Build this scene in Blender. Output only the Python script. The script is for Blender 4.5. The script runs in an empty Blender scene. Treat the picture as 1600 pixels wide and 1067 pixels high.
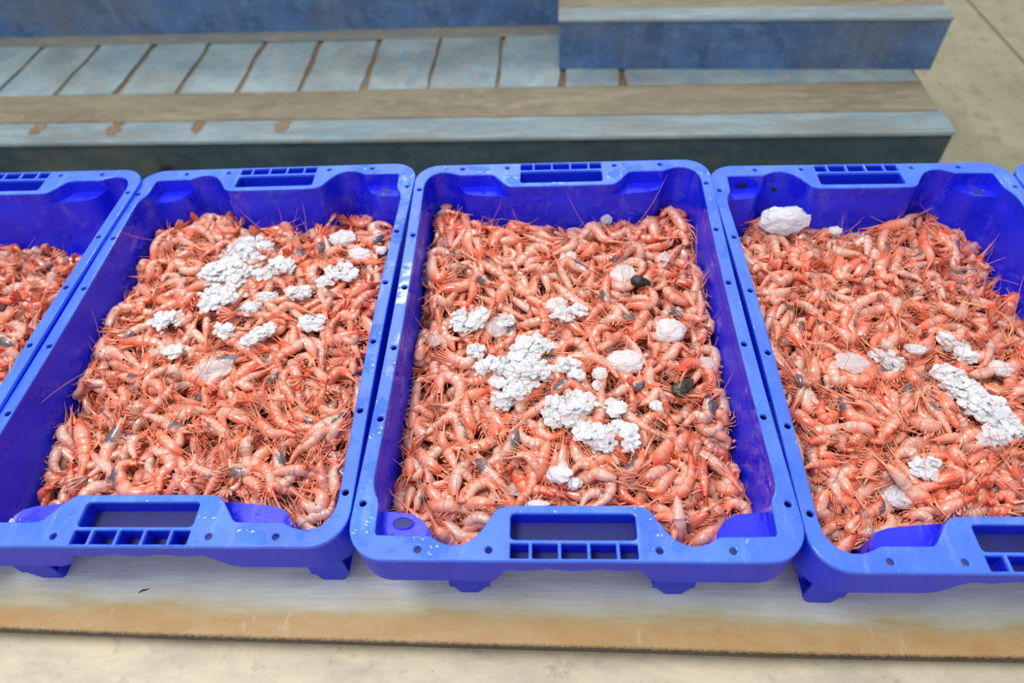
import bpy, bmesh, math, random
import numpy as np
from math import sin, cos, pi, radians
from mathutils import Vector, Matrix, Quaternion

C = bpy.context.scene.collection
SC = bpy.context.scene

# ------------------------------------------------------------------ camera, world, light, exposure
RIM = 0.903                      # height of the middle crate's rim above the floor
H = 0.128                        # height of a crate
cam_d = bpy.data.cameras.new('camera')
cam = bpy.data.objects.new('camera', cam_d); C.objects.link(cam)
cam.location = (-0.01993, -0.51488, RIM + 0.56421)
cam.rotation_euler = (0.70083, 0.047265, 0.025517)
cam_d.sensor_width = 36.0
cam_d.lens = 1069.38 / 1600 * 36
cam_d.clip_start = 0.02
cam_d.dof.use_dof = True
cam_d.dof.focus_distance = 0.72
cam_d.dof.aperture_fstop = 4.0
SC.camera = cam

W = bpy.data.worlds.new('overcast'); SC.world = W; W.use_nodes = True
nt = W.node_tree; nt.nodes.clear()
wo = nt.nodes.new('ShaderNodeOutputWorld'); bg = nt.nodes.new('ShaderNodeBackground')
tc = nt.nodes.new('ShaderNodeTexCoord'); sp = nt.nodes.new('ShaderNodeSeparateXYZ')
rp = nt.nodes.new('ShaderNodeValToRGB')
nt.links.new(tc.outputs['Generated'], sp.inputs[0]); nt.links.new(sp.outputs['Z'], rp.inputs[0])
rp.color_ramp.elements[0].position = 0.0; rp.color_ramp.elements[0].color = (0.30, 0.32, 0.34, 1)
rp.color_ramp.elements[1].position = 1.0; rp.color_ramp.elements[1].color = (1.0, 1.0, 1.0, 1)
nt.links.new(rp.outputs[0], bg.inputs['Color']); bg.inputs['Strength'].default_value = 1.0
nt.links.new(bg.outputs[0], wo.inputs[0])

def area(name, loc, target, size, power, col=(1, 1, 1), sy=None):
    l = bpy.data.lights.new(name, 'AREA'); l.energy = power; l.color = col
    l.shape = 'RECTANGLE'; l.size = size; l.size_y = sy or size
    o = bpy.data.objects.new(name, l); C.objects.link(o); o.location = loc
    o.rotation_euler = (Vector(target) - Vector(loc)).to_track_quat('-Z', 'Y').to_euler()
    return o
area('skylight_lamp', (-1.3, -0.5, 4.2), (0, 0.0, RIM), 1.4, 84, (1.0, 0.99, 0.97), 1.0)
area('rim_glint_lamp', (-0.5, 5.0, 6.4), (0, 0.0, RIM), 2.8, 190, (1.0, 1.0, 1.0), 1.4)  # unseen lamp added for glints on the wet rims and shrimps
SC.view_settings.view_transform = 'Standard'; SC.view_settings.look = 'None'
SC.view_settings.gamma = 1.0; SC.view_settings.use_curve_mapping = False
SC.view_settings.exposure = 0.17

# ------------------------------------------------------------------ helpers
def tag(o, label=None, cat=None, group=None, kind=None):
    if label: o['label'] = label
    if cat: o['category'] = cat
    if group: o['group'] = group
    if kind: o['kind'] = kind
    return o

def link(name, me, mat=None, parent=None, loc=None):
    o = bpy.data.objects.new(name, me); C.objects.link(o)
    if mat is not None and me is not None and len(me.materials) == 0: me.materials.append(mat)
    if parent is not None: o.parent = parent
    if loc is not None: o.location = loc
    return o

def empty(name, loc=(0, 0, 0), rot=(0, 0, 0)):
    o = bpy.data.objects.new(name, None); C.objects.link(o)
    o.location = loc; o.rotation_euler = rot; o.empty_display_size = 0.02
    return o

def mesh(name, verts, faces, smooth=True):
    me = bpy.data.meshes.new(name); me.from_pydata([tuple(v) for v in verts], [], faces); me.update()
    if smooth: me.polygons.foreach_set('use_smooth', [True] * len(me.polygons))
    return me

def bm_mesh(name, bm, smooth=False):
    me = bpy.data.meshes.new(name); bm.normal_update(); bm.to_mesh(me); bm.free()
    if smooth: me.polygons.foreach_set('use_smooth', [True] * len(me.polygons))
    return me

def box(bm, x0, x1, y0, y1, z0, z1):
    v = [bm.verts.new(p) for p in ((x0,y0,z0),(x1,y0,z0),(x1,y1,z0),(x0,y1,z0),(x0,y0,z1),(x1,y0,z1),(x1,y1,z1),(x0,y1,z1))]
    for f in ((0,3,2,1),(4,5,6,7),(0,1,5,4),(1,2,6,5),(2,3,7,6),(3,0,4,7)): bm.faces.new([v[i] for i in f])
    return v

def prism(bm, poly, z0, z1):
    n = len(poly)
    a = [bm.verts.new((x, y, z0)) for x, y in poly]; b = [bm.verts.new((x, y, z1)) for x, y in poly]
    bm.faces.new(a[::-1]); bm.faces.new(b)
    for i in range(n): bm.faces.new((a[i], a[(i+1) % n], b[(i+1) % n], b[i]))

# ------------------------------------------------------------------ materials
class NT:
    def __init__(s, name):
        s.m = bpy.data.materials.new(name); s.m.use_nodes = True; s.t = s.m.node_tree
        s.b = s.t.nodes['Principled BSDF']
    def n(s, t, **k):
        x = s.t.nodes.new(t)
        for a, v in k.items(): setattr(x, a, v)
        return x
    def l(s, a, b): s.t.links.new(a, b)
    def set(s, **k):
        for a, v in k.items():
            i = s.b.inputs[a.replace('_', ' ')]
            if isinstance(v, bpy.types.NodeSocket): s.l(v, i)
            else: i.default_value = v
    def noise(s, scale, detail=4, rough=0.55, vec=None, dist=0.0):
        x = s.n('ShaderNodeTexNoise'); x.inputs['Scale'].default_value = scale; x.inputs['Detail'].default_value = detail
        x.inputs['Roughness'].default_value = rough; x.inputs['Distortion'].default_value = dist
        if vec is not None: s.l(vec, x.inputs['Vector'])
        return x.outputs['Fac']
    def ramp(s, fac, stops, interp='LINEAR'):
        x = s.n('ShaderNodeValToRGB'); cr = x.color_ramp; cr.interpolation = interp
        while len(cr.elements) < len(stops): cr.elements.new(0.5)
        for e, (p, c) in zip(cr.elements, stops):
            e.position = p; e.color = (tuple(c) + (1,)) if hasattr(c, '__len__') else (c, c, c, 1)
        s.l(fac, x.inputs[0]); return x.outputs[0]
    def math(s, op, a, b=None, clamp=False):
        x = s.n('ShaderNodeMath', operation=op, use_clamp=clamp)
        for i, v in enumerate((a, b)):
            if v is None: continue
            if isinstance(v, bpy.types.NodeSocket): s.l(v, x.inputs[i])
            else: x.inputs[i].default_value = v
        return x.outputs[0]
    def mix(s, f, a, b, mode='MIX'):
        x = s.n('ShaderNodeMix', data_type='RGBA', blend_type=mode)
        for i, v in ((0, f), (6, a), (7, b)):
            if isinstance(v, bpy.types.NodeSocket): s.l(v, x.inputs[i])
            elif i == 0: x.inputs[0].default_value = v
            else: x.inputs[i].default_value = tuple(v) + (1,)
        return x.outputs[2]
    def coord(s, k='Object', scale=None, loc=None):
        t = s.n('ShaderNodeTexCoord').outputs[k]
        if scale is None and loc is None: return t
        m = s.n('ShaderNodeMapping'); s.l(t, m.inputs[0])
        if scale: m.inputs['Scale'].default_value = scale
        if loc: m.inputs['Location'].default_value = loc
        return m.outputs[0]
    def bump(s, h, strength, dist):
        x = s.n('ShaderNodeBump'); x.inputs['Strength'].default_value = strength; x.inputs['Distance'].default_value = dist
        s.l(h, x.inputs['Height']); s.l(x.outputs[0], s.b.inputs['Normal'])

def rgb(h):                       # sRGB hex -> linear
    v = [int(h[i:i+2], 16) / 255 for i in (0, 2, 4)]
    return tuple(c / 12.92 if c < 0.04045 else ((c + 0.055) / 1.055) ** 2.4 for c in v)

def mat_crate(name, a, b, scuff, amt, r0, grime=0.6, wetness=True):
    s = NT(name)
    co = s.coord('Object')
    big = s.noise(14, 3, 0.5, co); fine = s.noise(160, 4, 0.6, co)
    base = s.mix(s.ramp(big, [(0.35, 0.0), (0.7, 1.0)]), a, b)
    # pale scuffs dragged down the walls
    sc = s.noise(30, 5, 0.65, s.coord('Object', (2.2, 0.35, 0.8)))
    base = s.mix(s.ramp(sc, [(0.56, 0.0), (0.74, amt)]), base, scuff)
    dirt = s.noise(34, 6, 0.7, s.coord('Object', None, (3.1, 1.7, 0.4)))
    base = s.mix(s.ramp(dirt, [(0.68, 0.0), (0.80, grime)]), base, rgb('141c50'))
    wet = s.noise(26, 4, 0.6, s.coord('Object', None, (0.3, 5.2, 0.0)))
    s.set(Base_Color=base, Specular_IOR_Level=0.5 if wetness else 0.25, Roughness=s.ramp(wet, [(0.50, r0), (0.57, 0.08)]))
    if not wetness: s.b.inputs['Roughness'].default_value = r0; s.t.links.remove(s.b.inputs['Roughness'].links[0])
    drop = s.ramp(s.noise(70, 2, 0.5, co), [(0.56, 0.0), (0.63, 1.0)])
    h = s.math('MULTIPLY', fine, 0.2) if not wetness else s.math('ADD', s.math('MULTIPLY', fine, 0.2), s.math('MULTIPLY', s.math('MULTIPLY', drop, s.ramp(wet, [(0.50, 0.0), (0.58, 1.0)])), 1.0))
    s.bump(h, 0.35, 0.0012)
    return s.m

def mat_simple(name, col, rough=0.5, noise_scale=None, col2=None, bump=0.0, **k):
    s = NT(name); s.set(Roughness=rough, **k)
    if noise_scale:
        n = s.noise(noise_scale, 5, 0.6, s.coord('Object'))
        s.set(Base_Color=s.mix(s.ramp(n, [(0.35, 0.0), (0.65, 1.0)]), col, col2))
        if bump: s.bump(n, bump, 0.002)
    else: s.set(Base_Color=tuple(col) + (1,))
    return s.m

def mat_board():
    s = NT('worn_white_board'); co = s.coord('Object')
    y = s.n('ShaderNodeAttribute', attribute_name='edge_distance').outputs['Fac']   # metres in from the worn front edge
    wob = s.noise(9, 6, 0.65, s.coord('Object', (1.0, 5.0, 1.0)))
    yy = s.math('ADD', y, s.math('MULTIPLY', s.math('SUBTRACT', wob, 0.5), 0.042))
    grain = s.noise(60, 5, 0.6, s.coord('Object', (0.35, 6.0, 1.0)))
    white = s.mix(s.ramp(grain, [(0.3, 0.0), (0.7, 1.0)]), rgb('bcc0c6'), rgb('d4d7da'))
    dirt = s.noise(18, 6, 0.7, s.coord('Object', (0.6, 3.0, 1.0), (2, 7, 0)))
    white = s.mix(s.ramp(dirt, [(0.55, 0.0), (0.75, 0.55)]), white, rgb('b0a98c'))
    tan = s.mix(s.ramp(s.noise(14, 6, 0.7, s.coord('Object', (1.2, 3.0, 1.0))), [(0.3, 0.0), (0.7, 1.0)]), rgb('a8804a'), rgb('b4986a'))
    scr = s.ramp(s.noise(45, 5, 0.7, s.coord('Object', (1.6, 0.5, 1.0), (5, 3, 1))), [(0.60, 0.0), (0.70, 0.55)])
    tan = s.mix(scr, tan, rgb('c2b098'))
    yel = rgb('a9a27c')
    c1 = s.mix(s.ramp(yy, [(0.020, 0.0), (0.034, 1.0)]), tan, yel)
    c2 = s.mix(s.ramp(yy, [(0.028, 0.0), (0.055, 1.0)]), c1, white)
    edge = s.math('ADD', y, s.math('MULTIPLY', s.math('SUBTRACT', s.noise(260, 4, 0.7, co), 0.5), 0.006))
    c3 = s.mix(s.ramp(edge, [(0.0004, 0.0), (0.0018, 1.0)]), rgb('22160f'), c2)
    s.set(Base_Color=c3, Roughness=0.55)
    s.bump(grain, 0.25, 0.0006)
    return s.m

def mat_ledge():
    s = NT('weathered_cream_ledge'); co = s.coord('Object')
    n1 = s.noise(7, 8, 0.7, s.coord('Object', (0.7, 1.6, 1)), 0.3); n2 = s.noise(30, 6, 0.7, co)
    c = s.mix(s.ramp(n1, [(0.34, 0.0), (0.62, 1.0)]), rgb('a39c90'), rgb('d2c7ac'))
    c = s.mix(s.ramp(n2, [(0.56, 0.0), (0.72, 0.7)]), c, rgb('857d70'))
    sp = s.noise(90, 3, 0.6, co)
    c = s.mix(s.ramp(sp, [(0.72, 0.0), (0.76, 0.8)]), c, rgb('584838'))
    s.set(Base_Color=c, Roughness=0.6); s.bump(n2, 0.4, 0.002)
    return s.m

def mat_paint(name, a, b, worn, scale=(1, 1, 1), amount=0.6, rough=0.6, streak=None):
    s = NT(name); co = s.coord('Object', scale)
    n1 = s.noise(5.5, 8, 0.66, co, 0.4); n2 = s.noise(20, 7, 0.72, s.coord('Object', scale, (3, 1, 7)))
    c = s.mix(s.ramp(n1, [(0.36, 0.0), (0.62, 1.0)]), a, b)
    c = s.mix(s.ramp(n2, [(0.50, 0.0), (0.64, amount)]), c, worn)
    n4 = s.noise(2.3, 6, 0.6, s.coord('Object', scale, (9, 4, 2)))
    c = s.mix(s.ramp(n4, [(0.50, 0.0), (0.66, 0.45)]), c, rgb('6a6452'))
    if streak:
        n3 = s.noise(9, 5, 0.6, s.coord('Object', (2.5, 1, 0.25), (1, 2, 3)))
        c = s.mix(s.ramp(n3, [(0.5, 0.0), (0.75, 0.5)]), c, streak)
    s.set(Base_Color=c, Roughness=rough); s.bump(n2, 0.3, 0.004)
    return s.m

M_CRATE = mat_crate('blue_plastic', rgb('141cd2'), rgb('1c28e0'), rgb('6f6ad0'), 0.35, 0.42)
M_RIM = mat_crate('skylit_blue_rim', rgb('3660ea'), rgb('4676f4'), rgb('7f9cf0'), 0.45, 0.42)  # paler than the walls: sky light on the rim put into its colour
M_SKIRT = mat_crate('blue_apron', rgb('1028d0'), rgb('142cda'), rgb('3050e0'), 0.12, 0.42, 0.2, False)
M_SLOT = mat_simple('recess_shade_blue', rgb('12195c'), 0.6, 40, rgb('172070'))  # shade of the deep recesses put into the colour
M_BOARD = mat_board()
M_LEDGE = mat_ledge()
M_RISER = mat_paint('blue_painted_concrete', rgb('36557f'), rgb('4f70a0'), rgb('6385ac'), (1.2, 1, 1.6), 0.6, 0.6, rgb('6885a6'))
M_DARK = mat_paint('grimy_blue_green_concrete', rgb('27404f'), rgb('36525f'), rgb('4a6060'), (1, 1, 2), 0.5, 0.6, rgb('23333c'))
M_TREAD = mat_paint('faded_blue_tread', rgb('8a9da0'), rgb('6c8492'), rgb('958f7a'), (1.6, 1.6, 1), 0.75)
M_NOSE = mat_paint('pale_blue_nosing', rgb('627a88'), rgb('809298'), rgb('736d5a'), (0.9, 5, 5), 0.9)
M_BEIGE = mat_paint('sandy_strip', rgb('7f765e'), rgb('665b48'), rgb('8a836f'), (0.8, 3, 1), 0.7)
M_RUST = mat_paint('rusty_joint', rgb('6b4a28'), rgb('6d6450'), rgb('87795f'), (2, 2, 1), 0.7)
M_GRIME = mat_paint('grey_grime', rgb('6f6e62'), rgb('5f6668'), rgb('827c6a'), (0.8, 2, 1), 0.7)
M_FLOOR = mat_paint('grey_green_floor', rgb('878468'), rgb('949076'), rgb('776c54'), (0.9, 0.6, 1), 0.75)

# ------------------------------------------------------------------ the place: floor, steps, ledge, board
def board_z(x):                  # sagging sheet: height relative to the middle crate's feet
    k = [(-1.25, -0.004, 0.0), (-0.791, -0.0023, 0.0013), (-0.3992, -0.0059, 0.0086), (0.0, 0.0, 0.0), (0.399, -0.0115, -0.0160), (0.75, -0.0165, -0.010), (1.25, -0.018, 0)]
    for (x0, z0, m0), (x1, z1, m1) in zip(k, k[1:]):
        if x <= x1 or x1 == 1.25:
            d = x1 - x0; t = min(max((x - x0) / d, 0), 1)
            return z0*(2*t**3-3*t*t+1) + m0*d*(t**3-2*t*t+t) + z1*(-2*t**3+3*t*t) + m1*d*(t**3-t*t)

def edge_y(x):
    return float(np.interp(x, [-1.2, -0.576, -0.31, -0.058, 0.183, 0.414, 1.2], [-0.283, -0.3038, -0.3101, -0.3155, -0.3185, -0.3180, -0.310]))

floor_y0, floor_y1 = -2.5, 6.0
bm = bmesh.new(); box(bm, -5, 1.888, floor_y0, floor_y1, -0.1, 0); fl = link('floor', bm_mesh('floor', bm), M_FLOOR); tag(fl, 'grey green stained concrete floor beside the blue steps', None, None, 'structure')
bm = bmesh.new(); box(bm, 1.900, 5, floor_y0, floor_y1, -0.1, 0); tag(link('slab', bm_mesh('slab', bm), M_FLOOR, fl))
bm = bmesh.new(); box(bm, 1.888, 1.900, floor_y0, floor_y1, -0.1, -0.008)
link('joint', bm_mesh('joint', bm), mat_simple('mossy_joint', rgb('4d4c34'), 0.8, 20, rgb('5f5a40')), fl)

# stepped terrace behind the crates
st = empty('concrete_steps', (0, 1.04, 0), (0, 0, radians(-1.45)))
tag(st, 'blue painted concrete steps with jointed tread behind the crates', 'steps')
TZ = RIM - 0.450
def part(name, f, m, parent=st, bev=0.0):
    b = bmesh.new(); f(b)
    if bev: bmesh.ops.bevel(b, geom=b.edges[:], offset=bev, segments=2, affect='EDGES', profile=0.6)
    return link(name, bm_mesh(name, b), m, parent)
X0, X1 = -3.2, 1.0
part('step_face', lambda b: box(b, X0, X1 + 0.0, 0.0, 0.60, 0.0, TZ - 0.011), M_DARK)
def prism_x(b, x0, x1, prof):
    n = len(prof)
    p = [b.verts.new((x0, y, z)) for y, z in prof]; q = [b.verts.new((x1, y, z)) for y, z in prof]
    b.faces.new(p); b.faces.new(q[::-1])
    for i in range(n): b.faces.new((p[i], q[i], q[(i+1) % n], p[(i+1) % n]))
part('nosing', lambda b: prism_x(b, X0, X1, [(-0.006, TZ - 0.012), (0.10, TZ - 0.012), (0.10, TZ - 0.001), (0.012, TZ - 0.001), (-0.003, TZ - 0.005)]), M_NOSE)
part('sandy_strip', lambda b: box(b, X0, X1 - 0.012, 0.088, 0.232, TZ - 0.03, TZ + 0.0015), M_BEIGE)
part('tread_bed', lambda b: box(b, X0, X1 - 0.004, 0.06, 0.62, TZ - 0.03, TZ - 0.006), M_RUST)
jx = [-3.0, -2.81, -2.62, -2.43, -2.24, -2.05, -1.86, -1.665, -1.478, -1.29, -1.105, -0.925, -0.742, -0.549, -0.360, -0.162, 0.022, 0.19, 0.985]
r = random.Random(4)
for i, (a, b_) in enumerate(zip(jx, jx[1:])):
    z = TZ + r.uniform(-0.002, 0.002)
    g0, g1 = r.uniform(0.004, 0.011), r.uniform(0.004, 0.011)
    if i == 17: g1 = 0
    def slab(b, a=a, b_=b_, z=z, g0=g0, g1=g1):
        
        J = lambda: r.uniform(-.005, .005)
        ys = [0.236, 0.30, 0.36, 0.42, 0.48, 0.53, 0.575]
        prism(b, [(b_ - g1 + J(), y) for y in ys] + [(a + g0 + J(), y) for y in ys[::-1]], TZ - 0.02, z)
    p = part('panel', slab, M_TREAD, st, 0.003)
part('riser', lambda b: box(b, X0, 0.02, 0.575, 1.2, TZ - 0.02, TZ + 0.42), M_RISER)
part('skirting', lambda b: prism_x(b, X0, 0.02, [(0.535, TZ + 0.001), (0.58, TZ + 0.001), (0.58, TZ + 0.016), (0.565, TZ + 0.013)]), M_GRIME)
def skew(b, f0):                 # the upper block stands a little askew on the tread
    for v in b.verts:
        if v.co.y < 0.6: v.co.y -= 0.038 * (v.co.x - 0.01)
def askew(f): return lambda b: (f(b), skew(b, 0))
part('upper_block', askew(lambda b: box(b, 0.012, 1.035, 0.330, 1.2, TZ, TZ + 0.140)), M_RISER)
part('upper_nosing', askew(lambda b: prism_x(b, 0.010, 1.037, [(0.327, TZ + 0.138), (0.41, TZ + 0.138), (0.41, TZ + 0.148), (0.340, TZ + 0.148), (0.329, TZ + 0.144)])), M_NOSE)
part('upper_tread', askew(lambda b: box(b, 0.010, 1.037, 0.392, 1.2, TZ + 0.13, TZ + 0.1485)), M_BEIGE)
part('drain_pipe', lambda b: bmesh.ops.create_cone(b, cap_ends=True, segments=24, radius1=0.022, radius2=0.022, depth=0.04, matrix=Matrix.Translation((-1.085, -0.012, RIM - 0.556)) @ Matrix.Rotation(radians(90), 4, 'X')), mat_simple('black_rubber', rgb('0b0a09'), 0.7, 60, rgb('1c150e')))

for sx_, sy_, q in ((-1.436, 1.185, 1.0), (-1.210, 1.18, 1.1), (-0.973, 1.172, 0.9), (-0.736, 1.168, 1.0)):
    def stain(b, q=q, sx_=sx_, sy_=sy_):
        rr = random.Random(int(sx_ * 1000)); n = 20
        x_, y_ = sx_ * cos(radians(1.45)) - (sy_ - 1.04) * sin(radians(1.45)), (sy_ - 1.04) + sx_ * sin(radians(1.45)) + 0.0
        y_ = 0.062
        b.faces.new([b.verts.new((x_ + 0.022 * q * rr.uniform(.6, 1.2) * cos(2 * pi * k / n), y_ + 0.040 * q * rr.uniform(.7, 1.15) * sin(2 * pi * k / n), TZ - 0.0003)) for k in range(n)])
    part('rust_stain', stain, M_RUST)

# ledge under the board
bm = bmesh.new(); box(bm, -2.2, 2.2, -0.62, 0.42, 0.0, RIM - H - 0.040)
lg = link('market_counter', bm_mesh('market_counter', bm), M_LEDGE)
tag(lg, 'weathered cream concrete counter under the white board', 'counter')
# white board, worn tan along its front edge
nx, ny = 120, 14
vs, fs = [], []
T = 0.010
for i in range(nx + 1):
    x = -1.2 + 2.4 * i / nx; z = RIM - H + board_z(x); e = edge_y(x)
    for j in range(ny + 1):
        t = (j / ny) ** 1.6
        vs.append((x, e + (0.36 - e) * t, z))
nb = len(vs)
vs += [(x, y, z - T) for x, y, z in vs]
for i in range(nx):
    for j in range(ny):
        a = i * (ny + 1) + j; b = a + ny + 1
        fs.append((a, b, b + 1, a + 1)); fs.append((nb + a, nb + a + 1, nb + b + 1, nb + b))
    a = i * (ny + 1); b = a + ny + 1
    fs.append((a, nb + a, nb + b, b)); fs.append((a + ny, b + ny, nb + b + ny, nb + a + ny))
EY = -0.3155
bo = link('board', mesh('board', [(x, y - EY, z - (RIM - H)) for x, y, z in vs], fs, False), M_BOARD, None, (0, EY, RIM - H))
at = bo.data.attributes.new('edge_distance', 'FLOAT', 'POINT')
at.data.foreach_set('value', [y - edge_y(x) for x, y, z in vs])
tag(bo, 'long white board with tan worn front edge under the blue crates', 'board')

# ------------------------------------------------------------------ crates
def half_A():      # one half of the end with the shelf beside the grip: (x, y) at the rim, (x, y) below the shelf
    u = [(0.1845,0.222),(0.1846,0.236),(0.1835,0.246),(0.180,0.2555),(0.1735,0.2625),(0.165,0.266),(0.156,0.2663),(0.149,0.2645),(0.143,0.262),
         (0.139,0.260),(0.136,0.2595),(0.128,0.2595),(0.115,0.2595),(0.100,0.2595),(0.0935,0.2590),(0.0895,0.2560),(0.085,0.2500),(0.0775,0.240),(0.0725,0.2345),(0.067,0.2322),(0.060,0.2318),(0.03,0.2316)]
    lo = {9:(0.1395,0.256),10:(0.1375,0.2500),11:(0.1300,0.2400),12:(0.118,0.2362),13:(0.102,0.2345),14:(0.0945,0.2338),15:(0.0905,0.2334),16:(0.0855,0.2330),17:(0.0785,0.2326),18:(0.0735,0.2322)}
    return [(p, lo.get(i, p), i in lo and i > 9) for i, p in enumerate(u)]
def half_B():      # one half of the end with the pocket beside the grip and the shelf in the corner
    u = [(0.1845,0.200),(0.1835,0.2105),(0.1805,0.2195),(0.1775,0.2245),(0.1758,0.230),(0.1753,0.236),(0.1750,0.248),(0.1745,0.2575),(0.1725,0.2600),(0.160,0.2604),(0.146,0.2606),(0.135,0.2606),(0.1285,0.2606),(0.1255,0.2610),
         (0.122,0.2628),(0.1175,0.2655),(0.110,0.2685),(0.1015,0.2690),(0.094,0.2672),(0.0865,0.2625),(0.0805,0.2555),(0.0745,0.2465),(0.070,0.2385),(0.0655,0.2340),(0.058,0.2320),(0.03,0.2316)]
    lo = {4:(0.1772,0.2285),5:(0.1766,0.2300),6:(0.1752,0.2305),7:(0.171,0.2310),8:(0.164,0.2316),9:(0.155,0.2322),10:(0.146,0.2335),11:(0.1365,0.2395),12:(0.130,0.2490),13:(0.1268,0.2575)}
    return [(p, lo.get(i, p), i in lo and 4 < i < 13) for i, p in enumerate(u)]
BOW, SL = 0.0034, 0.2300
def bowed(x, y): return x - math.copysign(BOW * max(0.0, 1 - (y / SL) ** 2), x)
def contour():
    A = half_A(); B = half_B(); ring = []
    ys = [-0.16, -0.11, -0.06, 0.0, 0.06, 0.11, 0.17]
    side = [((0.1845, y), (0.1845, y), False) for y in ys]
    right = side + A
    ring += right + [((-a[0], a[1]), (-b[0], b[1]), f) for a, b, f in A[::-1]]
    ring += [((-a[0], a[1]), (-b[0], b[1]), f) for a, b, f in side[::-1]]
    fb = [((a[0], -a[1]), (b[0], -b[1]), f) for a, b, f in B]
    ring += [((-a[0], a[1]), (-b[0], b[1]), f) for a, b, f in fb] + fb[::-1]
    return [((bowed(*a), a[1]), (bowed(*b), b[1]), f) for a, b, f in ring]
RING = contour()
def outer_ring(hx=0.1985, hy=0.2830, r=0.034, n=9):
    pts = []
    for cx, cy, a0 in ((hx - r, hy - r, 0), (-hx + r, hy - r, 90), (-hx + r, -hy + r, 180), (hx - r, -hy + r, 270)):
        for k in range(n): 
            a = radians(a0 + 90 * k / (n - 1)); pts.append((cx + r * cos(a), cy + r * sin(a)))
        ex = {0: [(x, hy) for x in (0.12, 0.09, 0.08, 0.0745, 0.070, 0.066, 0.061, 0.0565, 0.045, 0.0335, 0.0225, 0.011, 0.0, -0.011, -0.0225, -0.0335, -0.045, -0.0565, -0.061, -0.066, -0.070, -0.0745, -0.08, -0.09, -0.12)],
              90: [(-hx, y) for y in (0.2, 0.15, 0.1, 0.05, 0, -0.05, -0.1, -0.15, -0.2)]}
        if a0 in ex: pts += ex[a0]
        if a0 == 180: pts += [(-x, -y) for x, y in ex[0]]
        if a0 == 270: pts += [(-x, -y) for x, y in ex[90]]
    return [(bowed(x, y) if abs(y) < SL else x, y) for x, y in pts]
OUT = outer_ring()

def poly_curve(loops, z, ext, bev, offs):
    cu = bpy.data.curves.new('rim_outline', 'CURVE'); cu.dimensions = '2D'; cu.fill_mode = 'BOTH'
    cu.extrude = ext; cu.bevel_depth = bev; cu.bevel_resolution = 2; cu.offset = offs
    for lp in loops:
        s = cu.splines.new('POLY'); s.points.add(len(lp) - 1); s.use_cyclic_u = True
        for p, q in zip(s.points, lp): p.co = (q[0], q[1], z, 1)
    o = bpy.data.objects.new('rim_outline', cu); C.objects.link(o)
    dg = bpy.context.evaluated_depsgraph_get()
    me = bpy.data.meshes.new_from_object(o.evaluated_get(dg)); bpy.data.objects.remove(o); bpy.data.curves.remove(cu)
    return me
def rrect(x0, x1, y0, y1, r, n=4):
    pts = []
    for cx, cy, a0 in ((x1 - r, y1 - r, 0), (x0 + r, y1 - r, 90), (x0 + r, y0 + r, 180), (x1 - r, y0 + r, 270)):
        pts += [(cx + r * cos(radians(a0 + 90 * k / n)), cy + r * sin(radians(a0 + 90 * k / n))) for k in range(n + 1)]
    return pts
CELLX = [(-0.0545, -0.0385), (-0.0355, -0.0135), (-0.0105, 0.0115), (0.0145, 0.0365), (0.0395, 0.0550)]
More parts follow.
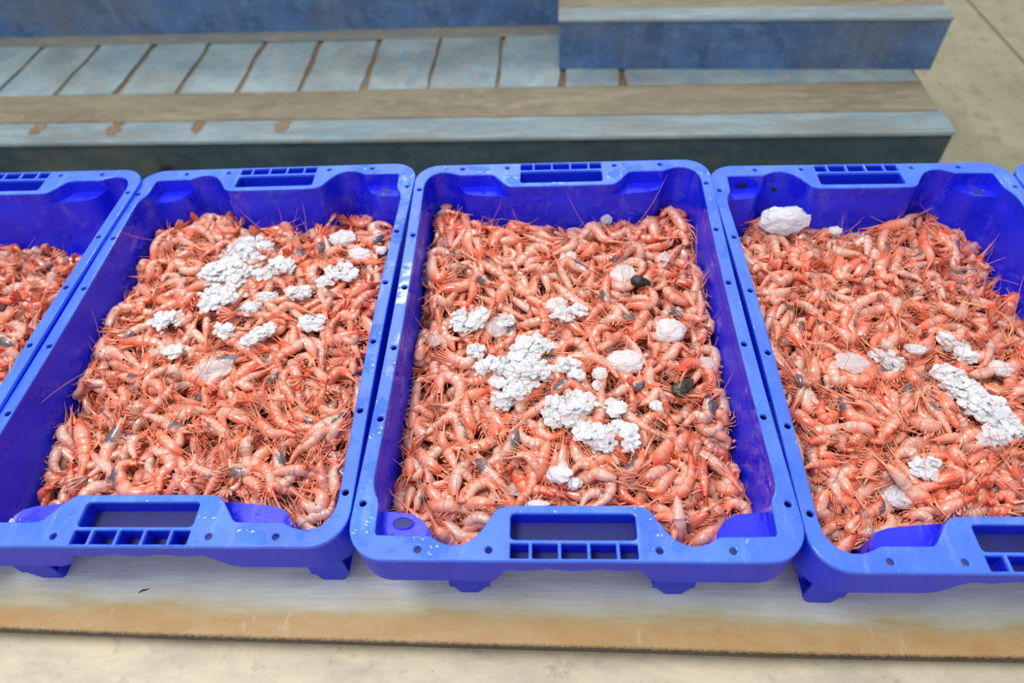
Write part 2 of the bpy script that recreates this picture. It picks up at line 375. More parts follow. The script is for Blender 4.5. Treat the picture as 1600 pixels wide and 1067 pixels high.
def crate_meshes():
    out = {}
    holes = [(s * 0.0730, e * 0.2732) for s in (1, -1) for e in (1, -1)] + [(s * 0.1347, e * 0.2732) for s in (1, -1) for e in (1, -1)]
    for y in (0.22975, 0.13783, 0.04578, -0.04578, -0.13783, -0.22975):
        x = 0.190 - BOW * (1 - (y / SL) ** 2); holes += [(x, y), (-x, y)]
    loops = [OUT, [a for a, b, f in RING][::-1]]
    for x, y in holes: loops.append([(x + 0.0032 * cos(k * pi / 8), y + 0.0032 * sin(k * pi / 8)) for k in range(16)])
    for e in (1, -1):
        loops.append(rrect(-0.0548, 0.0553, min(e*0.2392, e*0.2640), max(e*0.2392, e*0.2640), 0.004))
        for a, b in CELLX: loops.append(rrect(a, b, min(e*0.2672, e*0.2806), max(e*0.2672, e*0.2806), 0.0008, 2))
    out['rim'] = poly_curve(loops, H - 0.0025, 0.0013, 0.0012, -0.0012)
    # basin: inner wall, shelves, floor, outer wall
    n = len(RING); V, F = [], []
    def loop(f):
        i = len(V)
        for k, (a, b, s) in enumerate(RING): V.append(f(a, b, s))
        return i
    top = H - 0.002
    def deep(p, k, z): return (p[0] * k, p[1] * (1 - (1 - k) * 0.95), z)
    L = [loop(lambda a, b, s: (a[0], a[1], top)),
         loop(lambda a, b, s: (a[0] * 0.997, a[1] * 0.997, H - (0.0195 if s else 0.017))),
         loop(lambda a, b, s: (b[0] * 0.996, b[1] * 0.996, H - 0.0165)),
         loop(lambda a, b, s: (b[0] * 0.994, b[1] * 0.994, H - 0.0185)),
         loop(lambda a, b, s: deep(b, 0.977, 0.060)),
         loop(lambda a, b, s: deep(b, 0.962, 0.030)), loop(lambda a, b, s: deep(b, 0.950, 0.024))]
    for p, q in zip(L, L[1:]):
        for k in range(n): F.append((p + k, q + k, q + (k + 1) % n, p + (k + 1) % n)[::-1])
    F.append(tuple(L[-1] + k for k in range(n)))
    def off(b, d):
        l = math.hypot(*b); return (b[0] + d * b[0] / l, b[1] + d * b[1] / l)
    O = [loop(lambda a, b, s: (*off(b, 0.0035), H - 0.024)), loop(lambda a, b, s: deep(off(b, 0.0032), 0.977, 0.060)),
         loop(lambda a, b, s: deep(off(b, 0.0028), 0.962, 0.026)), loop(lambda a, b, s: deep(off(b, 0.0022), 0.950, 0.0205))]
    for p, q in zip(O, O[1:]):
        for k in range(n): F.append((p + k, q + k, q + (k + 1) % n, p + (k + 1) % n))
    F.append(tuple(O[-1] + k for k in range(n))[::-1])
    me = mesh('basin', V, F); out['basin'] = me
    try: me.set_sharp_from_angle(angle=radians(38))
    except Exception: pass
    # skirt: the apron hanging from the rim, scalloped under the grips
    V, F = [], []; m = len(OUT)
    def bottom(x, y):
        d = 0.0505
        if abs(y) > 0.28 and abs(x) < 0.09:
            wave = 0.0245 + 0.0024 * cos(2 * pi * x / 0.045)
            r = 0.0740 if y < 0 else 0.088
            t = min(max((abs(x) - 0.0565) / (r - 0.0565), 0), 1); t = t * t * (3 - 2 * t)
            d = wave * (1 - t) + 0.0505 * t
        return H - d
    def sk(k, zf): return len(V)
    rows = []
    for spec in ('top', 'low', 'lip', 'in_low', 'in_top'):
        rows.append(len(V))
        for x, y in OUT:
            zb = bottom(x, y)
            kx, ky = (x / 0.1985, y / 0.2835)
            o = {'top': 0.0, 'low': -0.0015, 'lip': -0.003, 'in_low': -0.004, 'in_top': -0.0032}[spec]
            z = {'top': H - 0.003, 'low': zb + 0.0012, 'lip': zb, 'in_low': zb + 0.0008, 'in_top': H - 0.003}[spec]
            V.append((x + o * kx, y + o * ky, z))
    for p, q in zip(rows, rows[1:]):
        for k in range(m): F.append((p + k, q + k, q + (k + 1) % m, p + (k + 1) % m))
    out['skirt'] = mesh('skirt', V, F)
    try: out['skirt'].set_sharp_from_angle(angle=radians(40))
    except Exception: pass
    # grip: walls of the finger slot and of the five cells
    for e, nm in ((1, 'grip_back'), (-1, 'grip_front')):
        bm = bmesh.new(); z0, z1 = H - 0.020, H - 0.0022
        def bx(x0, x1, a, b, lo=z0): box(bm, x0, x1, min(e*a, e*b), max(e*a, e*b), lo, z1)
        bx(-0.0560, 0.0565, 0.2642, 0.2670)
        for (a, b), (c, d) in zip(CELLX, CELLX[1:]): bx(b + 0.0004, c - 0.0004, 0.2665, 0.2812)
        bx(-0.0562, -0.0549, 0.2380, 0.2800); bx(0.0554, 0.0567, 0.2380, 0.2800)
        bx(-0.0560, 0.0565, 0.2370, 0.2389)
        out[nm] = bm_mesh(nm, bm)
        bm = bmesh.new(); box(bm, -0.0562, 0.0567, min(e*0.2370, e*0.2800), max(e*0.2370, e*0.2800), H - 0.0215, H - 0.0200)  # added plate closes the open slot and cells, coloured as shade
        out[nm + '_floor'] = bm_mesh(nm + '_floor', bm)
    # feet under the four pockets of each end: (centre at the top, half width, centre at the ground, half width)
    for e, nm, (c0, w0, c1, w1) in ((1, 'foot_back', (0.155, 0.0195, 0.1525, 0.0135)), (-1, 'foot_front', (0.0995, 0.0200, 0.1020, 0.0115))):
        for s in (1, -1):
            bm = bmesh.new()
            lo = [bm.verts.new((s * (c1 + a * w1), e * y, 0.0)) for a, y in ((-1, 0.228), (1, 0.228), (1, 0.2635), (-1, 0.2635))]
            hi = [bm.verts.new((s * (c0 + a * w0), e * y, 0.0215)) for a, y in ((-1, 0.222), (1, 0.222), (1, 0.2650), (-1, 0.2650))]
            bm.faces.new(lo); bm.faces.new(hi)
            for k in range(4): bm.faces.new((lo[k], lo[(k+1) % 4], hi[(k+1) % 4], hi[k]))
            box(bm, s * c0 - w0, s * c0 + w0, min(e * 0.2630, e * 0.2650), max(e * 0.2630, e * 0.2650), 0.0200, 0.060)
            bmesh.ops.recalc_face_normals(bm, faces=bm.faces)
            bmesh.ops.bevel(bm, geom=[x for x in bm.edges if abs(x.verts[0].co.z - x.verts[1].co.z) > 0.01 and min(v.co.z for v in x.verts) < 0.01], offset=0.004, segments=3, affect='EDGES', profile=0.5)
            out[nm + ('_a' if s > 0 else '_b')] = bm_mesh(nm, bm)
    # recess in the corner shelf: low lip around a flat disc coloured as shade
    V, F = [], []
    prof = [(1.16, 0.0), (1.08, 0.0012), (0.98, 0.0010), (0.94, 0.0003)]
    for k, (q, z) in enumerate(prof):
        for i in range(20): V.append((0.0088 * q * cos(i * pi / 10), 0.0052 * q * sin(i * pi / 10), z))
    for k in range(3):
        for i in range(20): F.append((k*20 + i, k*20 + (i + 1) % 20, k*20 + 20 + (i + 1) % 20, k*20 + 20 + i))
    out['shelf_cup'] = mesh('shelf_cup', V, F)
    V = [(0.0083 * cos(i * pi / 10), 0.0048 * sin(i * pi / 10), 0.0004) for i in range(20)]
    out['cup_shade_disc'] = mesh('cup_shade_disc', V, [tuple(range(20))])
    return out
CM = crate_meshes()
def make_crate(x, y, z, rz, ry, label, flip, mark=None):
    root = empty('fish_crate', (0, 0, 0))
    root.rotation_mode = 'QUATERNION'
    q = Matrix.Rotation(rz, 4, 'Z') @ Matrix.Rotation(-ry, 4, 'Y')
    root.matrix_world = Matrix.Translation((x, y, RIM + z)) @ q @ Matrix.Translation((0, 0, -H)) @ (Matrix.Rotation(pi, 4, 'Z') if flip else Matrix.Identity(4))
    tag(root, label, 'crate', 'blue fish crates in a row')
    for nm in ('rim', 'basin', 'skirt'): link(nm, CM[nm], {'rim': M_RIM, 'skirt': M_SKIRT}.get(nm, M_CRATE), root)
    for nm in ('foot_back_a', 'foot_back_b', 'foot_front_a', 'foot_front_b'): link('foot', CM[nm], M_SKIRT, root)
    for e in ('back', 'front'):
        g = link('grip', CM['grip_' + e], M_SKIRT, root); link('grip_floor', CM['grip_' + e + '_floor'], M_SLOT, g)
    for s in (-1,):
        c = link('shelf_cup', CM['shelf_cup'], M_CRATE, root, (s * 0.1540, -0.2412, H - 0.0170)); link('cup_shade_disc', CM['cup_shade_disc'], M_SLOT, c)
    return root
CRATES = {
 'M': make_crate(0, 0, 0, 0, 0, 'middle blue fish crate, shown whole, with a round ice lump near its right wall', False),
 'S': make_crate(-0.39921, 0.01350, -0.005857, radians(-0.093), radians(0.495), 'blue fish crate left of the middle one, ice heap near its back', True),
 'R': make_crate(0.39898, -0.0040, -0.011528, radians(0.292), radians(-0.917), 'blue fish crate right of the middle one, white ice block in its back corner', True),
 'L': make_crate(-0.79084, 0.011647, -0.002275, radians(-0.205), radians(0.073), 'blue fish crate cut off at the left edge, lowest shrimp level', False),
 'X': make_crate(0.8005, -0.0005, -0.0170, 0, 0, 'blue fish crate at the far right, only its corner shows', False),
}

# ------------------------------------------------------------------ shrimps
SEG = [0.155, 0.165, 0.185, 0.165, 0.135, 0.195]
class Shape: pass
def spline_frames(points, dorsal):
    """points: n x 3 from the head's front to the tail root; dorsal: n x 3 rough back directions. Returns dense centreline + frames."""
    P = np.asarray(points, float); D = np.asarray(dorsal, float)
    seg = np.r_[0, np.cumsum(np.linalg.norm(np.diff(P, axis=0), axis=1))]
    t = np.linspace(0, seg[-1], 61)
    def cr(A):
        out = np.zeros((len(t), 3)); n = len(A)
        m = np.gradient(A, seg, axis=0) if n > 2 else np.repeat([(A[1] - A[0]) / seg[-1]], n, 0)
        for i, x in enumerate(t):
            k = min(max(np.searchsorted(seg, x, 'right') - 1, 0), n - 2); h = seg[k+1] - seg[k]; u = (x - seg[k]) / h
            out[i] = A[k]*(2*u**3-3*u*u+1) + m[k]*h*(u**3-2*u*u+u) + A[k+1]*(-2*u**3+3*u*u) + m[k+1]*h*(u**3-u*u)
        return out
    Q = cr(P); T = np.gradient(Q, axis=0); T /= np.linalg.norm(T, axis=1)[:, None]
    N = cr(D); N -= (N * T).sum(1)[:, None] * T; N /= np.linalg.norm(N, axis=1)[:, None] + 1e-9
    S = Shape(); S.t = t / seg[-1]; S.L = seg[-1]; S.Q, S.T, S.N, S.B = Q, T, N, np.cross(T, N)
    return S
def at_s(S, s):
    f = lambda A: np.array([np.interp(s, S.t, A[:, i]) for i in range(3)])
    T = f(S.T); N = f(S.N); T /= np.linalg.norm(T); N -= (N @ T) * T; N /= np.linalg.norm(N)
    return f(S.Q), T, N, np.cross(T, N)
CAR = 0.345                       # share of the body that is head shell
def radius(s, w):                 # half depth of the body
    return w * float(np.interp(s, [0, 0.05, 0.14, 0.25, CAR, 0.45, 0.6, 0.75, 0.88, 1.0], [0.30, 0.46, 0.70, 0.93, 1.0, 0.99, 0.90, 0.70, 0.50, 0.32]))
class Geo:
    def __init__(s): s.v = []; s.f = []; s.a = []
    def ring(s, c, N, B, a, b, at, n=10, belly=0.0):
        i0 = len(s.v)
        for k in range(n):
            th = 2 * pi * k / n; d = cos(th)
            s.v.append(c + N * (a * (d if d > 0 else d * (1 + belly))) + B * (b * sin(th)))
            s.a.append((at[0], at[1], 0.5 + 0.5 * d))
        return i0
    def bridge(s, i, j, n=10):
        for k in range(n): s.f.append((i + k, i + (k + 1) % n, j + (k + 1) % n, j + k))
    def cap(s, i, n=10, flip=False):
        s.f.append(tuple(range(i, i + n)) if flip else tuple(range(i + n - 1, i - 1, -1)))
    def tube(s, pts, rads, at, n=3):
        prev = None
        for k, (p, r) in enumerate(zip(pts, rads)):
            t = pts[min(k + 1, len(pts) - 1)] - pts[max(k - 1, 0)]; t = t / (np.linalg.norm(t) + 1e-12)
            u = np.cross(t, (0.31, 0.52, 0.79)); u /= np.linalg.norm(u) + 1e-12; v = np.cross(t, u)
            i = s.ring(p, u, v, r, r, at, n)
            if prev is not None: s.bridge(prev, i, n)
            prev = i
        s.cap(prev, n)
    def blade(s, root, tip, side, up, w, th, at, at2):
        d = tip - root; i = len(s.v)
        for u, q in ((0, 0.45), (0.45, 1.0), (0.85, 0.9), (1.0, 0.35)):
            c = root + d * u; a = tuple(x + (y - x) * u for x, y in zip(at, at2))
            for e, h in ((-1, 0), (0, th), (1, 0), (0, -th)):
                s.v.append(c + side * (w * q * e) + up * h); s.a.append(a)
        s.f.append((i, i+1, i+2, i+3)); s.f.append((i+15, i+14, i+13, i+12))
        for r in range(3):
            for k in range(4): s.f.append((i+4*r+k, i+4*r+4+k, i+4*r+4+(k+1) % 4, i+4*r+(k+1) % 4))

def shrimp_parts(S, w, rs, detail=2, spread=1.0, ant=1.0):
    """returns {part: Geo}; S spline from head to tail root, w half depth, rs random.Random"""
    G = {}; nr = 10 if detail == 2 else 8
    R = lambda s: radius(s, w)
    # head shell
    g = G['head_shell'] = Geo(); prev = None
    for s in ([0.0, 0.02, 0.07, 0.14, 0.22, 0.29, CAR, CAR + 0.014] if detail == 2 else [0.0, 0.08, 0.2, CAR, CAR + 0.012]):
        c, T, N, B = at_s(S, s); r = R(s) * (1.05 if s > 0.3 else 1.0) * (0.4 if s == 0.0 else 1.0)
        i = g.ring(c, N, B, r, r * 0.80, (s, 0.5), nr, 0.10)
        if prev is not None: g.bridge(prev, i, nr)
        else: g.cap(i, nr, True)
        prev = i
    g.cap(prev, nr)
    # rostrum: a long thin upturned spike
    g = G['rostrum'] = Geo(); c, T, N, B = at_s(S, 0.10); L = S.L * rs.uniform(0.26, 0.42); pts = []; rad = []
    for k in range(6):
        u = k / 5; pts.append(c + N * (R(0.08) * (0.80 - 0.2 * u) + L * 0.13 * u * u) - T * (L * u * 1.15 - 0.002)); rad.append(w * 0.26 * (1 - u) ** 1.15 + 0.00030)
    g.tube(pts, rad, (0.0, 0.0), 4)
    # abdomen, six overlapping rings
    g = G['abdomen'] = Geo(); s0 = CAR; prev = None
    for k, l in enumerate(SEG):
        l *= (1 - CAR)
        for u, q in (((0.0, 1.035), (0.12, 1.045), (0.55, 1.02), (0.95, 0.955)) if detail == 2 else ((0.0, 1.03), (0.9, 0.96))):
            s = min(s0 + u * l, 1.0); c, T, N, B = at_s(S, s); r = R(s) * q
            i = g.ring(c, N, B, r, r * 0.82, (s, u), nr, 0.08 if k < 5 else 0)
            if prev is not None: g.bridge(prev, i, nr)
            else: g.cap(i, nr, True)
            prev = i
        s0 += l
    g.cap(prev, nr)
    # tail fan
    g = G['tail_fan'] = Geo(); c, T, N, B = at_s(S, 0.985); L = S.L * 0.235
    for e, ln, lift in ((0, 1.0, 0.25), (-0.30, 1.0, 0.0), (0.30, 1.0, 0.0), (-0.62, 0.92, -0.1), (0.62, 0.92, -0.1)):
        e *= spread; d = T * cos(e) + B * sin(e) + N * 0.05
        sd = B * cos(e) - T * sin(e)
        g.blade(c + N * (lift * w * 0.3), c + d * (L * ln) + N * (lift * w * 0.2), sd, N, w * (0.24 if e == 0 else 0.31), w * 0.07, (0.97, 0.2, 0.5), (1.0, 0.9, 0.9))
    # legs, thin and trailing
    g = G['walking_legs'] = Geo(); sweep = rs.choice([1.0, 1.0, 0.7, -0.6])
    for k in range(5):
        for e in (-1, 1):
            s = 0.09 + 0.05 * k; c, T, N, B = at_s(S, s); root = c - N * R(s) * 0.85 + B * (e * R(s) * 0.35)
            ln = S.L * rs.uniform(0.22, 0.42); fw = sweep * rs.uniform(0.75, 1.15); dn = rs.uniform(0.04, 0.16)
            p1 = root - N * ln * dn * 1.3 - T * ln * 0.36 * fw + B * (e * ln * rs.uniform(0.0, 0.1)); p2 = p1 - N * ln * rs.uniform(-0.04, 0.14) - T * ln * 0.36 * fw
            p3 = p2 - T * ln * (0.30 * rs.uniform(0.4, 1.2)) * fw - N * ln * rs.uniform(-0.1, 0.2) + B * (ln * rs.uniform(-0.1, 0.1))
            g.tube([root, p1, p2, p3], [w*0.12, w*0.10, w*0.07, w*0.03], (0.1, 0.1), 3)
    g = G['swimming_legs'] = Geo(); s0 = CAR
    for k, l in enumerate(SEG[:5]):
        s = s0 + l * (1 - CAR) * 0.5; s0 += l * (1 - CAR); c, T, N, B = at_s(S, s)
        for e in (-1, 1):
            root = c - N * R(s) * 0.9 + B * (e * R(s) * 0.4); ln = w * rs.uniform(0.8, 1.25)
            g.blade(root, root - N * ln * 0.75 - T * ln * rs.uniform(0.0, 0.8), T, B, w * 0.20, w * 0.05, (0.5, 0.2, 0.2), (0.5, 0.5, 0.2))
    # feelers
    g = G['antennae'] = Geo(); c, T, N, B = at_s(S, 0.02)
    for k, e in enumerate((-1, 1, -0.5, 0.5) if detail == 2 else (-1, 1)):
        ln = S.L * (rs.uniform(0.55, 1.25) if k < 2 else rs.uniform(0.25, 0.5)) * ant; p = c + B * (e * R(0.02) * 0.4) - N * R(0.02) * 0.2
        d = -T + B * (e * 0.3 + rs.uniform(-0.3, 0.3)) + N * rs.uniform(-0.05, 0.25); d /= np.linalg.norm(d); bend = B * rs.uniform(-1, 1) - N * rs.uniform(0.0, 0.5)
        pts = [p]
        for m in range(7 if detail == 2 else 4):
            d = d + bend * (0.16 if detail == 2 else 0.28); d /= np.linalg.norm(d); pts.append(pts[-1] + d * ln / (7 if detail == 2 else 4))
        r0 = 0.00050 if k < 2 else 0.0006
        g.tube(pts, np.linspace(r0, r0 * 0.5, len(pts)), (0.0, 0.9), 3)
    if detail == 2:
        for e in (-1, 1):
            g = G['eye%d' % e] = Geo(); c, T, N, B = at_s(S, 0.03); c = c + B * (e * R(0.05) * 0.62) + N * R(0.05) * 0.38; r = w * 0.19
            prev = None
            for q, h in ((0.2, -0.97), (0.85, -0.5), (1.0, 0.1), (0.7, 0.72), (0.15, 0.98)):
                i = g.ring(c + B * (e * r * h), N, T, r * q, r * q, (0.0, 0.0), 8)
                if prev is not None: g.bridge(prev, i, 8)
                prev = i
            g.cap(prev, 8)
    return G
def geo_mesh(name, g, extra=None):
    me = bpy.data.meshes.new(name); V = np.array(g.v, float)
    me.from_pydata(V.tolist(), [], g.f); me.polygons.foreach_set('use_smooth', [True] * len(me.polygons))
    a = me.attributes.new('shell', 'FLOAT_VECTOR', 'POINT'); a.data.foreach_set('vector', np.array(g.a, float).ravel())
    if extra is not None:
        b = me.attributes.new('tint', 'FLOAT_VECTOR', 'POINT'); b.data.foreach_set('vector', np.array(extra, float).ravel())
    return me
# body plan: bend of the abdomen in degrees, length from face to tail root, half depth
VAR = [(18, .074, .0068), (45, .076, .0070), (75, .078, .0072), (105, .078, .0071), (130, .080, .0073), (160, .078, .0072), (190, .080, .0072), (220, .078, .0070), (255, .076, .0070), (60, .070, .0064), (120, .070, .0063), (-25, .074, .0067)]
def variant_spline(v):
    bend, L, w = VAR[v]; n = 24; p = np.zeros(3); pts = [p]; th = 0.0; dors = [np.array((0, 0, 1.0))]
    for k in range(1, n + 1):
        s = k / n
        kap = 0.0 if s < 0.28 else float(np.interp(s, [0.28, 0.42, 0.58, 0.75, 0.92, 1], [0.1, 0.9, 1.25, 1.1, 0.7, 0.5]))
        th += kap * radians(bend) * (1 / n) / 0.665; p = p + np.array((-cos(th), 0, -sin(th))) * L / n
        pts.append(p); dors.append(np.array((-sin(th), 0, cos(th))))
    pts = np.array(pts); pts -= (pts.min(0) + pts.max(0)) / 2
    return spline_frames(pts, dors), w

def mat_shrimp(name, per_object):
    s = NT(name)
    sh = s.n('ShaderNodeAttribute', attribute_name='shell'); sx = s.n('ShaderNodeSeparateXYZ'); s.l(sh.outputs['Vector'], sx.inputs[0])
    if per_object:
        oi = s.n('ShaderNodeObjectInfo').outputs['Color']
    else: oi = s.n('ShaderNodeAttribute', attribute_name='tint').outputs['Vector']
    tx = s.n('ShaderNodeSeparateXYZ'); s.l(oi, tx.inputs[0])
    orange, dark, seed = tx.outputs
    S_, ph, dors = sx.outputs
    off = s.n('ShaderNodeCombineXYZ'); s.l(s.math('MULTIPLY', seed, 37.0), off.inputs[0]); s.l(s.math('MULTIPLY', seed, 11.0), off.inputs[1])
    va = s.n('ShaderNodeVectorMath', operation='ADD'); s.l(s.coord('Object'), va.inputs[0]); s.l(off.outputs[0], va.inputs[1]); co = va.outputs[0]
    n0 = s.noise(38, 2, 0.5, co); n1 = s.noise(110, 4, 0.6, co); n2 = s.noise(420, 3, 0.6, co)
    # each ring's hind edge and the back are redder, flanks are pale; blush drifts along the body
    band = s.ramp(ph, [(0.0, 0.62), (0.18, 0.20), (0.62, 0.08), (0.88, 0.6), (1.0, 0.9)])
    f = s.math('ADD', s.math('MULTIPLY', band, 0.42), s.math('MULTIPLY', s.math('SUBTRACT', n1, 0.5), 1.1))
    f = s.math('ADD', f, s.math('MULTIPLY', s.math('SUBTRACT', n0, 0.5), 1.5))
    f = s.math('ADD', f, s.math('MULTIPLY', s.math('SUBTRACT', orange, 0.5), 0.9))
    f = s.math('ADD', f, s.math('MULTIPLY', s.ramp(dors, [(0.2, 1.0), (0.6, 0.0)]), 0.2))
    f = s.math('ADD', f, s.math('MULTIPLY', s.ramp(dors, [(0.75, 0.0), (1.0, 1.0)]), 0.15))
    f = s.math('ADD', f, s.ramp(S_, [(0.0, 0.75), (0.18, 0.38), (0.36, 0.08), (0.7, 0.04), (1.0, 0.5)]), True)
    c = s.ramp(f, [(0.0, rgb('cfa594')), (0.28, rgb('d8957f')), (0.56, rgb('dc7b5f')), (0.84, rgb('da6140')), (1.0, rgb('d04c2c'))])
    # slate blotch (roe and gut showing through)
    dm = s.math('MULTIPLY', s.ramp(S_, [(0.08, 0.0), (0.20, 1.0), (0.40, 1.0), (0.56, 0.0)]), s.ramp(dors, [(0.35, 1.0), (0.95, 0.45)]))
    dm = s.math('ADD', s.math('MULTIPLY', dm, 0.72), s.math('MULTIPLY', s.math('SUBTRACT', n1, 0.5), 0.8))
    dk = s.ramp(s.math('ADD', dm, s.math('MULTIPLY', s.math('SUBTRACT', dark, 1.0), 0.9)), [(0.26, 0.0), (0.44, 0.9)])
    c = s.mix(dk, c, s.ramp(n2, [(0.30, rgb('1f262e')), (0.55, rgb('47525c')), (0.75, rgb('7d898e'))]))
    s.set(Base_Color=c, Roughness=s.ramp(n2, [(0.3, 0.13), (0.7, 0.28)]), Subsurface_Weight=0.35, Subsurface_Scale=0.005, Subsurface_Radius=(1.0, 0.40, 0.25), Specular_IOR_Level=0.55, Coat_Weight=0.35, Coat_Roughness=0.05)
    s.bump(n2, 0.25, 0.0006)
    return s.m
M_SH, M_SHS = mat_shrimp('shrimp_shell', True), mat_shrimp('shrimp_shell_in_pile', False)
M_LEG = mat_simple('red_feelers', rgb('d9704a'), 0.3, 60, rgb('e6a083'))
M_EYE = mat_simple('black_eye', rgb('0c0b0c'), 0.12)

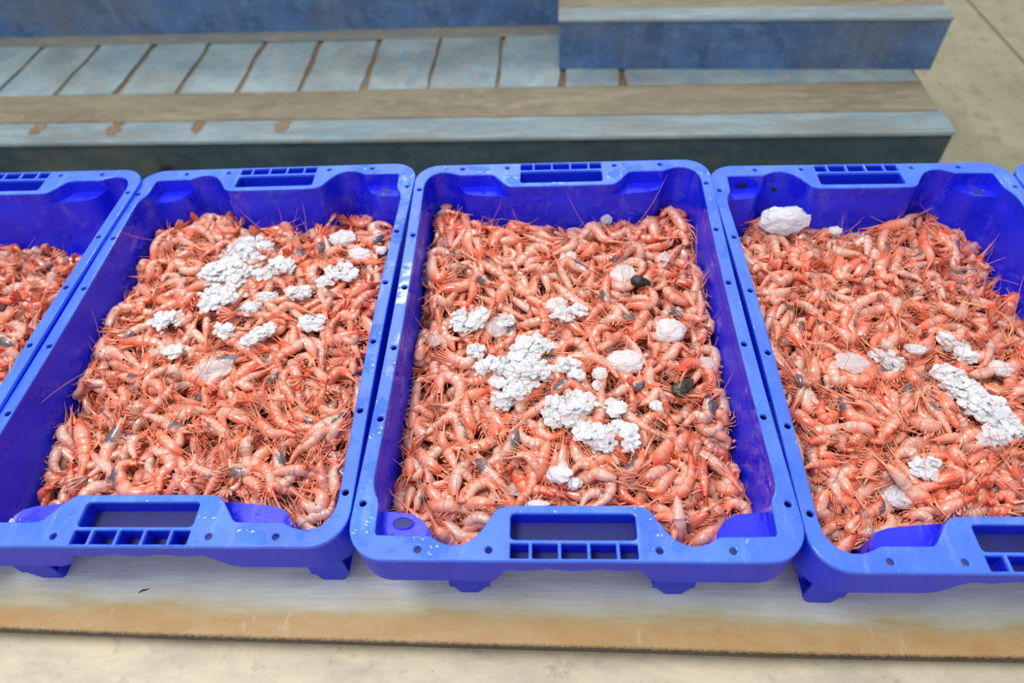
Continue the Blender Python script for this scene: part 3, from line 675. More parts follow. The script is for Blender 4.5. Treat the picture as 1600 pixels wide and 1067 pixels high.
# loose shrimps: crate, body plan, place (0.1 mm), turn, size, look
LOOSE = """0,2,-640,-500,-794,-527,170,-217,95,69,55,6
0,3,240,540,-705,221,-739,-617,100,56,41,54
0,7,320,-400,-717,-61,-638,-766,94,69,51,16
0,7,-580,-760,-720,-255,-642,598,95,16,9,27
0,2,-140,-1380,-687,492,605,501,99,32,0,16
0,4,-360,-1320,-735,273,210,740,105,61,0,15
0,5,1020,-100,-824,225,601,735,100,39,0,98
0,0,-1300,-1720,-814,-185,380,-597,104,96,0,3
0,8,-1020,-1480,-724,-280,-613,651,91,58,0,91
0,3,100,-1860,-738,-20,-737,619,107,53,0,68
0,1,-60,60,-635,234,681,-690,105,90,5,63
0,4,680,1800,-735,-115,-767,-539,102,71,8,50
0,11,-1460,-540,-807,-377,-10,-576,98,49,89,48
0,0,-1680,1020,-724,-117,35,-754,107,61,0,32
0,6,-560,-120,-705,-293,-743,576,89,36,0,27
0,11,240,-640,-678,-125,62,-928,88,67,0,54
0,9,-440,20,-568,-678,-435,439,90,52,0,36
0,0,-960,-1000,-792,38,-201,923,101,41,49,20
0,3,1000,520,-774,-246,-250,776,91,45,41,66
0,4,1540,20,-833,114,31,855,104,68,20,75
0,5,800,480,-614,-262,533,-710,91,54,0,18
0,2,-460,360,-614,576,-520,-259,89,67,0,17
0,2,-520,-1340,-774,76,399,-913,97,5,93,97
0,0,-20,-140,-581,-200,404,-670,99,13,0,61
0,10,-120,500,-722,-135,-180,683,103,64,0,98
0,1,560,-460,-638,-478,-118,203,106,9,0,3
0,8,-120,-1420,-579,-346,517,-738,99,73,0,57
0,1,-480,460,-642,-393,-292,656,96,78,0,31
0,3,-1260,1180,-700,194,133,942,97,36,0,98
0,7,900,-1800,-832,-83,-819,548,102,61,33,74
0,4,780,1160,-701,-58,834,-545,102,19,87,2
0,10,1180,800,-874,-81,154,980,88,77,33,26
0,8,1620,2040,-859,242,-392,-706,92,52,78,69
0,10,1080,1700,-855,-75,-584,771,93,40,0,54
0,3,620,1820,-762,88,-116,-732,94,57,20,38
0,9,580,-2160,-849,74,124,979,105,77,0,77
0,0,-620,-80,-578,-551,-393,310,95,74,57,54
0,8,840,980,-666,308,-609,-404,86,68,0,92
0,9,880,1500,-652,175,722,644,94,46,22,73
0,3,1120,1940,-809,573,-165,7,96,74,0,46
0,10,-480,-1040,-679,270,-451,-787,93,36,0,6
0,7,940,-2240,-727,-13,-753,-575,101,56,16,59
0,2,900,-1220,-677,-291,-738,550,104,59,0,63
0,6,-220,60,-599,691,-79,11,92,44,0,12
0,11,-1100,-1300,-642,-472,397,-485,93,59,0,5
0,0,-740,-100,-561,171,2,-643,87,60,0,15
0,2,-1440,1940,-692,733,4,-328,105,55,0,70
0,2,1360,-1900,-859,556,16,192,95,61,0,57
0,11,500,500,-608,396,-87,-254,97,53,0,68
0,10,560,-440,-699,26,-735,633,104,84,62,64
0,9,1140,1940,-709,-360,-444,694,93,66,0,60
0,7,1440,1300,-809,426,-233,-259,92,70,0,57
0,8,-840,-640,-785,181,-544,-814,101,39,0,23
0,6,-1560,280,-712,-634,-530,212,99,64,0,56
0,8,-340,920,-647,104,759,639,105,50,60,9
0,9,-1060,380,-568,503,-523,-370,97,73,0,95
0,4,-1180,560,-669,-655,1,90,107,44,0,75
0,1,0,-1940,-719,165,-412,-738,89,77,32,25
0,7,-1340,-1520,-666,526,-237,-170,94,40,61,37
0,1,-940,680,-583,78,-853,-465,100,62,0,15
0,4,-820,140,-530,275,585,596,93,46,89,66
0,5,1340,1880,-788,-679,201,-324,97,80,0,6
0,2,-980,-720,-711,-644,117,-203,90,49,0,46
0,1,-800,260,-711,-141,-43,634,89,41,0,94
0,5,1080,-920,-850,-31,501,-836,95,50,0,32
0,4,720,-1820,-826,-391,-168,258,100,66,11,34
0,10,-260,500,-674,94,-46,-452,94,30,0,75
0,10,-20,160,-580,-392,229,-340,102,52,0,95
0,6,340,-2040,-742,-292,-565,564,105,66,0,64
0,8,-1520,-780,-705,-110,822,-474,97,63,62,85
0,4,-260,1380,-625,-498,-636,301,107,72,0,87
0,3,20,580,-566,277,833,448,88,31,0,64
0,10,-300,-1700,-650,-145,-822,548,107,47,0,58
0,3,-440,-460,-660,449,-424,-564,95,44,0,76
0,5,1340,-1460,-731,301,-495,-688,106,35,0,15
0,8,940,220,-669,-177,856,-471,93,37,0,35
0,4,1260,1980,-667,6,670,-740,98,66,0,67
0,10,-1060,-1420,-728,-308,71,-704,97,41,54,96
0,0,820,-880,-786,-682,352,-135,97,35,0,54
0,2,1020,620,-711,-806,339,-272,101,59,48,4
0,4,1480,-600,-814,-15,35,348,90,71,7,1
0,8,-1140,960,-522,-390,365,-720,93,45,39,14
0,10,-460,-100,-586,282,94,293,98,35,0,64
0,10,280,-140,-719,-51,39,161,106,72,0,60
0,2,500,980,-663,665,130,49,101,63,83,85
0,10,1180,-180,-709,594,596,537,94,64,0,96
0,8,-1480,260,-610,368,-343,-654,101,16,0,79
0,8,-1340,1080,-615,719,-135,100,98,42,0,17
0,3,480,400,-678,418,116,493,98,33,0,82
0,7,1140,-2320,-838,-333,-586,507,88,34,0,53
0,4,740,-900,-681,761,-215,-342,107,64,0,67
0,3,480,120,-574,356,485,746,90,36,45,98
0,9,280,-1900,-691,-157,373,-903,107,75,0,63
0,5,-600,-1800,-773,-270,-586,745,97,58,0,48
0,3,-480,-540,-626,-216,-35,626,104,32,0,76
0,6,1080,1020,-607,149,-827,-535,102,41,5,44
0,6,580,640,-599,-389,414,-444,99,66,0,40
0,5,-540,900,-535,-372,-706,494,95,50,0,77
0,8,-760,-1000,-589,-607,-156,-88,108,32,0,98
0,0,-1500,-1780,-751,48,323,-728,97,27,0,21
0,2,1180,1000,-600,-591,-294,336,107,43,0,9
0,10,-600,-1260,-719,407,89,69,102,86,50,23
0,1,-240,60,-508,-739,116,-71,102,50,54,63
0,1,180,-1700,-670,450,92,223,98,83,7,70
0,2,-320,380,-590,201,284,-934,106,40,0,82
0,6,180,-1140,-685,348,-583,-506,91,66,0,32
0,4,-1280,-1220,-632,48,645,-752,94,79,44,11
0,1,-1120,1480,-655,288,-341,-833,88,71,0,69
0,7,-220,-200,-653,622,386,537,90,8,33,38
0,0,260,-1360,-661,700,-440,-114,104,41,40,5
0,5,520,-1320,-619,468,578,587,93,91,0,42
0,10,-1100,-700,-710,509,-444,-393,94,74,31,53
0,9,-320,-880,-684,223,625,744,104,64,0,40
0,3,920,-220,-573,581,-216,-366,105,41,0,56
0,8,880,-600,-752,-501,-561,440,88,47,69,4
0,4,900,-2020,-730,-640,209,77,106,70,0,22
0,1,160,-1440,-546,454,579,628,90,55,0,21
0,8,360,1020,-529,-297,596,-744,103,43,19,15
0,2,-820,900,-567,472,-608,-420,93,83,55,9
0,9,-1380,-1120,-735,-348,599,-633,104,80,0,30
0,8,-1260,-400,-736,185,-357,-182,87,37,10,5
0,4,-1300,-260,-800,-729,-193,266,108,54,0,51
0,3,1300,40,-747,605,546,319,88,39,75,59
0,0,1700,1760,-738,461,-543,-437,103,60,0,78
0,9,1220,-280,-730,-355,515,-500,90,36,78,79
0,0,1480,1360,-762,61,-371,-753,95,61,65,83
0,3,-960,-1800,-686,-448,-453,332,101,97,88,60
0,1,1380,0,-638,-529,-536,464,107,59,0,51
0,0,780,-1760,-641,16,-289,-942,87,52,0,74
0,0,1200,1460,-736,-147,-100,838,90,46,0,95
0,5,500,1840,-660,-653,-240,110,87,47,0,84
0,1,-960,-140,-628,-317,370,-703,105,58,0,73
0,6,-1440,1820,-653,325,680,641,95,34,0,53
0,7,120,-1580,-572,445,372,509,88,61,0,53
0,0,-780,-1760,-788,303,-96,211,106,91,0,62
0,9,-1060,1400,-641,-515,568,-348,98,12,0,34
0,7,240,-1040,-644,532,-110,-277,97,58,20,45
0,11,1060,1560,-631,76,-816,570,88,22,3,64
0,8,-1560,1580,-588,498,716,354,100,84,82,80
0,2,-900,-720,-596,152,468,680,92,63,0,92
0,5,1100,-720,-703,-594,219,-151,92,81,0,79
0,3,-140,1580,-734,14,-57,-194,98,77,0,9
0,2,-1440,920,-541,203,701,623,99,60,0,63
0,10,500,-500,-553,-232,782,-547,100,36,1,36
0,11,-1200,-2100,-653,22,-184,833,105,70,21,35
0,9,-540,-1320,-584,-152,520,-805,86,56,97,38
0,9,680,-980,-624,496,691,341,99,32,0,17
0,1,-180,-1560,-568,725,-187,-112,88,45,26,44
0,7,-1400,1340,-512,157,454,-876,100,24,0,89
0,10,620,-1320,-529,-80,-663,-738,102,34,0,94
0,10,-320,1340,-615,675,-288,-351,90,45,0,19
0,10,-520,-1860,-687,-395,-401,546,102,42,0,47
0,6,220,-720,-567,-73,-737,-653,89,31,17,58
0,6,-140,1300,-619,-270,378,-685,92,63,0,89
0,1,80,1220,-515,167,-816,543,96,27,38,85
0,7,560,-1320,-599,716,-32,-109,91,34,0,97
0,6,-320,1440,-508,591,-489,-501,100,85,0,77
0,1,-860,1740,-636,-235,-253,655,104,62,0,23
0,0,280,-1080,-592,-92,194,815,103,49,0,6
0,11,-1340,1560,-511,-268,591,-711,96,32,92,21
0,11,160,-640,-629,62,799,574,107,39,0,90
0,7,-1420,-940,-707,-247,414,871,101,76,0,3
0,10,1560,2220,-642,572,-360,-344,89,67,0,33
0,11,80,-260,-459,4,-148,481,89,45,0,81
0,5,-1240,240,-502,-752,-138,89,105,33,0,78
0,8,0,500,-532,477,-361,-346,86,45,0,87
0,2,-660,1740,-636,-196,140,-651,100,65,0,61
0,6,840,1540,-573,-201,683,-601,100,34,0,22
0,2,-1560,-1100,-701,-615,-175,232,96,52,0,4
0,1,-1640,980,-533,-721,-502,156,87,54,0,93
0,1,-1100,-300,-570,729,-128,26,108,48,15,35
0,9,260,320,-566,-177,-637,-725,86,85,0,49
0,9,1360,-1020,-651,-556,-299,380,101,36,0,8
0,1,920,-1200,-750,120,530,657,87,73,0,35
0,3,1520,360,-764,-480,375,-651,96,90,81,12
0,8,-1160,100,-584,594,583,453,92,56,0,98
0,9,620,-1340,-578,14,41,995,103,46,0,17
0,3,-1140,-660,-755,-221,121,-59,93,53,50,12
0,10,1400,-2140,-785,426,-491,-726,88,60,89,69
0,5,100,-460,-487,586,-280,-431,106,66,0,51
0,2,-880,-2240,-834,503,545,604,90,71,0,74
0,3,1040,-1980,-698,-367,-390,557,95,38,0,38
0,5,-700,1460,-540,758,-77,37,106,19,0,28
0,2,-860,920,-591,-267,-160,770,101,49,72,86
0,5,-1340,2080,-570,-833,29,-319,88,69,0,53
0,7,-380,-340,-582,611,385,623,91,69,0,72
0,5,1200,-480,-622,-758,32,-21,97,59,0,11
0,2,-600,-1320,-681,-474,-139,12,101,27,85,90
0,7,-1560,-1160,-801,603,374,174,89,54,58,37
0,4,1520,-1740,-760,304,663,631,96,35,0,51
0,2,940,-960,-801,-219,168,-958,100,20,30,20
0,11,-1080,-2140,-737,-347,-565,437,91,60,0,83
0,0,-580,-2180,-763,-49,743,-640,105,48,0,9
0,0,420,-940,-516,656,453,304,90,64,87,41
0,0,1160,-2080,-698,118,4,991,89,54,0,38
0,4,720,-880,-684,-17,3,531,87,66,52,30
0,8,160,1100,-498,109,651,737,92,36,0,42
0,0,0,-800,-448,-436,275,-473,87,43,96,44
0,3,380,520,-651,16,214,433,97,87,0,29
0,6,300,-1580,-534,-95,654,-716,89,24,0,80
0,7,1440,1560,-666,-133,626,-734,101,53,0,6
0,10,-40,2000,-825,365,-489,-723,106,76,0,24
0,0,1400,980,-716,-444,-172,446,95,41,0,12
0,8,1300,-1500,-741,600,546,553,103,93,89,18
0,11,-660,520,-480,-35,-2,-548,92,66,0,16
0,3,-540,-1260,-493,130,728,664,99,81,41,29
0,6,-1460,-1100,-589,606,-184,-165,93,43,0,25
0,5,1520,-1620,-768,-234,-616,568,94,46,0,90
0,6,-600,1080,-567,791,170,59,93,67,0,23
0,7,-360,-820,-567,-425,-6,270,96,42,0,94
0,7,180,-1420,-487,-467,-516,545,96,54,0,21
0,3,320,-460,-564,-457,-198,558,104,71,0,77
0,7,1560,400,-640,402,-438,-797,95,49,6,72
0,9,560,-240,-524,553,-536,-430,90,32,0,89
0,0,-580,1160,-507,-639,446,-433,105,22,0,94
0,0,-1560,-1600,-740,-506,-689,345,88,85,0,29
0,11,-1520,940,-483,-370,-447,567,107,63,34,64
0,10,880,260,-644,468,-12,24,96,56,0,92
0,3,-860,-1900,-644,119,626,-768,101,34,0,45
0,10,360,80,-557,-626,146,-257,98,29,33,71
0,5,1380,-360,-812,319,544,760,98,80,0,53
0,7,1420,700,-655,-525,-451,441,99,60,0,54
0,1,180,780,-542,-243,-546,714,107,30,0,25
0,7,1340,380,-598,-474,176,-393,101,26,91,43
0,6,-1200,-280,-540,-688,-293,265,105,27,0,71
0,5,920,760,-512,18,-723,688,94,58,0,8
0,8,1460,820,-634,567,143,-177,107,58,0,62
0,5,-580,-1540,-525,543,-426,-462,86,46,0,83
0,2,-1020,-1760,-597,-482,-144,374,93,21,0,76
0,9,-1040,1400,-561,595,-167,-399,94,50,12,88
0,0,700,-1060,-478,-215,-533,749,90,31,0,85
0,7,-280,1280,-552,639,551,465,92,61,79,7
0,0,-860,1200,-500,-109,-293,891,106,56,0,14
0,5,-160,-1120,-623,149,-716,-621,88,69,0,62
0,10,-1060,260,-744,-281,142,-717,87,33,90,7
0,5,-820,580,-512,-468,-662,478,100,12,0,5
0,9,960,-20,-649,-73,459,-853,95,23,11,81
0,0,-1380,-1120,-604,641,-153,-125,97,67,0,10
0,7,-220,-1780,-582,-581,-528,274,96,70,0,4
0,10,1380,-340,-715,-131,387,-805,92,48,0,52
0,8,-1500,-2080,-675,-821,-134,34,101,38,0,7
0,6,-80,-700,-515,-529,-656,288,92,37,58,9
0,2,1500,-780,-712,706,526,285,94,66,0,82
0,0,80,-540,-462,-281,-362,703,91,91,0,92
0,4,-260,1880,-759,-102,24,-308,108,44,0,26
0,8,-1600,1740,-569,-363,256,-543,87,5,0,38
0,0,-1580,600,-485,744,-539,-179,89,26,0,74
0,8,1200,240,-556,-689,476,-307,91,29,0,15
0,0,-300,-880,-508,-184,447,-822,94,56,0,73
0,7,360,-20,-442,-231,724,-646,98,54,0,34
0,1,840,1840,-695,-363,-37,349,90,77,22,63
0,9,1080,1960,-592,427,-550,-521,99,41,44,69
0,5,-920,-1840,-577,241,541,720,100,64,0,21
0,6,1100,-860,-718,241,-839,-341,93,74,0,61
0,9,-360,-1600,-496,-746,32,29,92,53,0,28
0,8,1560,1240,-657,193,584,784,88,46,91,15
0,11,-1680,2160,-530,-48,-79,-741,92,32,0,55
0,6,1080,-900,-599,-326,-383,788,86,48,4,64
0,8,-1320,-2060,-596,73,858,-506,100,41,0,87
0,7,-300,1300,-494,-654,-79,251,87,19,0,84
0,5,1100,-1620,-620,-278,684,-638,101,81,0,52
0,0,780,-140,-483,-28,115,840,93,56,0,69
0,7,-120,-1200,-453,-762,-92,129,96,72,64,63
0,7,-1300,540,-482,102,733,645,90,43,0,31
0,5,-260,-2060,-559,102,618,755,93,87,0,87
0,3,-580,1980,-620,327,-550,-578,98,65,0,40
0,2,60,1060,-573,-160,-110,783,86,35,41,87
0,6,-1280,2020,-549,125,-652,-735,96,96,0,82
0,10,260,-520,-608,109,382,720,106,59,57,31
0,6,880,860,-529,-326,-676,537,88,74,0,49
0,8,-1000,140,-551,-247,468,-699,96,69,0,37
0,3,1540,1100,-642,-361,615,-439,107,67,0,34
0,8,-840,-2240,-717,760,129,359,95,62,0,24
0,1,820,1160,-616,-169,613,-731,88,32,0,42
0,1,1560,-1740,-759,-99,202,-733,93,23,0,14
0,2,-1400,-2260,-809,119,20,944,107,70,66,12
0,4,640,-1860,-547,72,-740,-667,102,64,12,72
0,2,-1080,-740,-573,-319,664,-629,101,56,0,15
0,1,-660,1780,-541,421,-391,-559,90,62,0,31
0,8,-1520,2180,-511,-556,609,-543,97,89,3,94
0,0,1240,-700,-603,658,14,38,97,63,0,91
0,1,1560,-120,-647,-80,-148,724,94,29,0,54
0,1,-300,900,-485,-550,-282,490,88,71,0,46
0,2,1440,160,-636,-377,80,299,86,46,0,28
0,4,1480,-1140,-691,263,-724,636,95,34,0,11
0,7,-1340,-1920,-615,-556,-111,122,90,25,0,22
0,2,1320,1420,-683,226,-173,-620,89,59,0,61
0,5,-1500,-1340,-596,-23,607,-754,87,5,0,43
0,3,480,1260,-542,-573,480,-592,89,17,0,17
0,11,-1240,1880,-509,-139,-648,738,103,32,0,69
0,9,-1080,320,-496,438,487,605,91,43,81,38
0,8,740,260,-484,69,-698,-695,97,56,79,55
0,4,-160,-1580,-624,-237,-50,582,90,51,0,79
0,7,1640,2260,-796,213,-501,810,86,47,0,29
0,7,1640,760,-653,260,-331,-534,96,45,0,18
0,7,220,1500,-516,379,-705,-577,95,61,0,62
0,8,1020,0,-519,130,634,750,94,49,0,39
0,9,1380,0,-565,-352,-367,653,99,68,26,84
0,7,-380,-2020,-624,235,302,839,86,38,0,90
0,1,1400,2380,-844,-126,-193,-907,103,34,0,33
0,2,-280,-160,-458,742,259,167,93,43,52,39
0,2,760,-2320,-672,54,-506,-854,108,30,0,29
0,6,700,1040,-486,-305,-625,675,98,53,0,26
0,8,1560,-680,-680,-224,571,-779,104,58,86,90
0,4,580,1280,-636,208,466,858,92,28,0,21
0,9,-1060,-860,-555,-569,-43,200,106,73,0,4
0,11,-420,-40,-488,133,-779,-608,90,55,0,68
0,2,-660,-280,-524,-374,-457,628,98,86,28,24
0,4,1220,-400,-742,-62,-96,891,87,48,0,40
0,1,440,1920,-629,177,-329,-902,90,77,0,96
0,11,600,560,-458,-168,-541,767,88,40,81,23
0,0,-740,540,-476,-152,-288,895,100,56,0,63
0,8,1600,-2040,-712,103,-745,653,90,72,0,90
0,11,1060,-640,-525,238,560,745,86,51,0,20
0,8,-1620,920,-456,-453,428,-562,95,97,46,69
0,2,1620,860,-721,-210,9,-669,90,48,55,39
0,8,1540,1100,-548,-98,-668,731,97,97,48,16
0,1,200,-1840,-573,-86,-743,658,91,32,0,79
0,10,1460,1640,-762,33,163,459,98,69,61,43
0,0,-1080,-180,-575,30,-20,635,88,76,0,21
0,6,-120,40,-493,303,531,507,102,47,0,52
0,0,1220,-1920,-808,98,143,122,92,66,0,48
0,8,-1660,-1580,-600,203,659,675,89,87,95,48
0,8,-80,2000,-661,279,788,545,99,41,0,41
0,4,780,-2260,-559,13,-676,-735,90,63,0,85
0,7,-20,1660,-505,-53,567,-803,97,39,0,86
0,6,-1540,-640,-715,552,-267,-55,94,26,0,82
0,0,-1080,1720,-468,532,-428,-481,87,94,0,22
0,6,-880,-1200,-504,-629,299,-402,108,50,0,50
0,5,440,400,-474,31,614,-776,98,70,0,95
0,3,-1600,-40,-636,315,596,596,87,74,0,11
0,7,660,-1540,-498,-6,-809,-583,101,76,0,82
0,7,1240,2020,-635,608,166,88,97,86,0,73
0,0,280,1340,-527,-22,600,-787,86,26,0,3
0,8,1300,-2140,-742,-189,-817,506,91,42,0,89
0,8,580,2100,-603,-661,305,-382,87,22,63,43
0,11,-1420,1800,-488,466,-736,-460,89,58,6,89
0,1,-440,600,-510,434,-57,-258,93,20,0,88
0,2,-1160,-180,-500,630,252,228,87,64,98,25
0,8,-160,620,-495,-556,401,-572,102,54,19,82
0,8,1560,280,-558,10,817,-574,98,52,39,50
0,4,860,1800,-544,580,-440,-346,95,52,0,51
0,8,-480,1780,-603,20,-867,-495,95,78,0,95
0,6,1540,-1000,-664,583,477,502,94,26,24,17
0,9,-1460,700,-550,222,134,485,90,50,0,31
0,8,-960,-2400,-702,453,540,639,92,53,0,89
0,7,860,1180,-521,447,-650,-540,104,40,27,2
0,6,1160,-2260,-658,-280,740,-557,93,48,0,62
0,0,-1720,-840,-611,-418,374,-612,91,50,9,89
0,0,320,-940,-448,-400,523,-588,96,21,0,19
0,10,220,-1840,-491,281,574,691,98,42,0,53
0,1,220,1820,-626,88,39,-299,92,5,0,19
0,11,1660,-380,-636,-176,-302,622,94,27,0,73
0,4,1060,-460,-529,147,-691,-701,93,27,0,28
0,9,-920,-1280,-506,594,203,262,107,52,0,84
0,8,-1680,-40,-659,337,133,670,103,49,0,58
0,0,760,-560,-501,-342,-699,541,103,44,0,51
0,0,-280,600,-437,753,-255,-164,92,64,0,94
0,2,-500,-1760,-537,248,536,616,90,74,0,93
0,0,-660,-2120,-663,-23,505,-855,88,63,0,32
0,8,1060,-1600,-576,-378,-608,555,97,49,76,92
0,8,1560,-1000,-597,-602,-320,306,103,47,0,68
0,9,1760,2060,-816,114,-13,-671,87,38,0,27
0,7,60,-1240,-480,285,-730,-601,103,75,0,26
0,10,60,-1620,-560,-341,-290,556,99,46,0,30
0,7,280,2020,-642,460,-328,-346,101,37,0,42
0,9,280,-400,-448,10,577,815,100,57,0,74
0,7,-780,1540,-491,-264,-651,644,95,68,0,26
0,8,-260,-540,-530,-810,-83,-55,88,75,52,3
0,9,1060,-1140,-611,-162,-634,738,94,33,0,90
0,1,-160,1120,-493,443,-349,-508,90,17,1,1
0,7,-1680,-1960,-712,-312,80,-708,97,44,49,9
0,7,-1000,2140,-580,120,923,357,105,81,0,96
0,10,-1560,2420,-669,19,-12,-163,93,44,60,66
0,11,1480,-1580,-645,-255,-778,542,97,65,0,20
0,10,-1540,0,-533,-632,-249,180,95,34,0,19
0,8,-1520,-540,-667,-350,415,-544,86,78,47,51
0,11,160,-2200,-601,156,-85,44,95,53,38,61
0,1,780,1500,-550,-9,253,-911,98,32,0,34
0,8,1600,1980,-623,-343,588,-604,92,66,0,34
0,8,-920,-1760,-608,-552,-483,429,95,38,0,22
0,5,-880,-1980,-553,-620,-154,188,87,51,0,59
0,8,1680,2400,-645,570,-272,-246,102,97,0,68
0,0,-240,1800,-551,443,-41,-221,94,54,0,22
0,8,0,-920,-463,569,-112,-174,87,54,52,2
0,3,-1240,1120,-432,-103,714,-685,86,94,0,82
0,8,-320,2120,-613,171,-800,-417,106,77,0,28
0,0,-1200,180,-493,-233,-403,751,88,43,20,12
0,9,-840,-2260,-674,-202,46,60,101,60,74,50
1,8,1240,1500,-782,-77,-635,-767,103,45,0,64
1,8,-720,1120,-690,-501,384,-385,92,68,0,35
1,4,480,120,-619,614,93,-27,88,73,0,43
1,7,-180,-1260,-748,339,-644,-645,96,81,0,32
1,2,780,40,-772,-449,478,-508,98,52,0,8
1,11,-420,-1500,-765,-651,-121,-128,102,29,92,2
1,4,320,-740,-699,66,448,-890,103,42,0,75
1,3,1360,-360,-760,-608,-32,-78,89,51,0,46
1,11,-160,-1280,-703,-111,885,-450,107,48,0,93
1,2,1100,-320,-724,469,404,587,105,67,0,56
1,3,-800,1560,-803,-59,-107,-979,106,67,0,14
1,10,380,-1080,-716,-32,-744,628,91,31,0,31
1,4,-600,-1680,-708,695,-468,-316,106,42,0,55
1,4,520,-1780,-817,488,433,538,86,76,27,30
1,2,420,-1660,-755,96,666,725,108,87,0,57
1,2,-360,-800,-724,-655,-445,238,92,87,0,18
1,3,1320,-480,-624,-22,-677,-734,108,64,0,29
1,5,-1500,-40,-655,169,813,554,101,53,70,20
1,6,-1080,-1200,-805,-137,-467,-864,100,64,0,53
1,1,-1120,260,-758,206,248,910,94,48,0,48
1,2,1160,0,-700,358,112,-84,107,56,0,1
1,9,-580,-1220,-623,341,557,617,94,24,0,84
1,0,860,-80,-686,-511,-540,373,91,39,0,48
1,6,-780,-1300,-648,705,10,21,108,42,0,62
1,10,940,-1600,-740,-309,414,-830,97,42,0,18
1,6,460,220,-667,-756,186,55,106,60,21,87
1,2,60,-1780,-884,82,146,767,105,80,0,89
1,2,560,460,-665,437,52,-14,105,60,0,28
1,10,640,-1780,-717,409,-126,-18,104,40,0,11
1,10,1440,-1440,-785,95,-507,-833,89,77,94,93
1,6,340,-660,-586,-199,565,-791,107,71,0,28
1,10,1280,-1560,-680,-620,98,171,101,24,0,85
1,3,-660,-1500,-651,-323,-187,302,88,87,0,2
1,4,380,60,-656,-133,-114,706,96,55,6,43
1,2,1440,620,-752,468,592,451,95,51,0,34
1,10,-1100,1200,-587,-536,-297,376,104,68,22,61
1,11,-1120,160,-601,-123,304,-853,91,31,0,45
1,5,260,-620,-591,315,-610,-649,106,17,0,25
1,7,-20,-1320,-660,876,-72,-280,88,49,0,31
1,2,-240,-320,-646,-856,45,46,95,71,0,54
1,0,-1640,-1540,-984,-573,-518,304,102,38,0,80
1,11,-1080,1080,-535,351,354,795,102,78,41,57
1,11,1060,-480,-629,515,-5,245,99,75,0,96
1,10,1420,-540,-756,205,2,693,87,32,87,85
1,8,180,840,-714,-467,474,-602,104,61,0,80
1,8,80,-1260,-623,-651,482,-426,88,40,0,3
1,10,-100,-1480,-532,-697,-154,170,101,15,0,94
1,11,-260,460,-629,-287,107,-281,92,5,0,68
1,5,-660,1140,-641,-570,-222,394,89,52,0,81
1,0,760,1540,-757,-543,568,-553,100,56,0,65
1,11,-320,-1980,-819,11,-915,388,101,82,0,1
1,5,-1280,-620,-723,693,72,124,106,60,0,37
1,7,-780,120,-677,1,624,-772,101,91,48,28
1,9,800,480,-751,256,523,513,106,44,0,75
1,7,-1280,560,-591,720,-56,2,108,27,13,67
1,2,-840,-440,-736,718,-47,27,103,45,0,63
1,0,660,-320,-675,258,-344,-601,99,67,0,74
1,7,1200,1260,-763,-343,678,-510,107,16,0,87
1,11,-1060,380,-560,274,81,190,88,46,9,78
1,5,980,460,-584,-761,-310,250,91,41,0,30
1,1,1460,-120,-619,-471,518,-680,94,50,0,23
1,9,-520,20,-648,-107,175,-88,94,31,45,28
1,4,-1040,-80,-775,97,85,921,95,80,98,81
1,9,440,-1060,-655,770,34,-171,98,5,0,32
1,3,1520,-1940,-781,682,-269,-197,98,23,29,81
1,6,1520,-1400,-759,582,454,445,99,38,90,2
1,7,900,-1340,-668,-548,608,-471,98,69,0,15
1,8,1180,-1820,-781,622,474,380,87,42,0,42
1,9,1280,1620,-628,474,553,387,94,75,0,66
1,10,-1260,-1920,-884,500,725,332,103,31,45,51
1,3,-560,-860,-782,-471,-269,317,106,88,0,4
1,9,-700,240,-603,53,26,932,94,48,0,98
1,5,-1500,-360,-665,-422,-595,383,104,40,0,24
1,7,-320,1640,-779,-92,601,-750,98,40,0,59
1,2,-80,1340,-649,611,287,454,87,80,82,55
1,8,-380,-660,-621,24,610,789,104,31,3,58
1,5,620,-1380,-612,773,110,34,98,35,99,45
1,4,1520,-760,-581,30,-661,-746,94,43,0,77
1,7,360,-220,-523,92,696,-710,103,56,96,43
1,5,1040,1240,-636,-733,286,-255,93,80,0,19
1,7,-240,1020,-661,-633,85,-204,91,75,0,60
1,5,500,620,-642,-301,478,-803,96,79,7,52
1,5,940,2180,-696,237,-729,640,107,70,0,54
1,9,1260,-1660,-684,427,378,790,95,41,0,96
1,4,-1000,-740,-657,554,383,653,87,80,0,68
1,9,-400,-640,-638,-213,-138,281,99,57,10,69
1,8,-400,1260,-721,-730,-94,-99,96,53,0,41
1,9,680,-1320,-598,237,-517,-762,99,70,80,28
1,10,760,-560,-569,-712,187,-90,98,43,69,7
1,8,-840,580,-613,487,138,23,100,90,40,6
1,8,760,-820,-682,-65,-685,-724,91,68,0,34
1,8,960,-380,-503,692,-250,-185,92,11,0,62
1,5,-200,1020,-496,749,294,395,92,66,0,66
1,8,1020,1340,-599,546,-384,-530,100,63,0,42
1,3,180,-760,-555,-631,-132,175,94,7,0,94
1,9,80,1720,-756,-237,63,-208,104,72,0,34
1,2,-220,1480,-601,-106,794,-571,102,81,0,11
1,4,-1000,-460,-658,-827,262,-241,104,19,0,74
1,4,-920,-2000,-778,913,-112,-31,96,20,0,44
1,0,-40,-180,-704,-181,-212,637,107,93,0,26
1,2,-640,-1260,-715,-106,317,777,100,39,0,11
1,9,-40,-1040,-600,-536,-181,608,106,74,54,94
1,7,1420,-1400,-536,426,-532,-471,100,51,0,77
1,6,1460,-1760,-611,412,-448,-612,108,51,0,48
1,11,820,-960,-603,459,531,629,90,47,32,20
1,0,-1560,-720,-726,-497,-637,226,97,79,46,55
1,6,720,-1320,-560,-45,-756,617,104,97,0,81
1,0,-1120,1560,-648,112,-109,-229,97,26,0,45
1,3,-380,-840,-561,541,464,587,89,42,85,84
1,9,-1200,1860,-651,310,-558,-514,104,11,68,69
1,11,-840,960,-500,-144,-207,536,105,52,0,37
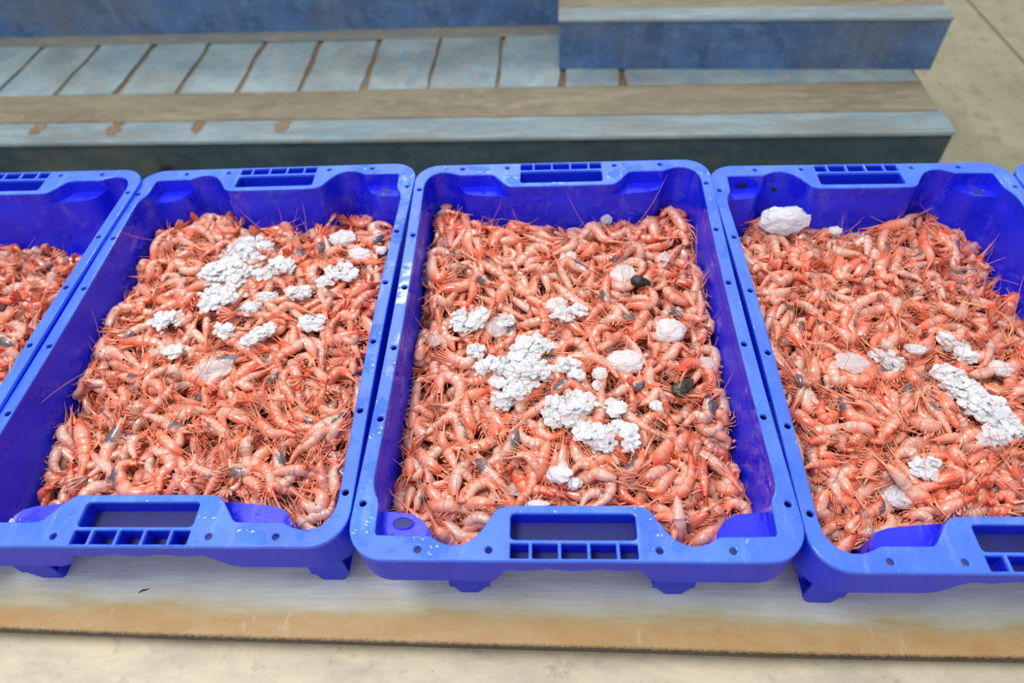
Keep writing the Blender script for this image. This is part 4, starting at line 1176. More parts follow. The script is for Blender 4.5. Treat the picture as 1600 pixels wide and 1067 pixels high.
1,11,0,-1640,-641,133,-700,-649,100,54,81,97
1,7,-700,160,-510,399,362,618,91,65,0,72
1,9,940,-80,-638,-15,17,915,102,5,0,4
1,5,-1500,-820,-686,-111,719,-568,87,70,69,77
1,1,-460,1780,-597,-311,-509,642,90,45,0,79
1,9,880,2000,-696,-128,526,-713,90,79,0,49
1,8,260,620,-595,-155,-561,734,106,76,0,76
1,8,1500,-1700,-545,-43,-780,520,91,50,0,61
1,3,0,440,-578,-543,-249,142,97,26,39,7
1,11,900,-1900,-655,-427,150,-47,98,35,0,42
1,7,-1160,-500,-620,440,686,542,106,20,97,34
1,7,-920,-2040,-803,346,561,735,105,19,53,90
1,3,1200,260,-548,121,-792,-589,105,30,66,86
1,9,-360,180,-796,-106,343,914,99,55,0,5
1,6,100,1140,-546,-411,-351,635,99,82,37,34
1,0,1460,1460,-605,-82,52,-528,107,53,0,50
1,11,-200,100,-533,41,-24,575,97,60,0,61
1,5,60,-920,-518,6,819,-560,87,26,0,74
1,6,-220,1480,-602,515,-669,-494,106,78,0,78
1,10,-540,1440,-573,-423,348,-515,102,46,0,8
1,0,1120,1640,-669,9,-372,901,103,35,0,29
1,0,400,-1780,-545,-725,377,-290,95,49,0,23
1,2,-560,360,-657,261,590,757,87,43,0,21
1,6,-880,1780,-585,91,-472,874,99,77,0,3
1,10,-580,-320,-627,824,-31,184,93,67,0,75
1,1,-1520,-1640,-820,-716,-285,472,88,94,0,39
1,1,1360,0,-570,-291,-533,742,95,56,76,67
1,4,420,-1640,-508,-710,-206,123,103,48,0,81
1,10,1520,2100,-855,-306,-302,728,105,48,0,12
1,2,880,2260,-889,165,-604,-690,101,62,0,2
1,10,1300,180,-516,496,-531,-478,94,37,20,66
1,5,-1200,-1900,-793,-282,581,-554,94,55,82,14
1,9,340,-1060,-526,-356,772,-467,103,25,0,2
1,9,1480,420,-520,432,-388,-520,104,47,0,24
1,0,-1120,1760,-511,885,-338,-86,93,33,0,1
1,0,60,-420,-578,-878,-303,175,101,87,0,22
1,0,-1580,320,-684,-527,-516,298,102,49,0,36
1,5,1320,-980,-638,-562,-203,190,94,74,0,10
1,3,-940,2000,-614,181,-593,783,96,49,0,49
1,4,-1420,2040,-593,446,319,264,102,59,0,45
1,0,600,-920,-507,33,-577,811,87,64,14,67
1,4,-740,900,-674,89,-51,-981,103,56,0,67
1,11,-400,-900,-570,36,745,646,97,82,0,60
1,3,480,860,-744,-156,-144,-975,87,67,0,66
1,0,1220,1160,-690,-74,170,-951,104,29,92,95
1,6,1040,-840,-588,-521,237,-509,94,42,0,32
1,1,-1140,-60,-548,31,-543,-836,103,64,0,31
1,10,-500,220,-534,443,608,384,90,40,0,38
1,6,580,1120,-550,514,459,472,94,16,0,33
1,5,760,1720,-561,-392,-627,606,106,50,0,59
1,3,-480,-1760,-810,-368,-35,472,98,64,0,40
1,4,1140,900,-747,-152,-290,783,100,38,0,95
1,5,180,-1100,-569,648,6,-158,98,66,83,17
1,10,820,-1580,-590,112,-736,626,103,39,0,7
1,8,-420,2020,-693,681,-276,-225,90,42,0,72
1,1,-880,1260,-654,154,-101,-949,101,43,0,22
1,7,-300,-1760,-662,714,-193,-273,104,46,0,60
1,6,440,1320,-566,-585,470,-504,108,29,2,54
1,9,260,-1960,-679,-319,65,-246,97,47,0,5
1,7,-1140,860,-555,344,-404,-801,103,49,32,87
1,8,760,-760,-552,412,463,294,92,76,53,79
1,9,1280,2060,-629,-613,451,-501,106,58,0,69
1,7,740,-480,-494,-278,-705,554,103,38,0,81
1,2,-120,440,-651,-63,-76,991,96,52,0,28
1,6,1160,960,-527,255,706,625,96,85,0,65
1,2,780,860,-702,93,-130,-900,105,44,0,1
1,2,-1300,-1440,-881,-2,-78,995,98,60,0,44
1,2,1540,-1040,-630,-361,573,-733,87,39,0,11
1,1,680,260,-544,601,285,381,88,56,0,15
1,6,1520,-1060,-633,412,-754,-406,95,55,50,79
1,2,520,680,-621,-20,47,-986,97,46,38,2
1,0,-420,-840,-595,-214,-13,966,87,45,18,35
1,0,1060,-2100,-741,-194,-766,540,97,74,10,11
1,7,1200,1840,-660,693,-196,-26,87,56,0,96
1,3,-640,500,-525,-612,-55,217,86,97,0,60
1,2,-560,-340,-629,389,-56,-7,87,64,80,98
1,11,-1140,660,-522,-663,-446,417,104,75,62,90
1,1,1640,1320,-710,384,456,680,105,38,0,27
1,1,920,800,-529,-160,585,-760,108,48,54,80
1,4,-1320,-1180,-839,390,-68,80,106,76,0,43
1,4,20,840,-501,-240,628,-589,86,36,0,66
1,1,960,-1820,-628,169,15,-285,100,29,0,38
1,10,1240,-1000,-528,12,-813,555,105,31,0,48
1,2,-460,220,-591,-102,66,-591,90,47,0,41
1,1,-1200,1500,-553,269,-347,-839,92,60,63,88
1,0,180,-80,-504,-438,61,-260,95,56,0,89
1,6,0,-1540,-579,637,-54,50,97,41,0,2
1,10,0,-1940,-700,278,-176,-842,104,78,0,63
1,7,-380,1080,-514,-550,-471,522,99,43,0,1
1,9,1680,1660,-641,-168,-33,744,87,39,0,3
1,11,-1320,140,-583,510,-135,-17,92,45,0,92
1,8,-1400,-1120,-751,-761,-174,310,95,68,0,68
1,5,-620,-1400,-602,467,236,540,106,62,34,26
1,8,380,160,-451,-98,694,-708,91,60,0,85
1,5,900,-1660,-547,-592,-186,412,96,55,0,16
1,11,-1460,1260,-515,326,446,673,106,62,0,2
1,1,-800,-420,-479,593,167,127,101,48,0,25
1,10,-1300,-1940,-1016,25,49,-913,88,55,35,38
1,3,-1660,-660,-775,5,11,804,96,40,0,13
1,1,-900,2080,-554,95,-658,-741,97,55,0,93
1,8,-1540,-2200,-886,454,-233,-307,91,67,73,43
1,2,-1320,-1840,-885,431,-290,-596,104,53,0,18
1,2,-1640,-1780,-925,165,-38,-657,89,97,0,65
1,4,1300,-920,-543,182,646,739,100,62,0,33
1,9,1040,-1500,-581,401,-473,-625,101,60,84,67
1,0,-1120,-1560,-638,662,134,219,92,50,0,53
1,10,-1600,1680,-677,102,68,860,93,48,0,6
1,8,1220,1800,-572,-760,20,-137,106,22,28,44
1,4,-480,580,-599,-655,308,-390,102,51,0,72
1,7,1460,500,-493,-220,760,-591,95,78,0,83
1,9,-1100,-1000,-677,-104,-518,836,104,49,0,24
1,0,380,-1860,-503,-365,-224,473,89,75,0,57
1,0,840,1360,-500,-123,-917,359,92,57,0,3
1,2,-540,1920,-591,113,533,797,89,16,0,76
1,8,-980,-260,-566,-503,212,-368,91,12,37,17
1,5,100,320,-465,392,-539,-595,97,23,71,24
1,7,-460,540,-530,315,-661,-597,89,51,0,85
1,11,-1000,-2220,-734,842,162,-27,96,64,78,55
1,11,-1520,-320,-571,624,501,367,99,72,30,67
1,1,940,500,-566,35,76,256,90,67,55,48
1,6,-1600,1160,-558,-344,131,-346,91,31,0,32
1,1,-1720,-1380,-786,367,233,732,106,17,0,1
1,3,140,1880,-642,-531,263,-203,90,63,98,45
1,3,-960,-1000,-607,-769,-61,-191,91,34,71,82
1,10,-600,-220,-590,-868,103,-94,98,35,0,62
1,5,-600,-2060,-665,231,-591,-734,87,63,0,39
1,2,-960,-760,-536,741,134,81,106,59,0,41
1,9,1320,1120,-611,-551,406,-522,87,47,0,17
1,7,-1240,2200,-623,792,-527,-206,92,50,25,82
1,7,-1100,2060,-468,404,-548,-574,98,39,0,35
1,4,-60,220,-601,253,-13,-21,94,45,36,52
1,9,1220,2180,-701,498,-100,-19,86,61,0,38
1,8,-1360,-540,-581,-682,-84,278,106,62,0,49
1,11,-920,20,-527,-264,-520,729,105,53,0,86
1,2,-180,-380,-595,-384,31,109,102,85,0,44
1,9,-1320,-1840,-760,-421,137,-120,92,57,0,79
1,3,80,-720,-536,466,-346,-542,102,54,0,0
1,5,500,-2040,-635,837,319,221,89,58,0,69
1,8,-860,-1220,-599,662,204,0,107,53,91,63
1,3,-20,1660,-558,106,-683,-691,106,58,0,25
1,5,-500,-2060,-654,854,116,-95,90,96,71,86
1,4,-800,2100,-486,-273,-682,605,91,49,0,85
1,6,-340,-1420,-462,414,586,547,89,67,0,8
1,6,1120,-2080,-636,830,9,-82,93,55,0,87
1,7,-340,-1780,-550,-482,-561,402,87,49,0,32
1,4,-1420,2020,-432,552,-648,-131,95,83,15,48
1,5,1080,-1060,-539,699,-111,33,94,37,11,95
1,8,-1640,680,-513,247,817,439,99,61,0,96
1,10,1100,-800,-523,-607,-477,329,91,39,23,40
1,2,980,-200,-553,-286,407,-527,87,23,65,91
1,8,-500,-140,-632,-237,-45,-59,93,97,0,82
1,9,320,-280,-527,-201,-37,915,88,84,0,35
1,5,1520,280,-556,-75,-819,535,94,82,0,79
1,1,-1320,900,-509,734,-239,-101,107,57,0,57
1,0,-1380,-280,-558,-486,273,-398,107,33,87,87
1,0,-220,660,-485,391,386,534,102,48,0,33
1,8,-1040,1360,-467,-270,-585,669,100,45,43,44
1,10,220,-2000,-723,-312,-427,309,101,58,61,79
1,7,1600,1140,-531,-403,573,-586,88,67,0,17
1,0,-940,600,-501,-273,38,258,102,66,0,49
1,6,1140,-2080,-587,719,426,290,95,56,61,94
1,1,280,1520,-517,411,-351,-508,93,59,0,23
1,1,1540,-2100,-734,383,594,683,93,57,0,85
1,7,160,-2040,-609,-487,-241,204,100,32,0,80
1,8,1540,1700,-533,570,-375,-390,89,45,0,33
1,8,-1560,-2160,-792,-60,600,-725,97,31,0,50
1,5,-900,-2040,-698,-608,-29,235,103,29,0,37
1,7,-380,-2100,-597,-591,63,-70,101,65,0,23
1,8,320,1020,-508,-510,392,-465,101,43,0,44
1,10,-1520,220,-556,796,-308,-134,94,60,0,11
1,9,-1280,120,-535,332,-363,-800,90,5,91,36
1,9,-1220,-240,-616,-227,-3,906,98,43,0,93
1,7,460,1300,-473,-475,561,-520,93,62,0,63
1,8,460,2140,-697,-844,121,-339,99,43,91,94
1,2,-260,1480,-460,743,165,172,88,25,0,55
1,9,300,-580,-581,157,21,243,92,35,0,44
1,0,1300,-1060,-541,420,474,473,94,9,0,89
1,9,60,-1560,-557,-154,-20,857,95,75,0,36
1,8,1600,-1860,-583,286,625,724,96,32,96,98
1,7,1480,-2300,-705,-359,466,-408,89,38,0,44
1,1,-640,1320,-518,-714,131,-264,88,66,0,80
1,11,340,560,-492,-800,259,-153,105,48,0,80
1,4,1460,60,-555,304,540,733,108,57,0,74
1,2,760,-1260,-586,-132,-78,920,86,61,0,56
1,9,-1520,1740,-444,564,-414,-460,99,39,0,37
1,7,1580,-1460,-545,-471,574,-467,94,69,0,91
1,8,-320,-1140,-500,-797,88,-186,93,84,34,69
1,1,-680,-240,-511,-485,117,-78,102,10,18,92
1,0,1080,220,-491,319,-226,-568,99,32,16,23
1,8,1100,2420,-669,-331,-614,683,89,68,0,98
1,11,-100,-420,-475,788,120,48,103,20,89,42
1,10,1480,2020,-742,100,881,460,105,28,63,59
1,11,540,1900,-526,63,-254,-836,97,61,0,88
1,9,1240,-1800,-604,28,69,-83,95,51,12,73
1,3,1300,-2320,-799,150,-24,940,87,11,50,13
1,9,980,1180,-531,-199,546,-681,94,91,0,5
1,0,620,-180,-514,357,447,604,100,26,0,41
1,0,1620,1020,-527,549,-309,-467,93,29,0,59
1,9,720,480,-500,-429,-463,681,88,16,74,43
1,11,-1640,-80,-557,-446,363,-598,92,73,72,51
1,0,1600,-780,-527,-391,422,-508,91,15,0,73
1,8,180,200,-458,586,-587,-289,102,5,0,53
1,9,1380,-500,-581,93,267,-947,105,77,39,43
1,0,1380,-40,-500,317,739,533,98,40,0,35
1,1,700,-2100,-626,-130,-853,445,88,72,88,68
1,11,500,1080,-491,-412,-653,575,95,41,0,99
1,7,1520,2060,-566,657,-50,-151,104,30,0,55
1,6,-1520,280,-534,670,-42,-167,93,43,0,11
1,3,-60,2120,-792,11,-250,-962,98,84,0,63
1,3,-640,-820,-648,-132,147,-180,104,83,56,67
1,9,-760,-1080,-646,10,-15,466,99,53,0,64
1,2,1200,720,-509,-201,673,-688,107,41,0,46
1,11,540,-1680,-476,79,-24,671,87,26,0,73
1,8,740,-2060,-563,146,607,745,91,71,0,86
1,0,-940,-1660,-614,488,-94,-198,106,39,40,69
1,8,740,1780,-591,456,-234,-614,94,78,26,7
1,0,-20,800,-455,323,602,647,92,74,0,92
2,0,-120,-1720,-773,-157,-25,975,104,23,0,45
2,9,740,-500,-887,-97,68,535,100,47,0,66
2,4,-400,-1780,-805,25,158,977,98,38,0,43
2,3,-1600,-1600,-866,106,-143,-701,91,58,0,13
2,1,1020,-1120,-777,-285,303,-599,106,83,0,48
2,3,840,-460,-811,619,478,255,104,44,84,50
2,4,60,860,-778,285,-58,-75,104,12,70,84
2,4,-920,-1380,-690,87,874,475,101,78,0,5
2,9,-540,-1440,-792,222,418,840,87,27,0,97
2,6,-1200,-1320,-756,-134,645,-740,103,47,0,32
2,3,-340,-1500,-650,408,298,231,106,37,49,89
2,4,460,-1620,-838,-51,-30,846,93,36,0,13
2,11,-1300,1900,-737,-47,254,-922,93,44,0,30
2,10,-620,800,-809,-35,-102,-661,92,50,0,68
2,0,-580,-740,-635,392,-200,-113,88,31,89,23
2,6,1140,-900,-735,-612,435,-512,101,67,0,86
2,2,820,-220,-823,429,112,-46,95,52,0,40
2,9,640,-360,-670,-743,-251,-136,88,47,0,89
2,2,-760,880,-669,-624,182,-507,103,48,0,35
2,6,-360,-740,-587,-469,473,-575,98,5,96,78
2,0,-1220,-200,-796,-495,190,-244,99,90,0,34
2,2,380,20,-628,684,456,460,92,58,0,53
2,4,1480,-600,-755,-656,-157,338,105,56,95,56
2,10,180,-1960,-761,-130,-285,564,102,76,0,63
2,2,-80,400,-763,67,703,694,100,53,0,59
2,7,1340,-1020,-709,833,-61,-9,90,62,48,3
2,8,240,-140,-658,315,550,679,90,57,0,22
2,0,-1160,1660,-787,407,-156,-106,95,9,57,71
2,0,-280,440,-683,-780,-132,21,94,72,0,82
2,3,-1300,920,-708,552,369,400,102,68,0,92
2,3,-1260,880,-761,149,-95,-975,103,63,0,51
2,6,-480,120,-745,397,317,510,98,82,0,14
2,6,-1380,580,-648,328,-635,-685,91,47,24,62
2,4,760,1960,-896,63,-27,675,106,45,57,89
2,3,-960,2160,-836,321,-223,-313,89,38,22,32
2,4,100,-1060,-650,-311,-686,612,97,23,26,78
2,2,-180,320,-564,761,93,4,99,28,0,65
2,10,-1680,-1940,-892,174,21,751,97,36,0,8
2,1,640,2080,-883,210,-631,-651,92,68,64,70
2,0,-520,-1000,-766,-730,129,-147,96,77,0,9
2,8,960,1780,-729,573,-311,-403,103,72,0,32
2,2,-760,-260,-724,426,526,544,103,32,0,15
2,2,1200,-1300,-764,421,-68,-70,106,45,0,52
2,3,-420,960,-599,581,346,93,102,34,34,78
2,6,-520,1860,-664,-21,822,-565,101,75,0,10
2,1,-1600,-380,-753,487,-569,-331,107,17,0,60
2,7,880,-840,-708,723,-198,-35,104,42,0,12
2,9,-440,1000,-719,222,-80,-155,88,67,0,33
2,10,-1420,-860,-735,721,-492,-393,105,38,0,88
2,0,-680,-100,-641,610,-400,-304,99,15,61,74
2,0,-840,980,-737,555,-391,-94,91,57,0,92
2,10,-800,720,-536,-631,323,-306,96,69,69,50
2,5,-600,140,-618,-800,-19,-137,87,50,0,64
2,6,660,-1760,-753,569,645,406,94,48,61,98
2,10,120,-140,-656,122,662,-728,87,16,36,45
2,1,-420,-1200,-653,692,140,248,91,80,0,59
2,10,-1480,240,-649,642,278,527,94,52,0,85
2,8,-1220,1780,-699,-448,483,-523,99,67,22,79
2,6,-1020,-860,-684,764,192,549,97,28,0,23
2,1,-160,-120,-717,454,0,65,93,74,0,55
2,7,1480,720,-1040,-350,-458,635,87,51,0,41
2,5,-300,1180,-702,-699,-71,-71,106,15,0,11
2,3,-740,1980,-748,628,-504,-269,99,73,0,45
2,1,-960,-100,-608,420,-654,-523,103,41,0,93
2,1,-1700,180,-835,-135,-138,654,104,55,0,15
2,2,640,1500,-801,479,-308,-392,89,23,0,45
2,6,600,-820,-689,-437,464,-364,103,31,0,28
2,7,-1500,-1860,-625,557,589,418,97,39,15,22
2,2,1360,320,-817,56,-817,-570,94,47,8,18
2,10,-1420,2140,-777,212,310,600,88,62,0,42
2,0,420,-560,-687,251,-405,-493,86,48,0,47
2,2,-140,-540,-580,-539,-41,-128,91,92,89,48
2,7,220,680,-634,-700,464,-268,104,56,0,84
2,8,220,660,-581,709,524,408,99,72,0,36
2,11,860,-1780,-703,-286,-295,840,87,56,0,69
2,8,1380,-620,-657,-173,-587,722,103,20,28,9
2,1,880,400,-852,-30,-70,860,86,71,52,63
2,9,260,-1860,-595,125,-523,-786,87,80,96,84
2,9,1360,1820,-995,446,-562,-642,107,68,0,4
2,0,-540,1660,-668,134,-207,-955,94,53,70,11
2,4,-1360,-1580,-628,-414,-587,611,101,43,0,9
2,9,-1000,660,-651,26,30,-494,105,49,0,72
2,5,-1260,1880,-720,-93,340,-739,104,54,0,72
2,1,1460,-220,-801,-329,428,-611,91,57,0,1
2,10,240,-860,-556,-736,-477,101,97,46,42,48
2,7,1580,-1100,-821,-331,-214,479,89,67,0,81
2,1,-620,-1500,-731,-82,-80,473,101,30,96,59
2,7,-660,380,-574,671,-253,-397,106,97,0,94
2,8,760,260,-642,-377,-370,609,102,66,0,64
2,8,1000,-140,-645,-613,-425,273,93,29,0,2
2,11,1620,-1280,-780,317,-438,-699,100,44,0,15
2,4,-880,-580,-676,477,104,56,103,56,0,23
2,8,700,-880,-583,240,676,656,104,39,31,83
2,10,-620,-940,-616,-544,-256,-3,98,56,87,92
2,9,-1240,-1060,-759,-47,-257,934,86,81,0,16
2,3,-1280,-980,-649,598,-466,-260,92,89,0,75
2,9,520,-1560,-573,-467,-474,678,88,61,0,78
2,4,-540,-940,-714,-161,-192,492,104,64,0,90
2,10,1100,-840,-655,290,-403,-740,91,51,0,4
2,6,-820,1900,-716,272,-517,-587,97,51,21,86
2,10,-960,320,-753,197,-79,206,104,66,0,13
2,9,-900,-480,-589,468,-657,-417,103,43,0,87
2,0,240,-40,-602,-116,-70,249,99,20,0,34
2,7,1360,-120,-776,599,-384,-217,103,51,0,62
2,4,-1280,-960,-673,-314,-398,754,94,85,90,81
2,5,440,-240,-617,616,195,-76,103,55,0,30
2,9,-580,-1140,-672,436,260,409,89,53,0,43
2,3,-620,-1640,-707,654,-202,-342,98,61,0,40
2,7,-1580,1000,-646,115,654,584,96,28,0,78
2,3,-240,-20,-491,-698,172,-41,94,97,0,94
2,3,520,-220,-544,-55,-546,833,100,38,0,3
2,10,-260,1200,-734,66,-369,789,94,16,0,35
2,9,-1140,-1820,-576,-561,-19,174,104,81,0,68
2,4,1120,-1780,-834,-253,112,-505,91,53,0,60
2,7,-1120,-980,-563,-632,-332,349,104,69,0,40
2,6,-1480,2020,-713,721,99,152,87,21,0,8
2,1,1380,-2100,-767,-653,419,-163,100,29,0,51
2,1,-520,-120,-602,-287,-561,667,94,48,0,2
2,7,-140,980,-581,-722,300,-306,91,63,0,42
2,11,800,-1440,-627,-204,680,-660,102,62,1,5
2,3,-200,1660,-584,188,-684,-685,90,80,0,52
2,2,500,-940,-572,-224,-718,655,103,68,0,37
2,7,-1580,-400,-690,-539,319,-384,93,53,0,67
2,3,320,120,-674,-114,277,922,108,56,0,54
2,9,1000,460,-748,-202,-401,805,87,29,0,90
2,11,200,-1580,-585,-327,527,-682,94,66,0,65
2,6,-1100,-1920,-766,819,341,137,104,33,0,62
2,7,-540,240,-513,-676,-176,106,105,41,93,87
2,6,-860,-2060,-788,-613,256,-215,88,54,0,75
2,2,-1160,20,-720,-166,-90,148,87,38,0,86
2,6,400,-940,-565,-116,792,594,105,50,0,59
2,8,-1340,-1560,-660,-806,-101,-3,96,45,0,11
2,4,0,-980,-591,540,-231,-492,98,59,0,88
2,9,-140,-1460,-721,33,-326,-897,87,70,0,94
2,4,-700,1420,-609,570,-404,-306,103,54,0,75
2,10,-160,-140,-603,-95,-611,784,106,73,60,49
2,10,1160,280,-700,677,-254,-424,93,74,65,26
2,5,-1440,1180,-605,-220,536,-762,102,64,0,94
2,5,80,1380,-544,-237,666,-609,94,39,0,47
2,1,820,-1120,-712,-106,252,-959,95,97,12,6
2,7,1040,1380,-800,-275,-811,-508,98,95,92,32
2,7,-1520,-460,-563,-598,449,-474,89,61,0,9
2,8,-1380,300,-596,-353,-600,682,93,47,0,59
2,0,-1300,-2240,-896,170,89,126,105,49,0,56
2,5,280,-660,-585,-331,-565,745,106,8,0,46
2,8,1280,140,-703,500,-663,-442,93,43,0,55
2,8,-1080,300,-567,490,-430,-483,106,65,80,92
2,3,580,1100,-674,-548,536,-429,103,44,87,29
2,11,-940,-1460,-531,7,-86,-286,100,37,0,74
2,10,-1580,740,-723,-565,-582,167,89,49,0,22
2,7,-900,2280,-738,-206,557,-796,93,52,0,9
2,1,-860,-360,-610,68,87,252,97,66,31,61
2,3,-780,1820,-861,-105,-54,298,106,45,62,7
2,6,1160,1100,-817,169,534,827,93,66,0,68
2,5,840,-1500,-548,165,-612,-704,87,19,0,34
2,5,-480,1340,-580,200,-770,-523,90,19,0,76
2,4,60,-1320,-537,662,-201,-123,98,48,74,54
2,4,1220,520,-968,-267,61,-502,92,56,0,27
2,0,60,360,-619,93,-23,281,92,40,0,55
2,0,-1380,-700,-573,55,489,816,91,29,51,43
2,10,-1400,-280,-692,-284,279,-605,102,22,0,75
2,5,-1460,-2340,-756,-525,87,-38,103,24,0,67
2,8,-60,40,-581,506,411,573,89,73,2,53
2,6,-420,-1440,-547,266,-619,-692,107,61,0,12
2,3,-1580,1720,-841,152,108,821,106,50,0,42
2,6,440,-2060,-698,193,-604,-756,108,43,0,5
2,8,940,-2020,-650,156,-370,-848,93,65,0,44
2,9,40,-860,-525,-480,-318,437,102,42,0,87
2,6,520,1140,-589,578,-471,-345,100,68,11,97
2,11,-40,-40,-486,-489,-247,242,107,45,0,27
2,1,880,-1640,-614,313,-655,-606,93,31,30,29
2,3,1120,-2020,-733,-19,509,-859,102,39,24,77
2,1,-120,1260,-613,91,476,814,108,88,0,86
2,8,20,1040,-542,-16,713,-699,106,57,0,40
2,8,1480,680,-919,-439,-513,461,94,23,0,94
2,6,-780,-1920,-626,-477,173,-404,104,47,93,39
2,8,660,1520,-706,-183,-533,817,90,35,0,34
2,4,1040,2360,-858,27,-217,-814,97,7,0,94
2,2,1200,-880,-737,95,193,-354,104,40,0,5
2,1,1320,-1520,-637,109,366,826,100,48,8,2
2,9,1600,920,-1039,600,501,506,91,23,0,26
2,10,-1520,-800,-796,163,-11,79,104,24,0,61
2,11,-440,640,-656,213,506,834,94,56,0,89
2,2,-1460,520,-746,-11,-106,508,102,43,0,68
2,7,1020,960,-811,81,-546,828,102,37,0,20
2,2,-1600,-1320,-677,-106,41,680,87,54,45,92
2,0,500,-1360,-558,27,231,965,87,33,0,9
2,8,460,-1960,-614,356,453,592,106,59,14,52
2,11,280,1840,-676,-516,584,-559,96,65,0,35
2,7,-1540,1460,-646,-330,-493,683,87,36,0,55
2,2,-300,-1920,-733,197,119,711,97,97,0,98
2,3,-440,-160,-575,351,318,588,101,43,55,2
2,6,-20,-1920,-600,-486,-191,412,88,70,0,76
2,10,-1180,2280,-806,57,-297,-685,103,47,27,36
2,5,1560,1000,-854,634,-190,-300,94,67,0,57
2,2,-1080,1360,-767,-80,37,618,92,76,0,33
2,8,1580,-1980,-750,-340,-265,590,106,67,84,40
2,1,1120,-240,-710,145,16,-869,93,54,60,26
2,9,620,20,-663,125,-488,819,87,36,0,12
2,5,-700,-540,-498,615,340,293,98,76,0,61
2,2,560,540,-560,-15,-736,-674,104,35,0,9
2,9,-940,-100,-576,-598,148,23,88,62,0,12
2,1,-400,-1440,-572,47,-7,23,90,70,0,20
2,1,-1160,-60,-520,-483,-489,510,96,70,0,56
2,5,-600,-1060,-656,197,421,491,86,38,0,30
2,7,-1580,80,-620,685,421,356,94,88,0,17
2,8,320,-660,-550,389,-406,-470,93,88,0,70
2,1,1620,-1040,-691,-536,540,-569,102,5,0,98
2,9,1380,-1640,-591,-73,-756,627,94,28,0,4
2,9,720,-1580,-566,388,398,570,102,40,0,65
2,9,-900,-1140,-695,68,-31,214,94,68,0,89
2,7,1460,1600,-964,-381,392,-686,89,24,0,31
2,7,1580,-780,-659,-381,648,-530,89,52,0,7
2,10,900,1120,-655,-121,-696,609,90,52,0,99
2,3,-1380,-20,-562,611,-329,-361,100,67,0,9
2,7,1560,-460,-660,43,-617,785,101,61,62,66
2,10,860,2120,-724,-136,456,-845,93,12,0,61
2,10,380,300,-481,6,-840,-464,96,36,0,45
2,10,-260,1180,-546,703,-224,-356,92,53,70,55
2,1,640,-120,-635,0,-125,-947,104,36,0,28
2,10,1420,1220,-878,208,761,608,100,69,0,25
2,7,-1020,-1860,-638,56,725,-683,92,5,0,50
2,6,-1300,1620,-640,-222,-616,729,91,50,0,67
2,1,1360,2220,-883,131,133,924,105,79,0,50
2,5,1440,-220,-642,717,-15,-62,107,31,0,16
2,1,-60,400,-612,365,-137,-798,94,45,0,19
2,6,-940,2180,-644,134,-705,-659,98,84,52,53
2,0,-980,1100,-604,-610,238,-198,104,73,0,58
2,11,660,2020,-689,670,130,220,101,61,0,28
2,1,980,-2020,-698,436,102,126,100,83,0,55
2,1,-280,-680,-531,383,323,367,100,36,0,85
2,2,-340,480,-635,-390,-56,-71,93,45,0,92
2,2,-1580,1000,-732,-387,-178,463,105,13,18,37
2,0,-220,1200,-515,286,-415,-722,99,43,0,75
2,8,1060,1380,-759,73,588,796,87,37,79,73
2,2,-80,1920,-701,-212,149,-708,98,26,0,63
2,10,1060,1720,-682,466,629,579,104,57,0,4
2,10,800,200,-709,-31,-63,911,95,53,0,29
2,0,340,1000,-540,155,263,709,90,37,0,25
2,7,-40,240,-471,-553,545,-462,98,66,0,14
2,8,-1360,-1580,-595,569,-335,-340,91,24,0,32
2,0,80,-1400,-548,-207,97,-546,97,28,80,92
2,8,1060,-1680,-676,-734,-178,368,99,44,44,29
2,7,320,-2080,-601,-489,450,-270,87,56,39,18
2,1,-1620,520,-620,648,-469,-265,106,68,0,11
2,0,-1380,-1380,-593,150,622,734,95,36,92,88
2,2,-760,620,-586,5,586,778,89,56,0,45
2,8,-1580,-640,-569,-753,-168,8,94,43,0,36
2,8,900,-500,-644,-133,-761,606,107,48,55,87
2,8,1500,300,-644,-431,597,-521,99,36,98,70
2,8,-440,-1800,-588,332,357,653,97,82,0,14
2,7,600,1640,-677,449,-489,-539,101,23,12,81
2,6,1000,-140,-566,266,-665,-650,105,64,0,58
2,7,1500,1700,-865,354,637,588,96,22,0,90
2,8,-1480,-2380,-808,-250,-402,492,94,58,0,81
2,5,900,1020,-612,113,-756,-589,93,5,0,42
2,11,200,-420,-508,-572,542,-416,92,66,0,54
2,0,680,1500,-607,-146,560,-812,91,6,0,84
2,11,660,1680,-614,155,695,690,86,30,0,54
2,10,-140,-1760,-575,121,454,856,93,61,0,64
2,9,-380,-620,-515,495,407,418,89,60,88,28
2,0,-500,2200,-771,-834,33,-138,88,44,0,83
2,3,300,1860,-675,-743,-166,68,102,32,0,19
2,10,1560,-1860,-801,12,108,973,104,61,0,84
2,5,-560,-520,-569,504,-382,-508,86,55,0,91
2,1,-1100,-1920,-562,-710,-247,172,106,47,0,44
2,0,520,1000,-572,-238,-188,725,106,38,75,18
2,10,-580,2020,-670,-119,-737,-650,92,63,42,40
2,8,1440,1920,-797,-384,-576,543,89,53,26,53
2,10,40,-2160,-727,-98,114,985,95,37,0,9
2,10,-1560,2040,-741,-357,234,-787,88,25,0,56
2,9,-580,-2140,-712,29,-103,-992,100,46,0,9
2,8,-980,-180,-542,680,298,95,100,47,86,42
2,7,1140,2240,-653,130,791,592,89,27,0,24
2,1,-1060,1980,-665,-44,288,813,88,46,0,28
2,0,920,-540,-573,-120,611,-734,86,53,62,49
2,11,1540,-1120,-642,59,-163,-653,98,65,0,44
2,8,1620,-2020,-615,-112,-837,445,93,42,0,75
2,0,1180,580,-688,-174,-222,908,94,48,0,25
2,0,480,-1240,-514,69,-469,-877,90,66,23,14
2,9,-760,1400,-562,-624,192,-82,87,53,0,82
2,9,500,520,-596,47,-228,-965,94,49,0,56
2,7,-700,1140,-568,-282,655,-686,93,40,0,3
2,0,-540,-300,-492,-616,390,-337,94,64,67,25
